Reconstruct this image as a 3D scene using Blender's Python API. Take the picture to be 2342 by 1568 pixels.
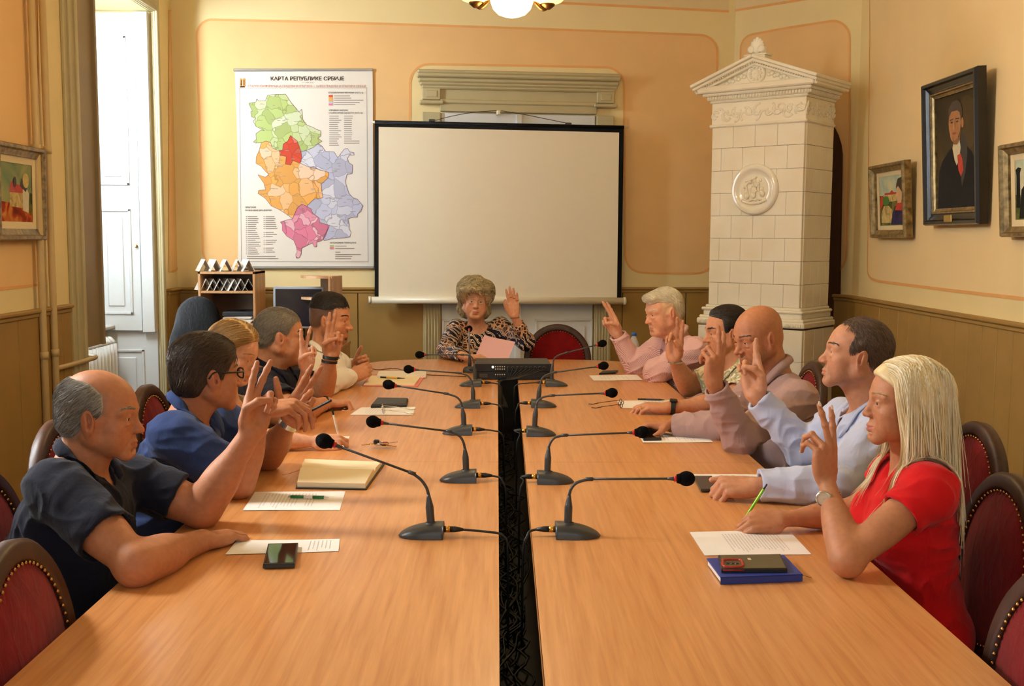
import bpy, math, random
import numpy as np
from mathutils import Vector, Matrix

random.seed(7)
RNG = np.random.default_rng(11)
D = bpy.data
SC = bpy.context.scene
for _o in list(D.objects):
    D.objects.remove(_o, do_unlink=True)
COL = SC.collection
PI = math.pi

# ------------------------------------------------------------------ camera
FW, FH, FPX = 2342.0, 1568.0, 2450.0
CAM = np.array([0.0, 0.0, 1.55])
_roll = math.radians(0.3)
_vx, _vy = 1150 - FW / 2, FH / 2 - 545
_a = _vx * math.cos(_roll) - _vy * math.sin(_roll)
_b = _vy * math.cos(_roll) + _vx * math.sin(_roll)
_th = math.atan2(_b, FPX)
_ps = math.atan2(-_a * math.cos(_th), FPX)
_r = np.array([math.cos(_ps), -math.sin(_ps), 0])
_f = np.array([math.sin(_ps) * math.cos(_th), math.cos(_ps) * math.cos(_th), -math.sin(_th)])
_u = np.cross(_r, _f)
CR = _r * math.cos(_roll) + _u * math.sin(_roll)
CU = _u * math.cos(_roll) - _r * math.sin(_roll)
CF = _f
cam_data = D.cameras.new('camera')
cam_data.sensor_width = 36.0
cam_data.lens = 36.0 * FPX / FW
cam_data.clip_start = 0.05
cam = D.objects.new('camera', cam_data)
COL.objects.link(cam)
cam.matrix_world = Matrix([[CR[0], CU[0], -CF[0], CAM[0]], [CR[1], CU[1], -CF[1], CAM[1]],
                           [CR[2], CU[2], -CF[2], CAM[2]], [0, 0, 0, 1]])
SC.camera = cam


def ray(px, py):
    return CR * ((px - FW / 2) / FPX) + CU * ((FH / 2 - py) / FPX) + CF


def P(px, py, Y):
    """point of the room seen at a pixel, at distance Y down the room"""
    d = ray(px, py)
    return CAM + d * (Y / d[1])


def Z(px, py, z):
    d = ray(px, py)
    return CAM + d * ((z - CAM[2]) / d[2])


def onplane(px, py, p0, n):
    d = ray(px, py)
    return CAM + d * (np.dot(np.array(p0) - CAM, n) / np.dot(d, n))


# ------------------------------------------------------------------ light and exposure
SC.view_settings.view_transform = 'Standard'
SC.view_settings.look = 'None'
SC.view_settings.gamma = 1.0
SC.view_settings.use_curve_mapping = False
SC.view_settings.exposure = 0.76
world = D.worlds.new('world')
SC.world = world
world.use_nodes = True
_bg = world.node_tree.nodes['Background']
_bg.inputs['Color'].default_value = (0.80, 0.92, 1.0, 1)
_bg.inputs['Strength'].default_value = 1.5
SC.cycles.max_bounces = 7
SC.cycles.diffuse_bounces = 4
SC.cycles.glossy_bounces = 3
SC.cycles.transmission_bounces = 5
SC.cycles.transparent_max_bounces = 6
SC.cycles.caustics_reflective = False
SC.cycles.caustics_refractive = False
SC.cycles.use_denoising = True
SC.cycles.sample_clamp_indirect = 6.0


def area(name, loc, aim, sx, sy, power, col):
    l = D.lights.new(name, 'AREA')
    l.shape = 'RECTANGLE'
    l.size, l.size_y = sx, sy
    l.energy = power
    l.color = col
    o = D.objects.new(name, l)
    o.location = loc
    d = Vector(aim) - Vector(loc)
    o.rotation_euler = d.to_track_quat('-Z', 'Y').to_euler()
    COL.objects.link(o)
    return o


# daylight standing outside the windows of the left wall and of the wall behind the camera
area('daylight', (-3.35, 7.0, 2.1), (-2.6, 7.6, 1.9), 1.3, 2.4, 540, (0.84, 0.94, 1.0))
area('daylight', (-3.2, 3.7, 2.15), (0.5, 4.2, 0.9), 1.5, 2.4, 660, (0.92, 0.97, 1.0))
area('daylight', (-3.2, 0.6, 2.15), (1.2, 2.6, 0.9), 1.5, 2.4, 12, (0.90, 0.96, 1.0))
area('daylight', (0.0, -2.6, 2.2), (0.0, 4.0, 1.1), 2.4, 2.2, 6, (0.96, 0.97, 1.0))
# ------------------------------------------------------------------ materials
def srgb(r, g, b):
    def c(v):
        v = v / 255.0
        return v / 12.92 if v <= 0.04045 else ((v + 0.055) / 1.055) ** 2.4
    return (c(r), c(g), c(b), 1.0)


class NT:
    def __init__(s, name):
        s.m = D.materials.new(name)
        s.m.use_nodes = True
        s.t = s.m.node_tree
        s.p = s.t.nodes['Principled BSDF']

    def n(s, typ, **kw):
        nd = s.t.nodes.new(typ)
        for k, v in kw.items():
            if hasattr(nd, k) and not k.startswith('i_'):
                setattr(nd, k, v)
        return nd

    def l(s, a, ao, b, bi):
        s.t.links.new(a.outputs[ao], b.inputs[bi])

    def noise(s, scale=(1, 1, 1), size=5.0, detail=3.0, coord='Object', rough=0.5, dist=0.0):
        tc = s.n('ShaderNodeTexCoord')
        mp = s.n('ShaderNodeMapping')
        mp.inputs['Scale'].default_value = scale
        nz = s.n('ShaderNodeTexNoise')
        nz.inputs['Scale'].default_value = size
        nz.inputs['Detail'].default_value = detail
        nz.inputs['Roughness'].default_value = rough
        nz.inputs['Distortion'].default_value = dist
        s.l(tc, coord, mp, 'Vector')
        s.l(mp, 'Vector', nz, 'Vector')
        return nz

    def ramp(s, src, out, stops):
        r = s.n('ShaderNodeValToRGB')
        e = r.color_ramp.elements
        e[0].position, e[0].color = stops[0]
        e[1].position, e[1].color = stops[-1]
        for p, c in stops[1:-1]:
            x = e.new(p)
            x.color = c
        s.l(src, out, r, 'Fac')
        return r

    def bump(s, src, out, strength=0.2, dist=0.01):
        b = s.n('ShaderNodeBump')
        b.inputs['Strength'].default_value = strength
        b.inputs['Distance'].default_value = dist
        s.l(src, out, b, 'Height')
        s.l(b, 'Normal', s.p, 'Normal')
        return b

    def base(s, col, rough=0.5, metal=0.0, spec=0.5):
        s.p.inputs['Base Color'].default_value = col
        s.p.inputs['Roughness'].default_value = rough
        s.p.inputs['Metallic'].default_value = metal
        s.p.inputs['Specular IOR Level'].default_value = spec
        return s


def mul(c, k):
    return (c[0] * k, c[1] * k, c[2] * k, 1.0)


def plain(name, col, rough=0.5, metal=0.0, spec=0.5, var=0.06, size=12.0, bump=0.0, bsize=60.0):
    """painted / moulded surface with a slight mottling"""
    t = NT(name).base(col, rough, metal, spec)
    if var:
        nz = t.noise(size=size)
        rp = t.ramp(nz, 'Fac', [(0.25, mul(col, 1 - var)), (0.75, mul(col, 1 + var))])
        t.l(rp, 'Color', t.p, 'Base Color')
    if bump:
        b = t.noise(size=bsize, detail=4)
        t.bump(b, 'Fac', bump, 0.004)
    return t.m


def wood(name, dark, light, rough=0.35, scale=(14, 0.8, 14), size=3.0, bump=0.04, coat=0.0):
    t = NT(name).base(light, rough)
    nz = t.noise(scale=scale, size=size, detail=6, rough=0.6, dist=0.35)
    mid = tuple((dark[i] + light[i]) / 2 for i in range(3)) + (1,)
    rp = t.ramp(nz, 'Fac', [(0.3, dark), (0.5, mid), (0.72, light)])
    t.l(rp, 'Color', t.p, 'Base Color')
    t.p.inputs['Coat Weight'].default_value = coat
    t.p.inputs['Coat Roughness'].default_value = 0.15
    if bump:
        t.bump(nz, 'Fac', bump, 0.002)
    return t.m


def cloth(name, col, rough=0.9, var=0.1, weave=900.0, bump=0.12, fold=0.45, sheen=0.08):
    t = NT(name).base(col, rough, 0, 0.2)
    t.p.inputs['Sheen Weight'].default_value = sheen
    nz = t.noise(size=18, detail=3)
    rp = t.ramp(nz, 'Fac', [(0.25, mul(col, 1 - var)), (0.75, mul(col, 1 + var))])
    t.l(rp, 'Color', t.p, 'Base Color')
    f = t.noise(scale=(1, 1, 0.45), size=26, detail=3, dist=0.8)
    w = t.noise(size=weave, detail=1)
    mx = t.n('ShaderNodeMath', operation='MULTIPLY_ADD')
    mx.inputs[1].default_value = bump
    t.l(w, 'Fac', mx, 0)
    t.l(f, 'Fac', mx, 2)
    t.bump(mx, 'Value', fold, 0.012)
    return t.m


def emit(name, col, strength):
    t = NT(name).base(col, 0.3)
    t.p.inputs['Emission Color'].default_value = col
    t.p.inputs['Emission Strength'].default_value = strength
    return t.m


# ------------------------------------------------------------------ objects
def link(o, parent=None):
    COL.objects.link(o)
    if parent is not None:
        o.parent = parent
        o.matrix_parent_inverse = parent.matrix_world.inverted() if not parent.get('local') else Matrix.Identity(4)
    return o


def tag(o, label=None, cat=None, group=None, kind=None):
    if label:
        o['label'] = label
    if cat:
        o['category'] = cat
    if group:
        o['group'] = group
    if kind:
        o['kind'] = kind
    return o


def thing(name, label, cat, loc=(0, 0, 0), rz=0.0, group=None):
    """an empty at the thing's base; its parts are built in its own frame"""
    o = D.objects.new(name, None)
    o.empty_display_size = 0.05
    o.location = loc
    o.rotation_euler = (0, 0, rz)
    o['local'] = 1
    COL.objects.link(o)
    return tag(o, label, cat, group)


def dup(root, loc, rz, label=None, group=None, scale=None):
    r = root.copy()
    COL.objects.link(r)
    r.location = loc
    r.rotation_euler = (0, 0, rz)
    if scale:
        r.scale = (scale,) * 3
    if label:
        r['label'] = label
    if group:
        r['group'] = group
    for ch in list(root.children):
        c = ch.copy()
        COL.objects.link(c)
        c.parent = r
        for g in ch.children:
            d = g.copy()
            COL.objects.link(d)
            d.parent = c
    return r


class MB:
    """collects verts and faces of one mesh"""

    def __init__(s):
        s.v, s.f, s.mi, s.sm, s.cur = [], [], [], [], 0

    def add(s, vs, fs, smooth=False):
        o = len(s.v)
        s.v += [tuple(map(float, q)) for q in vs]
        for f in fs:
            s.f.append([i + o for i in f])
            s.mi.append(s.cur)
            s.sm.append(smooth)
        return s

    def box(s, c, d, R=None, bev=0.0):
        hx, hy, hz = d[0] / 2, d[1] / 2, d[2] / 2
        if bev <= 0:
            vs = [(x, y, z) for z in (-hz, hz) for y in (-hy, hy) for x in (-hx, hx)]
            fs = [(0, 2, 3, 1), (4, 5, 7, 6), (0, 1, 5, 4), (2, 6, 7, 3), (0, 4, 6, 2), (1, 3, 7, 5)]
        else:
            b = min(bev, hx * .95, hy * .95, hz * .95)
            vs, fs = [], []
            idx = {}
            for sx in (-1, 1):
                for sy in (-1, 1):
                    for sz in (-1, 1):
                        for ax in range(3):
                            q = [sx * (hx - b), sy * (hy - b), sz * (hz - b)]
                            q[ax] = (sx, sy, sz)[ax] * (hx, hy, hz)[ax]
                            idx[(sx, sy, sz, ax)] = len(vs)
                            vs.append(q)
            for ax in range(3):
                o1, o2 = (ax + 1) % 3, (ax + 2) % 3
                for sg in (-1, 1):
                    q = []
                    for (p1, p2) in ((-1, -1), (1, -1), (1, 1), (-1, 1)):
                        k = [0, 0, 0]
                        k[ax], k[o1], k[o2] = sg, p1, p2
                        q.append(idx[(k[0], k[1], k[2], ax)])
                    fs.append(q if sg > 0 else q[::-1])
                for s1 in (-1, 1):
                    for s2 in (-1, 1):
                        k0, k1 = [0, 0, 0], [0, 0, 0]
                        k0[ax], k0[o1], k0[o2] = -1, s1, s2
                        k1[ax], k1[o1], k1[o2] = 1, s1, s2
                        q = [idx[(*k0, o1)], idx[(*k1, o1)], idx[(*k1, o2)], idx[(*k0, o2)]]
                        fs.append(q if s1 * s2 < 0 else q[::-1])
            for sx in (-1, 1):
                for sy in (-1, 1):
                    for sz in (-1, 1):
                        q = [idx[(sx, sy, sz, 0)], idx[(sx, sy, sz, 1)], idx[(sx, sy, sz, 2)]]
                        fs.append(q if sx * sy * sz > 0 else q[::-1])
        vs = np.array(vs, float)
        if R is not None:
            vs = vs @ np.array(R).T
        return s.add(vs + np.array(c, float), fs)

    def tube(s, pts, r, n=8, caps=True, smooth=True, flat=None):
        pts = np.array(pts, float)
        m = len(pts)
        rs = np.full(m, r) if np.isscalar(r) else np.array(r, float)
        tg = np.gradient(pts, axis=0)
        tg /= np.linalg.norm(tg, axis=1)[:, None] + 1e-12
        up = np.array([0, 0, 1.0]) if abs(tg[0][2]) < 0.9 else np.array([1.0, 0, 0])
        vs = []
        a = np.linspace(0, 2 * PI, n, endpoint=False)
        for i in range(m):
            x = np.cross(up, tg[i])
            x /= np.linalg.norm(x) + 1e-12
            y = np.cross(tg[i], x)
            up = y
            fl = 1.0 if flat is None else flat
            vs.append(pts[i] + rs[i] * (np.cos(a)[:, None] * x + fl * np.sin(a)[:, None] * y))
        vs = np.concatenate(vs)
        fs = [(i * n + j, i * n + (j + 1) % n, (i + 1) * n + (j + 1) % n, (i + 1) * n + j) for i in range(m - 1) for j in range(n)]
        if caps:
            fs.append(tuple(range(n))[::-1])
            fs.append(tuple((m - 1) * n + j for j in range(n)))
        return s.add(vs, fs, smooth)

    def lathe(s, prof, c=(0, 0, 0), n=24, R=None, smooth=True, a0=0, a1=2 * PI, sx=1.0, sy=1.0):
        full = abs(a1 - a0 - 2 * PI) < 1e-6
        aa = np.linspace(a0, a1, n, endpoint=not full)
        vs = np.array([(sx * r * math.cos(t), sy * r * math.sin(t), z) for r, z in prof for t in aa])
        if R is not None:
            vs = vs @ np.array(R).T
        m = len(prof)
        k = n if full else n - 1
        fs = [(i * n + j, i * n + (j + 1) % n, (i + 1) * n + (j + 1) % n, (i + 1) * n + j) for i in range(m - 1) for j in range(k)]
        return s.add(vs + np.array(c, float), fs, smooth)

    def prism(s, poly, z0, z1, R=None, c=(0, 0, 0), smooth=False):
        """polygon in xy pulled from z0 to z1 (then rotated by R and moved to c)"""
        n = len(poly)
        vs = np.array([(x, y, z) for z in (z0, z1) for x, y in poly], float)
        if R is not None:
            vs = vs @ np.array(R).T
        fs = [tuple(range(n))[::-1], tuple(range(n, 2 * n))]
        s.add(vs + np.array(c, float), fs)
        o = len(s.v) - 2 * n
        for j in range(n):
            s.f.append([o + j, o + (j + 1) % n, o + n + (j + 1) % n, o + n + j])
            s.mi.append(s.cur)
            s.sm.append(smooth)
        return s

    def sphere(s, c, r, n=16, m=10, R=None):
        r = (r, r, r) if np.isscalar(r) else r
        prof = [(max(1e-4, math.sin(PI * i / m)), -math.cos(PI * i / m)) for i in range(m + 1)]
        vs = np.array([(q * math.cos(2 * PI * j / n) * r[0], q * math.sin(2 * PI * j / n) * r[1], z * r[2]) for q, z in prof for j in range(n)])
        if R is not None:
            vs = vs @ np.array(R).T
        fs = [(i * n + j, i * n + (j + 1) % n, (i + 1) * n + (j + 1) % n, (i + 1) * n + j) for i in range(m) for j in range(n)]
        return s.add(vs + np.array(c, float), fs, True)

    def build(s, name, mat, parent=None, world=False):
        me = D.meshes.new(name)
        me.from_pydata(s.v, [], s.f)
        for m in (mat if isinstance(mat, (list, tuple)) else [mat]):
            me.materials.append(m)
        me.polygons.foreach_set('material_index', np.array(s.mi, dtype=np.int32))
        me.polygons.foreach_set('use_smooth', np.array(s.sm, dtype=bool))
        me.update()
        o = D.objects.new(name, me)
        COL.objects.link(o)
        if parent is not None:
            o.parent = parent
            if world:
                bpy.context.view_layer.update()
                o.matrix_parent_inverse = parent.matrix_world.inverted()
        return o


def rotz(a):
    c, s_ = math.cos(a), math.sin(a)
    return np.array([[c, -s_, 0], [s_, c, 0], [0, 0, 1.0]])


def rotx(a):
    c, s_ = math.cos(a), math.sin(a)
    return np.array([[1.0, 0, 0], [0, c, -s_], [0, s_, c]])


def roty(a):
    c, s_ = math.cos(a), math.sin(a)
    return np.array([[c, 0, s_], [0, 1.0, 0], [-s_, 0, c]])


def nrm(v):
    v = np.array(v, float)
    return v / (np.linalg.norm(v) + 1e-12)


def text_mesh(name, body, size, mat, parent, M, align='LEFT', extrude=0.0003, width=None, bold=0.0):
    cu = D.curves.new('lettering', 'FONT')
    cu.body = body
    cu.size = size
    cu.align_x = align
    cu.extrude = extrude
    cu.offset = bold
    cu.resolution_u = 3
    tmp = D.objects.new('lettering', cu)
    COL.objects.link(tmp)
    bpy.context.view_layer.update()
    me = D.meshes.new_from_object(tmp.evaluated_get(bpy.context.evaluated_depsgraph_get()))
    D.objects.remove(tmp, do_unlink=True)
    me.materials.clear()
    me.materials.append(mat)
    if width and len(me.vertices):
        xs = [v.co.x for v in me.vertices]
        k = width / max(1e-6, max(xs) - min(xs))
        for v in me.vertices:
            v.co.x *= k
    o = D.objects.new(name, me)
    COL.objects.link(o)
    o.parent = parent
    o.matrix_local = M
    return o


def spline(pts, n=24):
    """smooth curve through points (Catmull-Rom)"""
    p = np.array(pts, float)
    p = np.vstack([2 * p[0] - p[1], p, 2 * p[-1] - p[-2]])
    out = []
    seg = len(p) - 3
    for i in range(seg):
        m = max(2, n // seg)
        for t in np.linspace(0, 1, m, endpoint=(i == seg - 1)):
            a, b, c, d = p[i], p[i + 1], p[i + 2], p[i + 3]
            out.append(0.5 * (2 * b + (c - a) * t + (2 * a - 5 * b + 4 * c - d) * t * t + (3 * b - a - 3 * c + d) * t ** 3))
    return np.array(out)
# ------------------------------------------------------------------ the room
CREAM = srgb(244, 226, 174)
PEACH = srgb(243, 203, 146)
ORANGE = srgb(238, 182, 118)
M_cream = plain('cream_wall_paint', CREAM, 0.85, spec=0.2, var=0.03, size=3, bump=0.05)
M_peach = plain('peach_wall_paint', PEACH, 0.85, spec=0.2, var=0.04, size=3, bump=0.05)
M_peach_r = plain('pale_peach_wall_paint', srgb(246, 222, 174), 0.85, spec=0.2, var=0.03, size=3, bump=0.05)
M_orange = plain('orange_border_paint', ORANGE, 0.85, spec=0.2, var=0.05, size=8)
M_ochre = plain('ochre_wainscot_paint', srgb(164, 130, 70), 0.5, spec=0.35, var=0.07, size=5, bump=0.03)
M_groove = plain('dark_groove', srgb(70, 48, 20), 0.9, var=0)
M_grey = plain('grey_green_woodwork', srgb(190, 180, 142), 0.45, spec=0.4, var=0.05, size=6)
M_white = plain('white_shutter_paint', srgb(226, 230, 232), 0.4, spec=0.4, var=0.02)
M_floor = wood('oak_parquet', srgb(120, 82, 44), srgb(176, 130, 76), 0.4, scale=(12, 1, 1), size=2.5)
M_ceil = plain('ceiling_paint', srgb(244, 230, 196), 0.9, spec=0.1, var=0.02)
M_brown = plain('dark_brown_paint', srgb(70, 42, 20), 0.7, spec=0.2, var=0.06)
M_glass = NT('window_glass').base((1, 1, 1, 1), 0.0)
M_glass.p.inputs['Transmission Weight'].default_value = 1.0
M_glass.p.inputs['IOR'].default_value = 1.05
M_glass = M_glass.m

H = 3.75            # ceiling
XL, XR = -2.55, 2.53
YB = -2.2           # wall behind the camera
WZ = 1.157          # wainscot top
pl = P(398, 655, 8.45)
LCOR = np.array([XL, 8.43])
C1 = P(1668, 600, 8.95)[:2]
C2 = np.array([XR, 7.74])


class Wall:
    """a straight wall from a to b; local x runs along it, local y goes into the wall, z is up"""

    def __init__(s, name, a, b, thick, holes=()):
        s.a, s.b = np.array(a, float), np.array(b, float)
        s.len = np.linalg.norm(s.b - s.a)
        s.d = (s.b - s.a) / s.len
        s.ang = math.atan2(s.d[1], s.d[0])
        s.nin = np.array([-s.d[1], s.d[0], 0])      # into the wall
        m = MB()
        xs = [-thick * 0.0]
        x = 0.0
        for (x0, x1, z0, z1) in sorted(holes):
            m.box(((x + x0) / 2, thick / 2, H / 2), (x0 - x, thick, H))
            if z0 > 0:
                m.box(((x0 + x1) / 2, thick / 2, z0 / 2), (x1 - x0, thick, z0))
            m.box(((x0 + x1) / 2, thick / 2, (z1 + H) / 2), (x1 - x0, thick, H - z1))
            x = x1
        m.box(((x + s.len) / 2, thick / 2, H / 2), (s.len - x, thick, H))
        s.o = m.build(name, M_cream)
        s.o.location = (s.a[0], s.a[1], 0)
        s.o.rotation_euler = (0, 0, s.ang)
        tag(s.o, kind='structure')

    def loc(s, p):
        q = np.array(p[:2]) - s.a
        return np.array([q @ s.d, q @ np.array([-s.d[1], s.d[0]]), p[2]])

    def px(s, x, y, off=0.0):
        return s.loc(onplane(x, y, (s.a[0], s.a[1], 0), s.nin))[[0, 2]]

    def panel(s, corners, rad, mat, border=0.016, skip=()):
        """painted panel with rounded corners and an orange line round it; corners in wall x,z"""
        c = [np.array(q, float) for q in corners]
        n = len(c)
        pts = []
        for i in range(n):
            r = rad[i] if not np.isscalar(rad) else rad
            p, q, t = c[i - 1], c[i], c[(i + 1) % n]
            u, v = nrm(p - q), nrm(t - q)
            if r <= 0:
                pts.append(q)
                continue
            k0, k1 = q + u * r, q + v * r
            cross = u[0] * v[1] - u[1] * v[0]
            for t_ in np.linspace(0, 1, 9):
                w = np.sin(PI / 2 * t_), np.cos(PI / 2 * t_)
                # quarter arc about the inner centre
                ctr = q + u * r + v * r
                pts.append(ctr - v * r * w[1] - u * r * w[0] if True else q)
        pts = np.array(pts)
        m = MB()
        N = len(pts)
        m.add([(x, -0.0015, z) for x, z in pts], [tuple(range(N))])
        o = m.build('painted_panel', mat, s.o)
        b = MB()
        tg = np.roll(pts, -1, 0) - np.roll(pts, 1, 0)
        tg /= np.linalg.norm(tg, axis=1)[:, None] + 1e-9
        nn = np.stack([-tg[:, 1], tg[:, 0]], 1)
        a_, b_ = pts + nn * border / 2, pts - nn * border / 2
        vs = [(x, -0.003, z) for x, z in a_] + [(x, -0.003, z) for x, z in b_]
        fs = [(i, (i + 1) % N, N + (i + 1) % N, N + i) for i in range(N) if i not in skip]
        b.add(vs, fs)
        b.build('painted_border', M_orange, s.o)
        return o

    def wainscot(s, name, x0, x1, step=0.16, first=None, out=0.025):
        t = MB()
        # grooved boards
        xs = []
        x = x0 if first is None else first
        edges = [x0]
        while x < x1 - 0.02:
            if x > x0 + 0.02:
                edges.append(x)
            x += step
        edges.append(x1)
        for i in range(len(edges) - 1):
            w = edges[i + 1] - edges[i]
            t.box(((edges[i] + edges[i + 1]) / 2, -out / 2 - 0.001, WZ / 2 - 0.01), (w - 0.006, out, WZ - 0.02), bev=0.003)
        o = t.build(name, M_ochre)
        o.location = s.o.location
        o.rotation_euler = s.o.rotation_euler
        tag(o, kind='structure')
        g = MB()
        g.box(((x0 + x1) / 2, -0.004, WZ / 2 - 0.02), (x1 - x0 - 0.01, 0.008, WZ - 0.05))
        g.build('groove_backing', M_groove, o)
        c = MB()
        c.box(((x0 + x1) / 2, -0.024, WZ - 0.012), (x1 - x0, 0.048, 0.022), bev=0.006)
        c.box(((x0 + x1) / 2, -0.018, WZ - 0.035), (x1 - x0, 0.034, 0.026), bev=0.006)
        c.build('cap_rail', M_ochre, o)
        k = MB()
        k.box(((x0 + x1) / 2, -0.02, 0.06), (x1 - x0, 0.036, 0.12), bev=0.006)
        k.build('baseboard', M_ochre, o)
        return o


fl = MB()
fl.box((0, 3.3, -0.05), (6.8, 12.6, 0.1))
tag(fl.build('floor', M_floor), kind='structure')
ce = MB()
ce.box((0, 3.3, H + 0.05), (6.8, 12.6, 0.1))
tag(ce.build('ceiling', M_ceil), kind='structure')

# left wall with three window openings (one in the picture, two nearer than its edge)
WIN0, WIN1, WTOP = 6.47, 7.93, 3.16
HOLES = [(-0.15 - YB, 1.35 - YB, 0.9, WTOP), (2.95 - YB, 4.45 - YB, 0.9, WTOP), (WIN0 - YB, WIN1 - YB, 0.0, WTOP)]
wl = Wall('wall_left', (XL, YB), LCOR, 0.5, HOLES)
wb = Wall('wall_back', LCOR, C1, 0.3)
wc = Wall('wall_corner', C1, C2, 0.3)
wr = Wall('wall_right', C2, (XR, YB), 0.3)
wf = Wall('wall_front', (XR, YB), (XL, YB), 0.3, [(1.2, 3.9, 0.9, 3.1)])
L2 = lambda y: y - YB

# wainscots
wb_l = wb.len
wb.wainscot('trim_1', 0.0, wb_l, 0.54, first=0.32)
wl.wainscot('trim_2', L2(4.6), L2(6.28), 0.28, first=L2(4.75))
wl.wainscot('trim_3', L2(8.12), wl.len, 0.2)
wl.wainscot('trim_4', L2(-2.2), L2(4.6), 0.28)
cw = wc.px(1911, 720)[0]
wc.wainscot('trim_5', cw, wc.len, 0.3)
wr.wainscot('trim_6', 0.0, wr.len, 0.17, first=0.15)
wc.wainscot('trim_7', 0.0, wc.px(1800, 700)[0] - 0.15, 0.3)

# painted panels with orange lines
q = lambda w, l: [w.px(*c) for c in l]
# back wall panel runs round the door like an arch: built from three joined outlines
M_ = wb
out = []


def arc(w, pts):
    return [w.px(*p) for p in pts]


def outline(w, pts, mat, border=0.018, skip=()):
    c = np.array([w.px(*p) for p in pts])
    N = len(c)
    m = MB()
    m.add([(x, -0.0015, z) for x, z in c], [tuple(range(N))])
    m.build('painted_panel', mat, w.o)
    tg = np.roll(c, -1, 0) - np.roll(c, 1, 0)
    tg /= np.linalg.norm(tg, axis=1)[:, None] + 1e-9
    nn = np.stack([-tg[:, 1], tg[:, 0]], 1)
    a_, b_ = c + nn * border / 2, c - nn * border / 2
    b = MB()
    b.add([(x, -0.003, z) for x, z in a_] + [(x, -0.003, z) for x, z in b_],
          [(i, (i + 1) % N, N + (i + 1) % N, N + i) for i in range(N) if i not in skip])
    b.build('painted_border', M_orange, w.o)


def rc(cx, cy, rx, ry, a0, a1, n=8):
    return [(cx + rx * math.cos(math.radians(a)), cy - ry * math.sin(math.radians(a))) for a in np.linspace(a0, a1, n)]


outline(wb, rc(484, 82, 34, 37, 180, 90) + [(800, 52), (1200, 65)] + rc(1600, 118, 40, 38, 90, 0) + [(1638, 400)] + rc(1590, 585, 46, 40, 0, -90)
        + [(1500, 625)] + rc(1470, 585, 40, 38, -90, -180) + [(1428, 400)] + rc(1385, 196, 42, 42, 0, 90) + [(1180, 150)]
        + rc(980, 190, 42, 43, 90, 180) + [(937, 400)] + rc(900, 570, 36, 38, 0, -90) + [(700, 608)] + rc(498, 572, 34, 36, -90, -180) + [(457, 300)], M_peach)
outline(wc, rc(1728, 112, 34, 34, 180, 100) + [(1800, 64)] + rc(1906, 86, 38, 38, 95, 0) + [(1943, 340)] + rc(1900, 580, 36, 46, 0, -60) + [(1800, 640), (1697, 625), (1694, 400)], M_peach)
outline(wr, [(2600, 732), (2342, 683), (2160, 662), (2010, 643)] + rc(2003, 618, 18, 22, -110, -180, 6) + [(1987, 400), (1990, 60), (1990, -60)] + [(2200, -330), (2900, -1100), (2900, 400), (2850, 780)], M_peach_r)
outline(wl, rc(392, 50, 17, 26, 90, 0, 6) + [(410, 300)] + rc(394, 596, 16, 24, 0, -90, 6) + [(386, 622), (386, 24)], M_peach)
outline(wl, [(84, -120), (88, 300), (97, 650), (0, 660), (-350, 698), (-700, 735), (-700, -700)], M_peach)
# line under the cove
for w, a, b in ((wb, (700, -22), (1667, 26)), (wc, (1669, 26), (1990, -26))):
    c0, c1 = w.px(*a), w.px(*b)
    m = MB()
    m.box(((c0[0] + c1[0]) / 2, -0.002, (c0[1] + c1[1]) / 2), (abs(c1[0] - c0[0]), 0.004, 0.018), R=roty(-math.atan2(c1[1] - c0[1], c1[0] - c0[0])))
    m.build('painted_border', M_orange, w.o)
    m = MB()
    hi = H - 0.002
    m.add([(c0[0], -0.0012, c0[1]), (c1[0], -0.0012, c1[1]), (c1[0], -0.0012, hi), (c0[0], -0.0012, hi)], [(0, 1, 2, 3)])
    m.build('painted_frieze', plain('pale_cove_paint', srgb(236, 216, 170), 0.85, spec=0.2, var=0.02), w.o)
# dark arched recess behind the stove
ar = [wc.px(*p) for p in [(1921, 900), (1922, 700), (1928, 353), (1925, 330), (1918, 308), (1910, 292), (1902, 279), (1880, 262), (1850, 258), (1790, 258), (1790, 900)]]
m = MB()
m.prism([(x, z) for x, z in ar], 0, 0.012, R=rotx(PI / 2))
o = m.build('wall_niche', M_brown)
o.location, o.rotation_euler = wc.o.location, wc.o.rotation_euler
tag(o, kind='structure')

# ---- windows of the left wall
def window(name, y0, y1, z0, z1, casing=True):
    m = MB()
    xg = XL - 0.44
    for (yy0, yy1, zz0, zz1) in ((y0, y0 + 0.07, z0, z1), (y1 - 0.07, y1, z0, z1), (y0, y1, z0, z0 + 0.07), (y0, y1, z1 - 0.07, z1),
                                 ((y0 + y1) / 2 - 0.045, (y0 + y1) / 2 + 0.045, z0, z1), (y0, y1, z1 - 0.75, z1 - 0.68)):
        m.box((xg, (yy0 + yy1) / 2, (zz0 + zz1) / 2), (0.06, yy1 - yy0, zz1 - zz0), bev=0.006)
    o = m.build(name, M_white)
    tag(o, kind='structure')
    g = MB()
    g.box((xg - 0.005, (y0 + y1) / 2, (z0 + z1) / 2), (0.006, y1 - y0 - 0.1, z1 - z0 - 0.1))
    g.build('pane', M_glass, o)
    if casing:
        c = MB()
        for k, (w, t) in enumerate(((0.15, 0.022), (0.10, 0.036), (0.035, 0.05))):
            zz = 0.0 if name == 'window_1' else z0
            e_ = 0.004 * k
            c.box((XL + t / 2, y0 - w / 2 - e_, (zz + z1 + w) / 2), (t, w, z1 + w - zz), bev=0.005)
            c.box((XL + t / 2, y1 + w / 2 + e_, (zz + z1 + w) / 2), (t, w, z1 + w - zz), bev=0.005)
            c.box((XL + t / 2 + .001, (y0 + y1) / 2, z1 + w / 2 + e_), (t, y1 - y0 + .01, w), bev=0.005)
        c.build('casing', M_grey, o)
    return o


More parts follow.
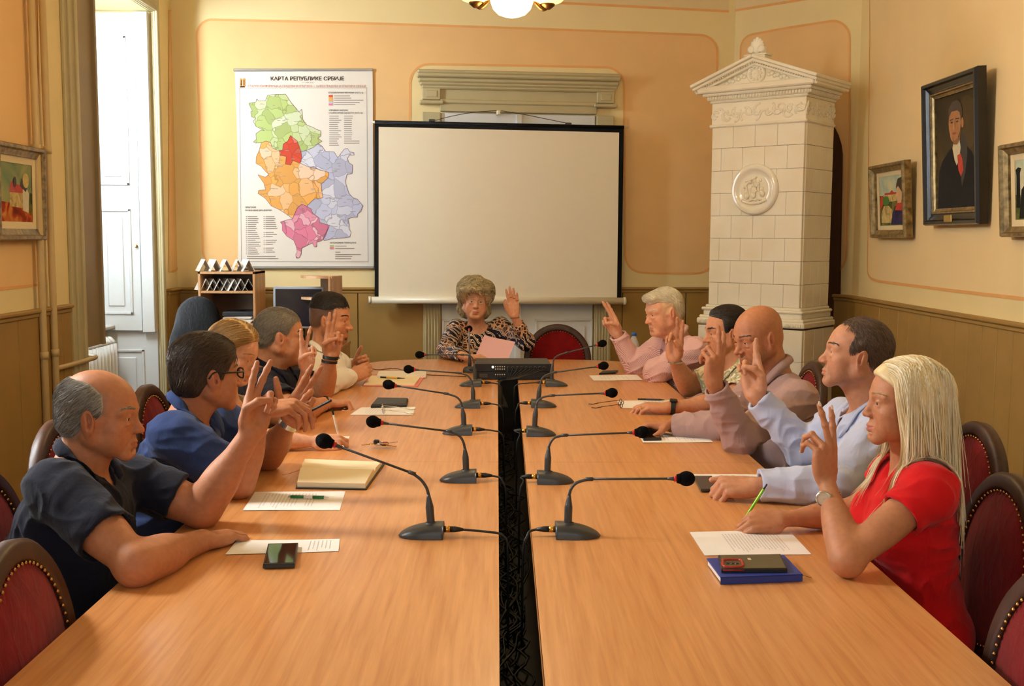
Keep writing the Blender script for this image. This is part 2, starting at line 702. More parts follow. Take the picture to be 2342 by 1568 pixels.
w1 = window('window_1', WIN0, WIN1, 0.9, WTOP)
w2 = window('window_2', 2.95, 4.45, 0.9, WTOP)
w3 = window('window_3', -0.15, 1.35, 0.9, WTOP)
# parapet under the glass, reveal panelling and the sill
m = MB()
m.box((XL - 0.45, (WIN0 + WIN1) / 2, 0.45), (0.1, WIN1 - WIN0, 0.9))
m.box((XL - 0.40, (WIN0 + WIN1) / 2, 0.89), (0.2, WIN1 - WIN0, 0.03), bev=0.008)
m.build('sill', M_white, w1)


def raised(m, x0, x1, z0, z1, y, s=1):
    """moulded panel on a board facing -y at depth y"""
    for k, (ins, t) in enumerate(((0.0, 0.012), (0.016, 0.004))):
        for (a, b, c_, d) in ((x0, x1, z1 - 0.02, z1), (x0, x1, z0, z0 + 0.02), (x0, x0 + 0.02, z0, z1), (x1 - 0.02, x1, z0, z1)):
            if k == 0:
                m.box(((a + b) / 2, y - s * t / 2, (c_ + d) / 2), (b - a, t, d - c_), bev=0.004)
    m.box(((x0 + x1) / 2, y - s * 0.003, (z0 + z1) / 2), (x1 - x0 - 0.12, 0.012, z1 - z0 - 0.12), bev=0.006)


yr = WIN1 - 0.004
m = MB()
m.box((XL - 0.22, yr, 0.44), (0.44, 0.02, 0.86), bev=0.003)
raised(m, XL - 0.40, XL - 0.10, 0.14, 0.72, yr - 0.01)
m.build('reveal_panelling', M_white, w1)
m = MB()
m.box((XL - 0.265, yr - 0.03, 2.0), (0.33, 0.03, 2.28), bev=0.003)
raised(m, XL - 0.40, XL - 0.16, 0.98, 1.75, yr - 0.045)
raised(m, XL - 0.40, XL - 0.16, 1.92, 2.98, yr - 0.045)
s1 = m.build('shutter', M_white, w1)
k = MB()
k.sphere((XL - 0.125, yr - 0.055, 1.48), 0.012)
k.build('knob', plain('aged_brass', srgb(150, 120, 70), 0.35, metal=0.9), s1)
m = MB()
m.box((XL - 0.048, yr - 0.035, 2.0), (0.088, 0.05, 2.30), bev=0.003)
m.build('shutter', M_white, w1)
# near leaf, half folded in the wall plane
m = MB()
m.box((XL - 0.01, WIN0 + 0.165, 2.01), (0.035, 0.33, 2.28), bev=0.003)
m.box((XL + 0.004, WIN0 + 0.32, 2.01), (0.05, 0.03, 2.28), bev=0.003)
m.box((XL + 0.012, WIN0 + 0.012, 2.75), (0.02, 0.02, 0.09), bev=0.003)
m.box((XL + 0.012, WIN0 + 0.012, 1.15), (0.02, 0.02, 0.09), bev=0.003)
m.build('shutter', plain('shaded_shutter_paint', srgb(150, 132, 100), .5, var=.04), w1)  # leaf lit from behind: its shade is put into this darker colour

# window of the wall behind the camera
m = MB()
for (x0, x1, z0, z1) in ((-1.37, -1.29, 0.9, 3.1), (1.25, 1.33, 0.9, 3.1), (-1.37, 1.33, 0.9, 0.98), (-1.37, 1.33, 3.02, 3.1), (-0.06, 0.02, 0.9, 3.1)):
    m.box(((x0 + x1) / 2, YB - 0.2, (z0 + z1) / 2), (x1 - x0, 0.06, z1 - z0), bev=0.005)
o = m.build('window_4', M_white)
tag(o, kind='structure')

# ---- the double door behind the screen, with pilasters and entablature
DC = lambda x, y: wb.px(x, y)
x0, x1 = DC(966, 300)[0], DC(1400, 300)[0]
xc = (x0 + x1) / 2
zt = DC(1180, 262)[1]
ztop = DC(1180, 178)[1]
m = MB()
m.box((xc, -0.02, zt / 2), (x1 - x0 - 0.3, 0.03, zt), bev=0.003)
m.box((xc, -0.045, zt / 2), (0.05, 0.03, zt), bev=0.005)
for sx in (-1, 1):
    for za, zb in ((0.2, 0.9), (1.05, zt - 0.15)):
        raised(m, xc + sx * 0.38 - 0.24, xc + sx * 0.38 + 0.24, za, zb, -0.036)
dr = m.build('door_1', M_white)
dr.location, dr.rotation_euler = wb.o.location, wb.o.rotation_euler
tag(dr, kind='structure')
m = MB()
wp = 0.14
for sx, xa in ((-1, x0), (1, x1 - wp)):
    m.box((xa + wp / 2, -0.03, zt / 2), (wp, 0.06, zt), bev=0.004)
    for j in range(5):
        m.box((xa + 0.022 + j * 0.024, -0.064, zt / 2 - 0.1), (0.012, 0.012, zt - 0.5), bev=0.004)
    m.box((xa + wp / 2, -0.04, 0.1), (wp + 0.03, 0.08, 0.2), bev=0.006)
    zc = DC(1180, 240)[1]
    m.box((xa + wp / 2, -0.045, zc), (wp + 0.05, 0.09, 0.03), bev=0.008)
    zf0, zf1 = zc + 0.02, DC(1180, 208)[1]
    m.box((xa + wp / 2, -0.036, (zf0 + zf1) / 2), (wp, 0.07, zf1 - zf0), bev=0.004)
    for (fa, fb, fc, fd) in ((zf0, zf1, -1, 1), ):
        m.box((xa + wp / 2, -0.074, (zf0 + zf1) / 2), (wp - 0.05, 0.01, zf1 - zf0 - 0.04), bev=0.004)
zc = DC(1180, 240)[1]
m.box((xc, -0.03, (zt + zc) / 2 + 0.01), (x1 - x0 - 2 * wp, 0.05, zc - zt), bev=0.004)
m.box((xc, -0.035, zc + 0.01), (x1 - x0 - 2 * wp, 0.07, 0.035), bev=0.008)
m.box((xc, -0.02, zc + 0.07), (x1 - x0 - 2 * wp, 0.04, 0.14))
for k, (zz, ov, dp, hh) in enumerate(((DC(1180, 205)[1], 0.008, 0.08, 0.03), (DC(1180, 198)[1], 0.02, 0.09, 0.03), (DC(1180, 190)[1], 0.032, 0.10, 0.035), (ztop - 0.005, 0.045, 0.115, 0.035))):
    m.box((xc, -dp / 2, zz), (x1 - x0 + 2 * ov, dp, hh), bev=0.01)
m.box((xc, -0.06, ztop + 0.02), (x1 - x0 + 0.08, 0.12, 0.03), bev=0.01)
o = m.build('trim_8', M_grey)
o.location, o.rotation_euler = wb.o.location, wb.o.rotation_euler
tag(o, kind='structure')
# ------------------------------------------------------------------ tables
M_beech = wood('beech_table_top', srgb(200, 132, 74), srgb(230, 166, 104), 0.30, scale=(26, 1.1, 26), size=2.2, bump=0.02, coat=0.15)
M_edge = plain('beech_edge', srgb(206, 138, 78), 0.4)
M_black = plain('black_plastic', srgb(20, 20, 21), 0.45, var=0.1)
M_blackm = plain('matt_black_foam', srgb(9, 8, 9), 0.95, spec=0.1, var=0.2, bump=0.6, bsize=400)
TZ = 0.75
XE_L, XE_R, GX_L = -0.889, 0.924, None
gl = [Z(1138.5, 830, TZ)[:2], Z(1142.5, 1568, TZ)[:2]]
gr = [Z(1181, 830, TZ)[:2], Z(1247, 1568, TZ)[:2]]


def along(g, y):
    t = (y - g[0][1]) / (g[1][1] - g[0][1])
    return g[0][0] + t * (g[1][0] - g[0][0])


YN = 1.15
YF = Z(1160, 822, TZ)[1] + 0.02
seam = Z(1200, 1056, TZ)[1]


def table(name, label, poly, legs):
    t = thing(name, label, 'table', (0, 0, 0))
    m = MB()
    m.prism(poly, TZ - 0.028, TZ)
    o = m.build('table_top', [M_beech], t)
    e = MB()
    n = len(poly)
    c = np.mean(poly, 0)
    for i in range(n):
        a, b = np.array(poly[i]), np.array(poly[(i + 1) % n])
        mid = (a + b) / 2
        d = b - a
        nn = np.array([d[1], -d[0]]) / (np.linalg.norm(d) + 1e-9)
        if nn @ (mid - c) < 0:
            nn = -nn
        e.add([(*(a + nn * .0012), TZ - .027), (*(b + nn * .0012), TZ - .027), (*(b + nn * .0012), TZ - .001), (*(a + nn * .0012), TZ - .001)], [(0, 1, 2, 3)])
    e.build('edge_band', M_edge, t)
    for (x, y) in legs:
        l = MB()
        l.box((x, y, (TZ - 0.03) / 2), (0.06, 0.06, TZ - 0.03), bev=0.004)
        l.build('leg', M_black, t)
    return t


def far_outline(sx):
    ge = gl if sx < 0 else gr
    xe = XE_L if sx < 0 else XE_R
    xi = along(ge, YF)
    pts = [(along(ge, seam), seam), (xi, YF)]
    # rounded far end
    x_in = xi + sx * 0.25
    ry = 0.40
    for a in np.linspace(90, 0, 18):
        k = math.radians(a)
        pts.append((x_in + (xe - x_in) * math.cos(k) ** 0.9 if a < 90 else x_in, YF - 0.42 + 0.42 * math.sin(k) ** 0.8))
    pts.append((xe, seam))
    return pts


def near_outline(sx):
    ge = gl if sx < 0 else gr
    xe = XE_L if sx < 0 else XE_R
    s_ = seam - 0.0015
    return [(along(ge, YN), YN), (along(ge, s_), s_), (xe, s_), (xe, YN)]


for sx, nm in ((-1, 'left'), (1, 'right')):
    ge = gl if sx < 0 else gr
    xe = XE_L if sx < 0 else XE_R
    who = 'the young man in white' if sx < 0 else 'the white haired man in pink'
    wn = 'the bald man in the navy polo' if sx < 0 else 'the blonde woman in red'
    table('conference_table', 'far beech table with rounded far corner before %s' % who, far_outline(sx),
          [(xe - sx * 0.12, seam + 0.3), (along(ge, seam) + sx * 0.1, seam + 0.3), (xe - sx * 0.35, YF - 0.5), (along(ge, YF) + sx * 0.1, YF - 0.35)])
    table('conference_table', 'near beech table with straight edges in front of %s' % wn, near_outline(sx),
          [(xe - sx * 0.1, YN + 0.1), (along(ge, YN) + sx * 0.1, YN + 0.1), (xe - sx * 0.1, seam - 0.2), (along(ge, seam) + sx * 0.1, seam - 0.2)])

# cable tray that closes the gap between the tables
m = MB()
ya, yb = YN + 0.05, YF - 0.06
m.box((0.02, (ya + yb) / 2, 0.36), (0.30, yb - ya, 0.012))
for sx in (-1, 1):
    m.box((0.02 + sx * 0.15, (ya + yb) / 2, 0.52), (0.012, yb - ya, 0.32))
m.box((0.02, yb, 0.53), (0.30, 0.012, 0.36))
for y in (ya + 0.3, (ya + yb) / 2, yb - 0.3):
    m.box((0.02, y, 0.18), (0.2, 0.05, 0.36))
tag(m.build('cable_tray', plain('black_tray', srgb(16, 14, 13), 0.7)), 'black cable tray in the gap between the two table rows', 'tray')
m = MB()
for k in range(26):
    x = RNG.uniform(-0.05, 0.09)
    y = RNG.uniform(ya + .1, yb - 1.6)
    pts = []
    for j in range(14):
        pts.append((0.02 + 0.045 * math.sin(j * RNG.uniform(.5, 1.1) + k) + x * .4, y + j * 0.12, 0.385 + 0.02 * RNG.random() + 0.004 * (k % 6)))
    m.tube(spline(pts, 40), 0.0035, 5)
tag(m.build('cable', plain('black_cable', srgb(26, 25, 24), 0.5)), 'tangle of black microphone cables lying in the tray between the tables', 'cables', kind='stuff')

# ------------------------------------------------------------------ oval back chairs
M_mahog = wood('dark_mahogany', srgb(40, 20, 11), srgb(74, 38, 20), 0.46, scale=(6, 6, 1.2), size=5, coat=0.0)
M_velvet = cloth('red_velvet', srgb(122, 5, 14), 0.85, var=0.2, weave=500, sheen=0.12)
M_nail = plain('brass_nails', srgb(190, 150, 90), 0.3, metal=1.0, var=0)


def chair_proto():
    """faces local +y"""
    t = thing('dining_chair', 'x', 'chair')
    rw, rh, zc, yb, tilt = 0.235, 0.25, 0.71, -0.23, 0.14
    R = rotx(tilt)
    bc = np.array([0, yb, zc])
    m = MB()
    # oval frame with a moulded profile
    prof = [(0.0, -0.018), (0.012, -0.024), (0.036, -0.024), (0.047, -0.014), (0.047, 0.012), (0.036, 0.022), (0.022, 0.018), (0.010, 0.022), (0.0, 0.014)]
    n, k = 56, len(prof)
    vs = []
    for i in range(n):
        a = 2 * PI * i / n
        for (o_, d) in prof:
            vs.append(((rw - 0.047 + o_) * math.cos(a), d, (rh - 0.047 + o_) * math.sin(a)))
    fs = [(i * k + j, ((i + 1) % n) * k + j, ((i + 1) % n) * k + (j + 1) % k, i * k + (j + 1) % k) for i in range(n) for j in range(k)]
    m.add(np.array(vs) @ R.T + bc, [f[::-1] for f in fs], True)
    for sx in (-1, 1):
        m.tube(spline([(sx * 0.18, yb - 0.02, 0.44), (sx * 0.185, yb + 0.0, 0.50), (sx * 0.15, yb + 0.02, 0.555)], 12), 0.02, 8)
    m.build('back_frame', M_mahog, t)
    p = MB()
    pr = [(0.001, 0.034), (0.05, 0.033), (0.10, 0.029), (0.15, 0.021), (0.19, 0.010)]
    for sgn in (1, -1):
        n = 40
        vs = [((r / 0.19 * (rw - 0.045)) * math.cos(2 * PI * i / n), sgn * d * (1 if sgn > 0 else .6), (r / 0.19 * (rh - 0.045)) * math.sin(2 * PI * i / n)) for r, d in pr for i in range(n)]
        fs = [(a * n + i, a * n + (i + 1) % n, (a + 1) * n + (i + 1) % n, (a + 1) * n + i) for a in range(len(pr) - 1) for i in range(n)]
        p.add(np.array(vs) @ R.T + bc, [f if sgn > 0 else f[::-1] for f in fs], True)
    bk = p.build('backrest', M_velvet, t)
    q = MB()
    for i in range(64):
        a = 2 * PI * i / 64
        q.sphere(R @ np.array([(rw - 0.05) * math.cos(a), 0.018, (rh - 0.05) * math.sin(a)]) + bc, 0.0042, 6, 4)
    q.build('nail_trim', M_nail, bk)
    s = MB()
    pts = [(0.235 * math.copysign(abs(math.cos(a)) ** .6, math.cos(a)), 0.02 + 0.225 * math.copysign(abs(math.sin(a)) ** .6, math.sin(a))) for a in np.linspace(0, 2 * PI, 40, endpoint=False)]
    vs, fs = [], []
    prf = [(0.98, 0.435), (1.0, 0.45), (0.99, 0.475), (0.9, 0.492), (0.6, 0.50), (0.01, 0.503)]
    for sc, z in prf:
        vs += [(x * sc, 0.02 + (y - 0.02) * sc, z) for x, y in pts]
    fs = [(a * 40 + i, a * 40 + (i + 1) % 40, (a + 1) * 40 + (i + 1) % 40, (a + 1) * 40 + i) for a in range(len(prf) - 1) for i in range(40)]
    s.add(vs, fs, True)
    s.build('seat', M_velvet, t)
    r = MB()
    r.prism([(x * 1.0, 0.02 + (y - .02) * 1.0) for x, y in pts], 0.38, 0.436)
    r.build('seat_rail', M_mahog, t)
    for sx in (-1, 1):
        l = MB()
        l.lathe([(0.011, 0.0), (0.015, 0.02), (0.012, 0.04), (0.021, 0.30), (0.026, 0.34), (0.02, 0.36), (0.027, 0.38), (0.027, 0.40)], (sx * 0.19, 0.19, 0), 12)
        l.build('leg', M_mahog, t)
        l = MB()
        l.tube(spline([(sx * 0.19, yb - 0.10, 0.0), (sx * 0.185, yb - 0.03, 0.2), (sx * 0.18, yb - 0.0, 0.42)], 14), [0.014] * 4 + [0.018] * 6 + [0.022] * 4, 8)
        l.build('leg', M_mahog, t)
    return t


chair0 = chair_proto()
_used = [0]


def chair(x, y, rz, label, group=None):
    o = chair0 if not _used[0] else dup(chair0, (0, 0, 0), 0)
    _used[0] = 1
    o.location = (x, y, 0)
    o.rotation_euler = (0, 0, rz)
    o['label'] = label
    return o


# ------------------------------------------------------------------ stove
M_tile = NT('cream_glazed_tile').base(srgb(238, 224, 178), 0.10, 0, 0.6)
_nz = M_tile.noise(size=5, detail=3)
_r = M_tile.ramp(_nz, 'Fac', [(0.3, srgb(248, 242, 222)), (0.7, srgb(254, 251, 238))])
M_tile.l(_r, 'Color', M_tile.p, 'Base Color')
_b = M_tile.noise(size=14, detail=2)
M_tile.bump(_b, 'Fac', 0.10, 0.02)
M_tile = M_tile.m
M_relief = NT('cream_relief').base(srgb(252, 246, 226), 0.16, 0, 0.6)
_b = M_relief.noise(size=38, detail=3, dist=1.5)
M_relief.bump(_b, 'Fac', 0.5, 0.012)
M_relief = M_relief.m
M_joint = plain('sooty_joint', srgb(96, 78, 50), 0.9, var=0.2)

SA = P(1630, 290, 7.60)
SB = P(1842, 275, 7.155)
sw = np.linalg.norm((SB - SA)[:2])
sang = math.atan2(SB[1] - SA[1], SB[0] - SA[0])
sdp = 0.45
stove = thing('tiled_stove', 'tall cream tiled stove with pediment and round relief standing in the corner', 'stove', (SA[0], SA[1], 0), sang)
sz = lambda y, Y=7.35: 1.55 + (548 - y) * Y / FPX
z_f0, z_f1 = sz(286), sz(234)          # frieze
z_b1 = sz(700)                          # top of base moulding
z_b0 = sz(745)
# tiles: a mesh of separate bevelled tiles in running bond
def tiles(m, x0, x1, z0, z1, rows, ref, face, tw=0.165):
    rh = (z1 - z0) / rows
    for r in range(rows):
        off = 0 if r % 2 else tw * 0.45
        x = x0
        e = [x0]
        xx = x0 + (tw if off == 0 else off)
        while xx < x1 - 0.03:
            e.append(xx)
            xx += tw
        e.append(x1)
        for i in range(len(e) - 1):
            w = e[i + 1] - e[i]
            c = ((e[i] + e[i + 1]) / 2, 0.0, z0 + rh * (r + .5))
            jit = RNG.normal(0, 0.004, 2)
            if face == 'f':
                m.box((c[0], 0.01, c[2]), (w - 0.0016, 0.03, rh - 0.0018), R=rotx(jit[0]) @ rotz(jit[1]), bev=0.0022)
            else:
                m.box((ref, c[0], c[2]), (0.03, w - 0.0016, rh - 0.0018), R=roty(jit[0]) @ rotz(jit[1]), bev=0.0022)


m = MB()
m.box((sw / 2, sdp / 2, z_f1 / 2), (sw - 0.02, sdp - 0.02, z_f1 - 0.01))
m.build('core', M_joint, stove)
m = MB()
tiles(m, 0, sw, z_b1, z_f0, 8, 0, 'f', 0.165)
tiles(m, 0.02, sdp, z_b1, z_f0, 8, sw - 0.01, 's', 0.12)
tiles(m, 0.02, sdp, z_b1, z_f0, 8, 0.01, 's', 0.12)
m.build('tile_shaft', M_tile, stove)
m = MB()
ov = 0.05
tiles(m, -ov, sw + ov, 0.1, z_b0 - 0.01, 4, 0, 'f', 0.19)
for v in range(len(m.v)):
    m.v[v] = (m.v[v][0], m.v[v][1] - ov, m.v[v][2])
tiles(m, -ov + .02, sdp, 0.1, z_b0 - 0.01, 4, sw + ov - 0.01, 's', 0.15)
tiles(m, -ov + .02, sdp, 0.1, z_b0 - 0.01, 4, -ov + 0.01, 's', 0.15)
m.box((sw / 2, sdp / 2 - ov / 2, 0.05), (sw + 2 * ov + 0.04, sdp + ov + 0.02, 0.1), bev=0.01)
m.build('tile_base', M_tile, stove)
m = MB()
m.box((sw / 2, sdp / 2 - ov / 2, (z_b0 - 0.02) / 2), (sw + 2 * ov - 0.03, sdp + ov - 0.03, z_b0 - 0.02))
m.build('core', M_joint, stove)


def moulding(m, z, o_, h, bev=0.008):
    m.box((sw / 2, sdp / 2 - o_ / 2 + 0.0, z + h / 2), (sw + 2 * o_, sdp + o_, h), bev=bev)


m = MB()
hh = z_b1 - z_b0
for k, (o_, a, b) in enumerate(((0.062, 0.0, 0.30), (0.05, 0.28, 0.45), (0.028, 0.42, 0.72), (0.04, 0.70, 0.86), (0.018, 0.84, 1.0))):
    moulding(m, z_b0 + a * hh, o_, (b - a) * hh)
for i in range(22):
    m.sphere((-0.05 + (sw + 0.1) * (i + .5) / 22, -0.064, z_b0 + 0.15 * hh), (0.010, 0.006, 0.013), 8, 6)
m.build('base_moulding', M_tile, stove)
m = MB()
moulding(m, z_f0, 0.006, z_f1 - z_f0, 0.004)
moulding(m, z_f0 - 0.012, 0.02, 0.022)
rr = np.random.default_rng(5)
# scrolling leaves in relief
for side, L in (('f', sw), ('s', sdp)):
    n = 9 if side == 'f' else 6
    for i in range(n):
        c = L * (i + .5) / n
        for j in range(3):
            a0 = rr.uniform(0, 2 * PI)
            pts = []
            for t in np.linspace(0, 1, 9):
                r_ = 0.012 + 0.026 * t
                a = a0 + (1 if i % 2 else -1) * t * 4.2
                u, w = c + r_ * math.cos(a) * 1.1 + (j - 1) * 0.014, (z_f0 + z_f1) / 2 + r_ * math.sin(a) + (j - 1) * 0.018
                pts.append((u, -0.008, w) if side == 'f' else (sw + 0.008, u, w))
            m.tube(pts, np.linspace(0.004, 0.0075, 9), 6)
m.build('frieze', M_tile, stove)
# cornice and pediment
m = MB()
zc0 = z_f1
moulding(m, zc0, 0.02, 0.02)
moulding(m, zc0 + 0.018, 0.035, 0.03)
nd = 34
for i in range(nd):
    m.box((-0.03 + (sw + 0.06) * (i + .5) / nd, -0.038, zc0 + 0.033), (0.009, 0.014, 0.022), bev=0.002)
for i in range(20):
    m.box((sw + 0.038, -0.03 + (sdp + 0.03) * (i + .5) / 20, zc0 + 0.033), (0.014, 0.009, 0.022), bev=0.002)
moulding(m, zc0 + 0.045, 0.06, 0.022)
moulding(m, zc0 + 0.066, 0.085, 0.045)
zp = zc0 + 0.11
ph = sz(137, 7.3) - zp
o_ = 0.10
# gable faced solid with raking cornice
poly = [(-o_ + .03, 0), (sw + o_ - .03, 0), (sw / 2, ph - 0.03)]
m.prism([(x, z) for x, z in poly], -(sdp), 0.03, R=rotx(PI / 2), c=(0, 0, zp))
for sx in (-1, 1):
    a = np.array([sw / 2 + sx * (sw / 2 + o_ + 0.02), 0, zp + 0.004])
    b = np.array([sw / 2, 0, zp + ph])
    L = np.linalg.norm(b - a)
    ang = math.atan2(b[2] - a[2], b[0] - a[0])
    mid = (a + b) / 2
    R = roty(-ang)
    nz_ = R @ np.array([0, 0, 1.0])
    if nz_[2] < 0:
        nz_ = -nz_
    for (dn, th, fy) in ((0.0, 0.022, 0.12), (-0.022, 0.02, 0.10), (-0.044, 0.02, 0.07)):
        c = mid + nz_ * dn
        m.box((c[0], sdp / 2 - fy / 2, c[2]), (L, sdp + fy, th), R=R, bev=0.004)
    for i in range(26):
        c = a + (b - a) * (i + .5) / 26 + nz_ * -0.034
        m.box((c[0], -0.075, c[2]), (0.009, 0.02, 0.012), R=R, bev=0.002)
# rosette and leaves in the gable
cz = zp + ph * 0.36
cx = sw / 2
m.lathe([(0.066, 0), (0.066, 0.018), (0.058, 0.024), (0.052, 0.016), (0.03, 0.016), (0.026, 0.03), (0.014, 0.034), (0.001, 0.03)], (cx, -0.03, cz), 28, R=rotx(PI / 2))
for i in range(10):
    a = 2 * PI * i / 10
    m.sphere((cx + 0.041 * math.cos(a), -0.05, cz + 0.041 * math.sin(a)), (0.009, 0.008, 0.009), 8, 6)
for sx in (-1, 1):
    for i in range(7):
        u = 0.09 + 0.022 * i
        m.sphere((cx + sx * u, -0.034, cz - 0.012 - i * 0.006 + 0.012 * (i % 2)), (0.016, 0.012, 0.013 + .004 * (i % 2)), 8, 6, R=roty(sx * 0.5 + i))
m.build('pediment', M_tile, stove)
# palmette finial
m = MB()
zf = zp + ph
zf -= 0.05
m.box((cx, -0.02, zf + 0.02), (0.14, 0.09, 0.08), bev=0.006)
m.box((cx, -0.02, zf + 0.062), (0.17, 0.10, 0.012), bev=0.004)
fh = sz(90, 7.3) - zf - 0.07
for i, a in enumerate(np.linspace(-75, 75, 9)):
    k = math.radians(a)
    L = fh * (1 - 0.0045 * abs(a)) * 0.98
    pts = [(cx, -0.02, zf + 0.075)] + [(cx + L * t * math.sin(k) * 0.62, -0.03 - 0.01 * math.sin(t * 3), zf + 0.075 + L * t * (math.cos(k) * .5 + .42)) for t in (0.3, 0.6, 0.85, 1.0)]
    m.tube(spline(pts, 14), list(np.interp(np.linspace(0, 1, 12), [0, .6, .9, 1], [0.006, 0.017, 0.013, 0.004])), 8)
m.box((cx, -0.012, zf + 0.095), (0.11, 0.03, 0.055), bev=0.01)
for sx in (-1, 1):
    m.lathe([(0.022, -0.012), (0.024, 0.012), (0.012, 0.016), (0.001, 0.014)], (cx + sx * 0.038, -0.045, zf + 0.10), 14, R=rotx(PI / 2))
m.build('finial', M_tile, stove)
# round relief medallion
m = MB()
zc_ = sz(434, 7.35)
m.lathe([(0.172, 0.0), (0.172, 0.02), (0.160, 0.036), (0.148, 0.030), (0.140, 0.036), (0.132, 0.018), (0.10, 0.014), (0.001, 0.016)], (sw * 0.5, -0.005, zc_), 48, R=rotx(PI / 2))
med = m.build('medallion', M_tile, stove)
m = MB()
rr = np.random.default_rng(3)
bx, bz = sw * 0.5, zc_
fig = [((0.0, 0.06), 0.014), ((0.012, 0.03), 0.018), ((-0.002, -0.005), 0.022), ((-0.006, -0.04), 0.02), ((0.03, 0.035), 0.012), ((-0.03, 0.05), 0.01),
       ((0.055, 0.0), 0.014), ((0.06, -0.03), 0.02), ((-0.06, -0.015), 0.015), ((-0.055, -0.045), 0.02), ((0.045, 0.06), 0.009), ((-0.065, 0.02), 0.01)]
for (u, w), r_ in fig:
    m.sphere((bx + u, -0.026, bz + w), (r_, 0.012, r_ * 1.15), 10, 8)
for i in range(16):
    a = rr.uniform(0, 2 * PI)
    r_ = rr.uniform(0.02, 0.10)
    b = a + rr.uniform(.5, 1.4)
    m.tube(spline([(bx + r_ * math.cos(a), -0.024, bz + r_ * math.sin(a)), (bx + r_ * .8 * math.cos((a + b) / 2), -0.03, bz + r_ * .8 * math.sin((a + b) / 2)), (bx + r_ * math.cos(b), -0.024, bz + r_ * math.sin(b))], 8), 0.006, 6)
m.tube(spline([(bx - 0.09, -0.024, bz - 0.075), (bx - 0.03, -0.03, bz - 0.095), (bx + 0.04, -0.028, bz - 0.09), (bx + 0.09, -0.024, bz - 0.07)], 12), 0.01, 6)
m.build('relief_figures', M_relief, med)
# ------------------------------------------------------------------ smooth solids for bodies, hair and clothes
def smin(a, b, k):
    h = np.clip(0.5 + 0.5 * (b - a) / k, 0, 1)
    return b + (a - b) * h - k * h * (1 - h)


def vnoise(p):
    """smooth value noise, p (...,3)"""
    i = np.floor(p).astype(np.int64)
    f = (p - i).astype(np.float32)
    f = f * f * (3 - 2 * f)

    def hsh(ix, iy, iz):
        n = (ix * 374761393 + iy * 668265263 + iz * 2147483647) & 0x7fffffff
        n = ((n ^ (n >> 13)) * 1274126177) & 0x7fffffff
        return ((n ^ (n >> 16)) & 0xffff).astype(np.float32) / 65535.0
    x, y, z = i[..., 0], i[..., 1], i[..., 2]
    r = 0
    for dx in (0, 1):
        wx = f[..., 0] if dx else 1 - f[..., 0]
        for dy in (0, 1):
            wy = f[..., 1] if dy else 1 - f[..., 1]
            for dz in (0, 1):
                wz = f[..., 2] if dz else 1 - f[..., 2]
                r = r + wx * wy * wz * hsh(x + dx, y + dy, z + dz)
    return r * 2 - 1


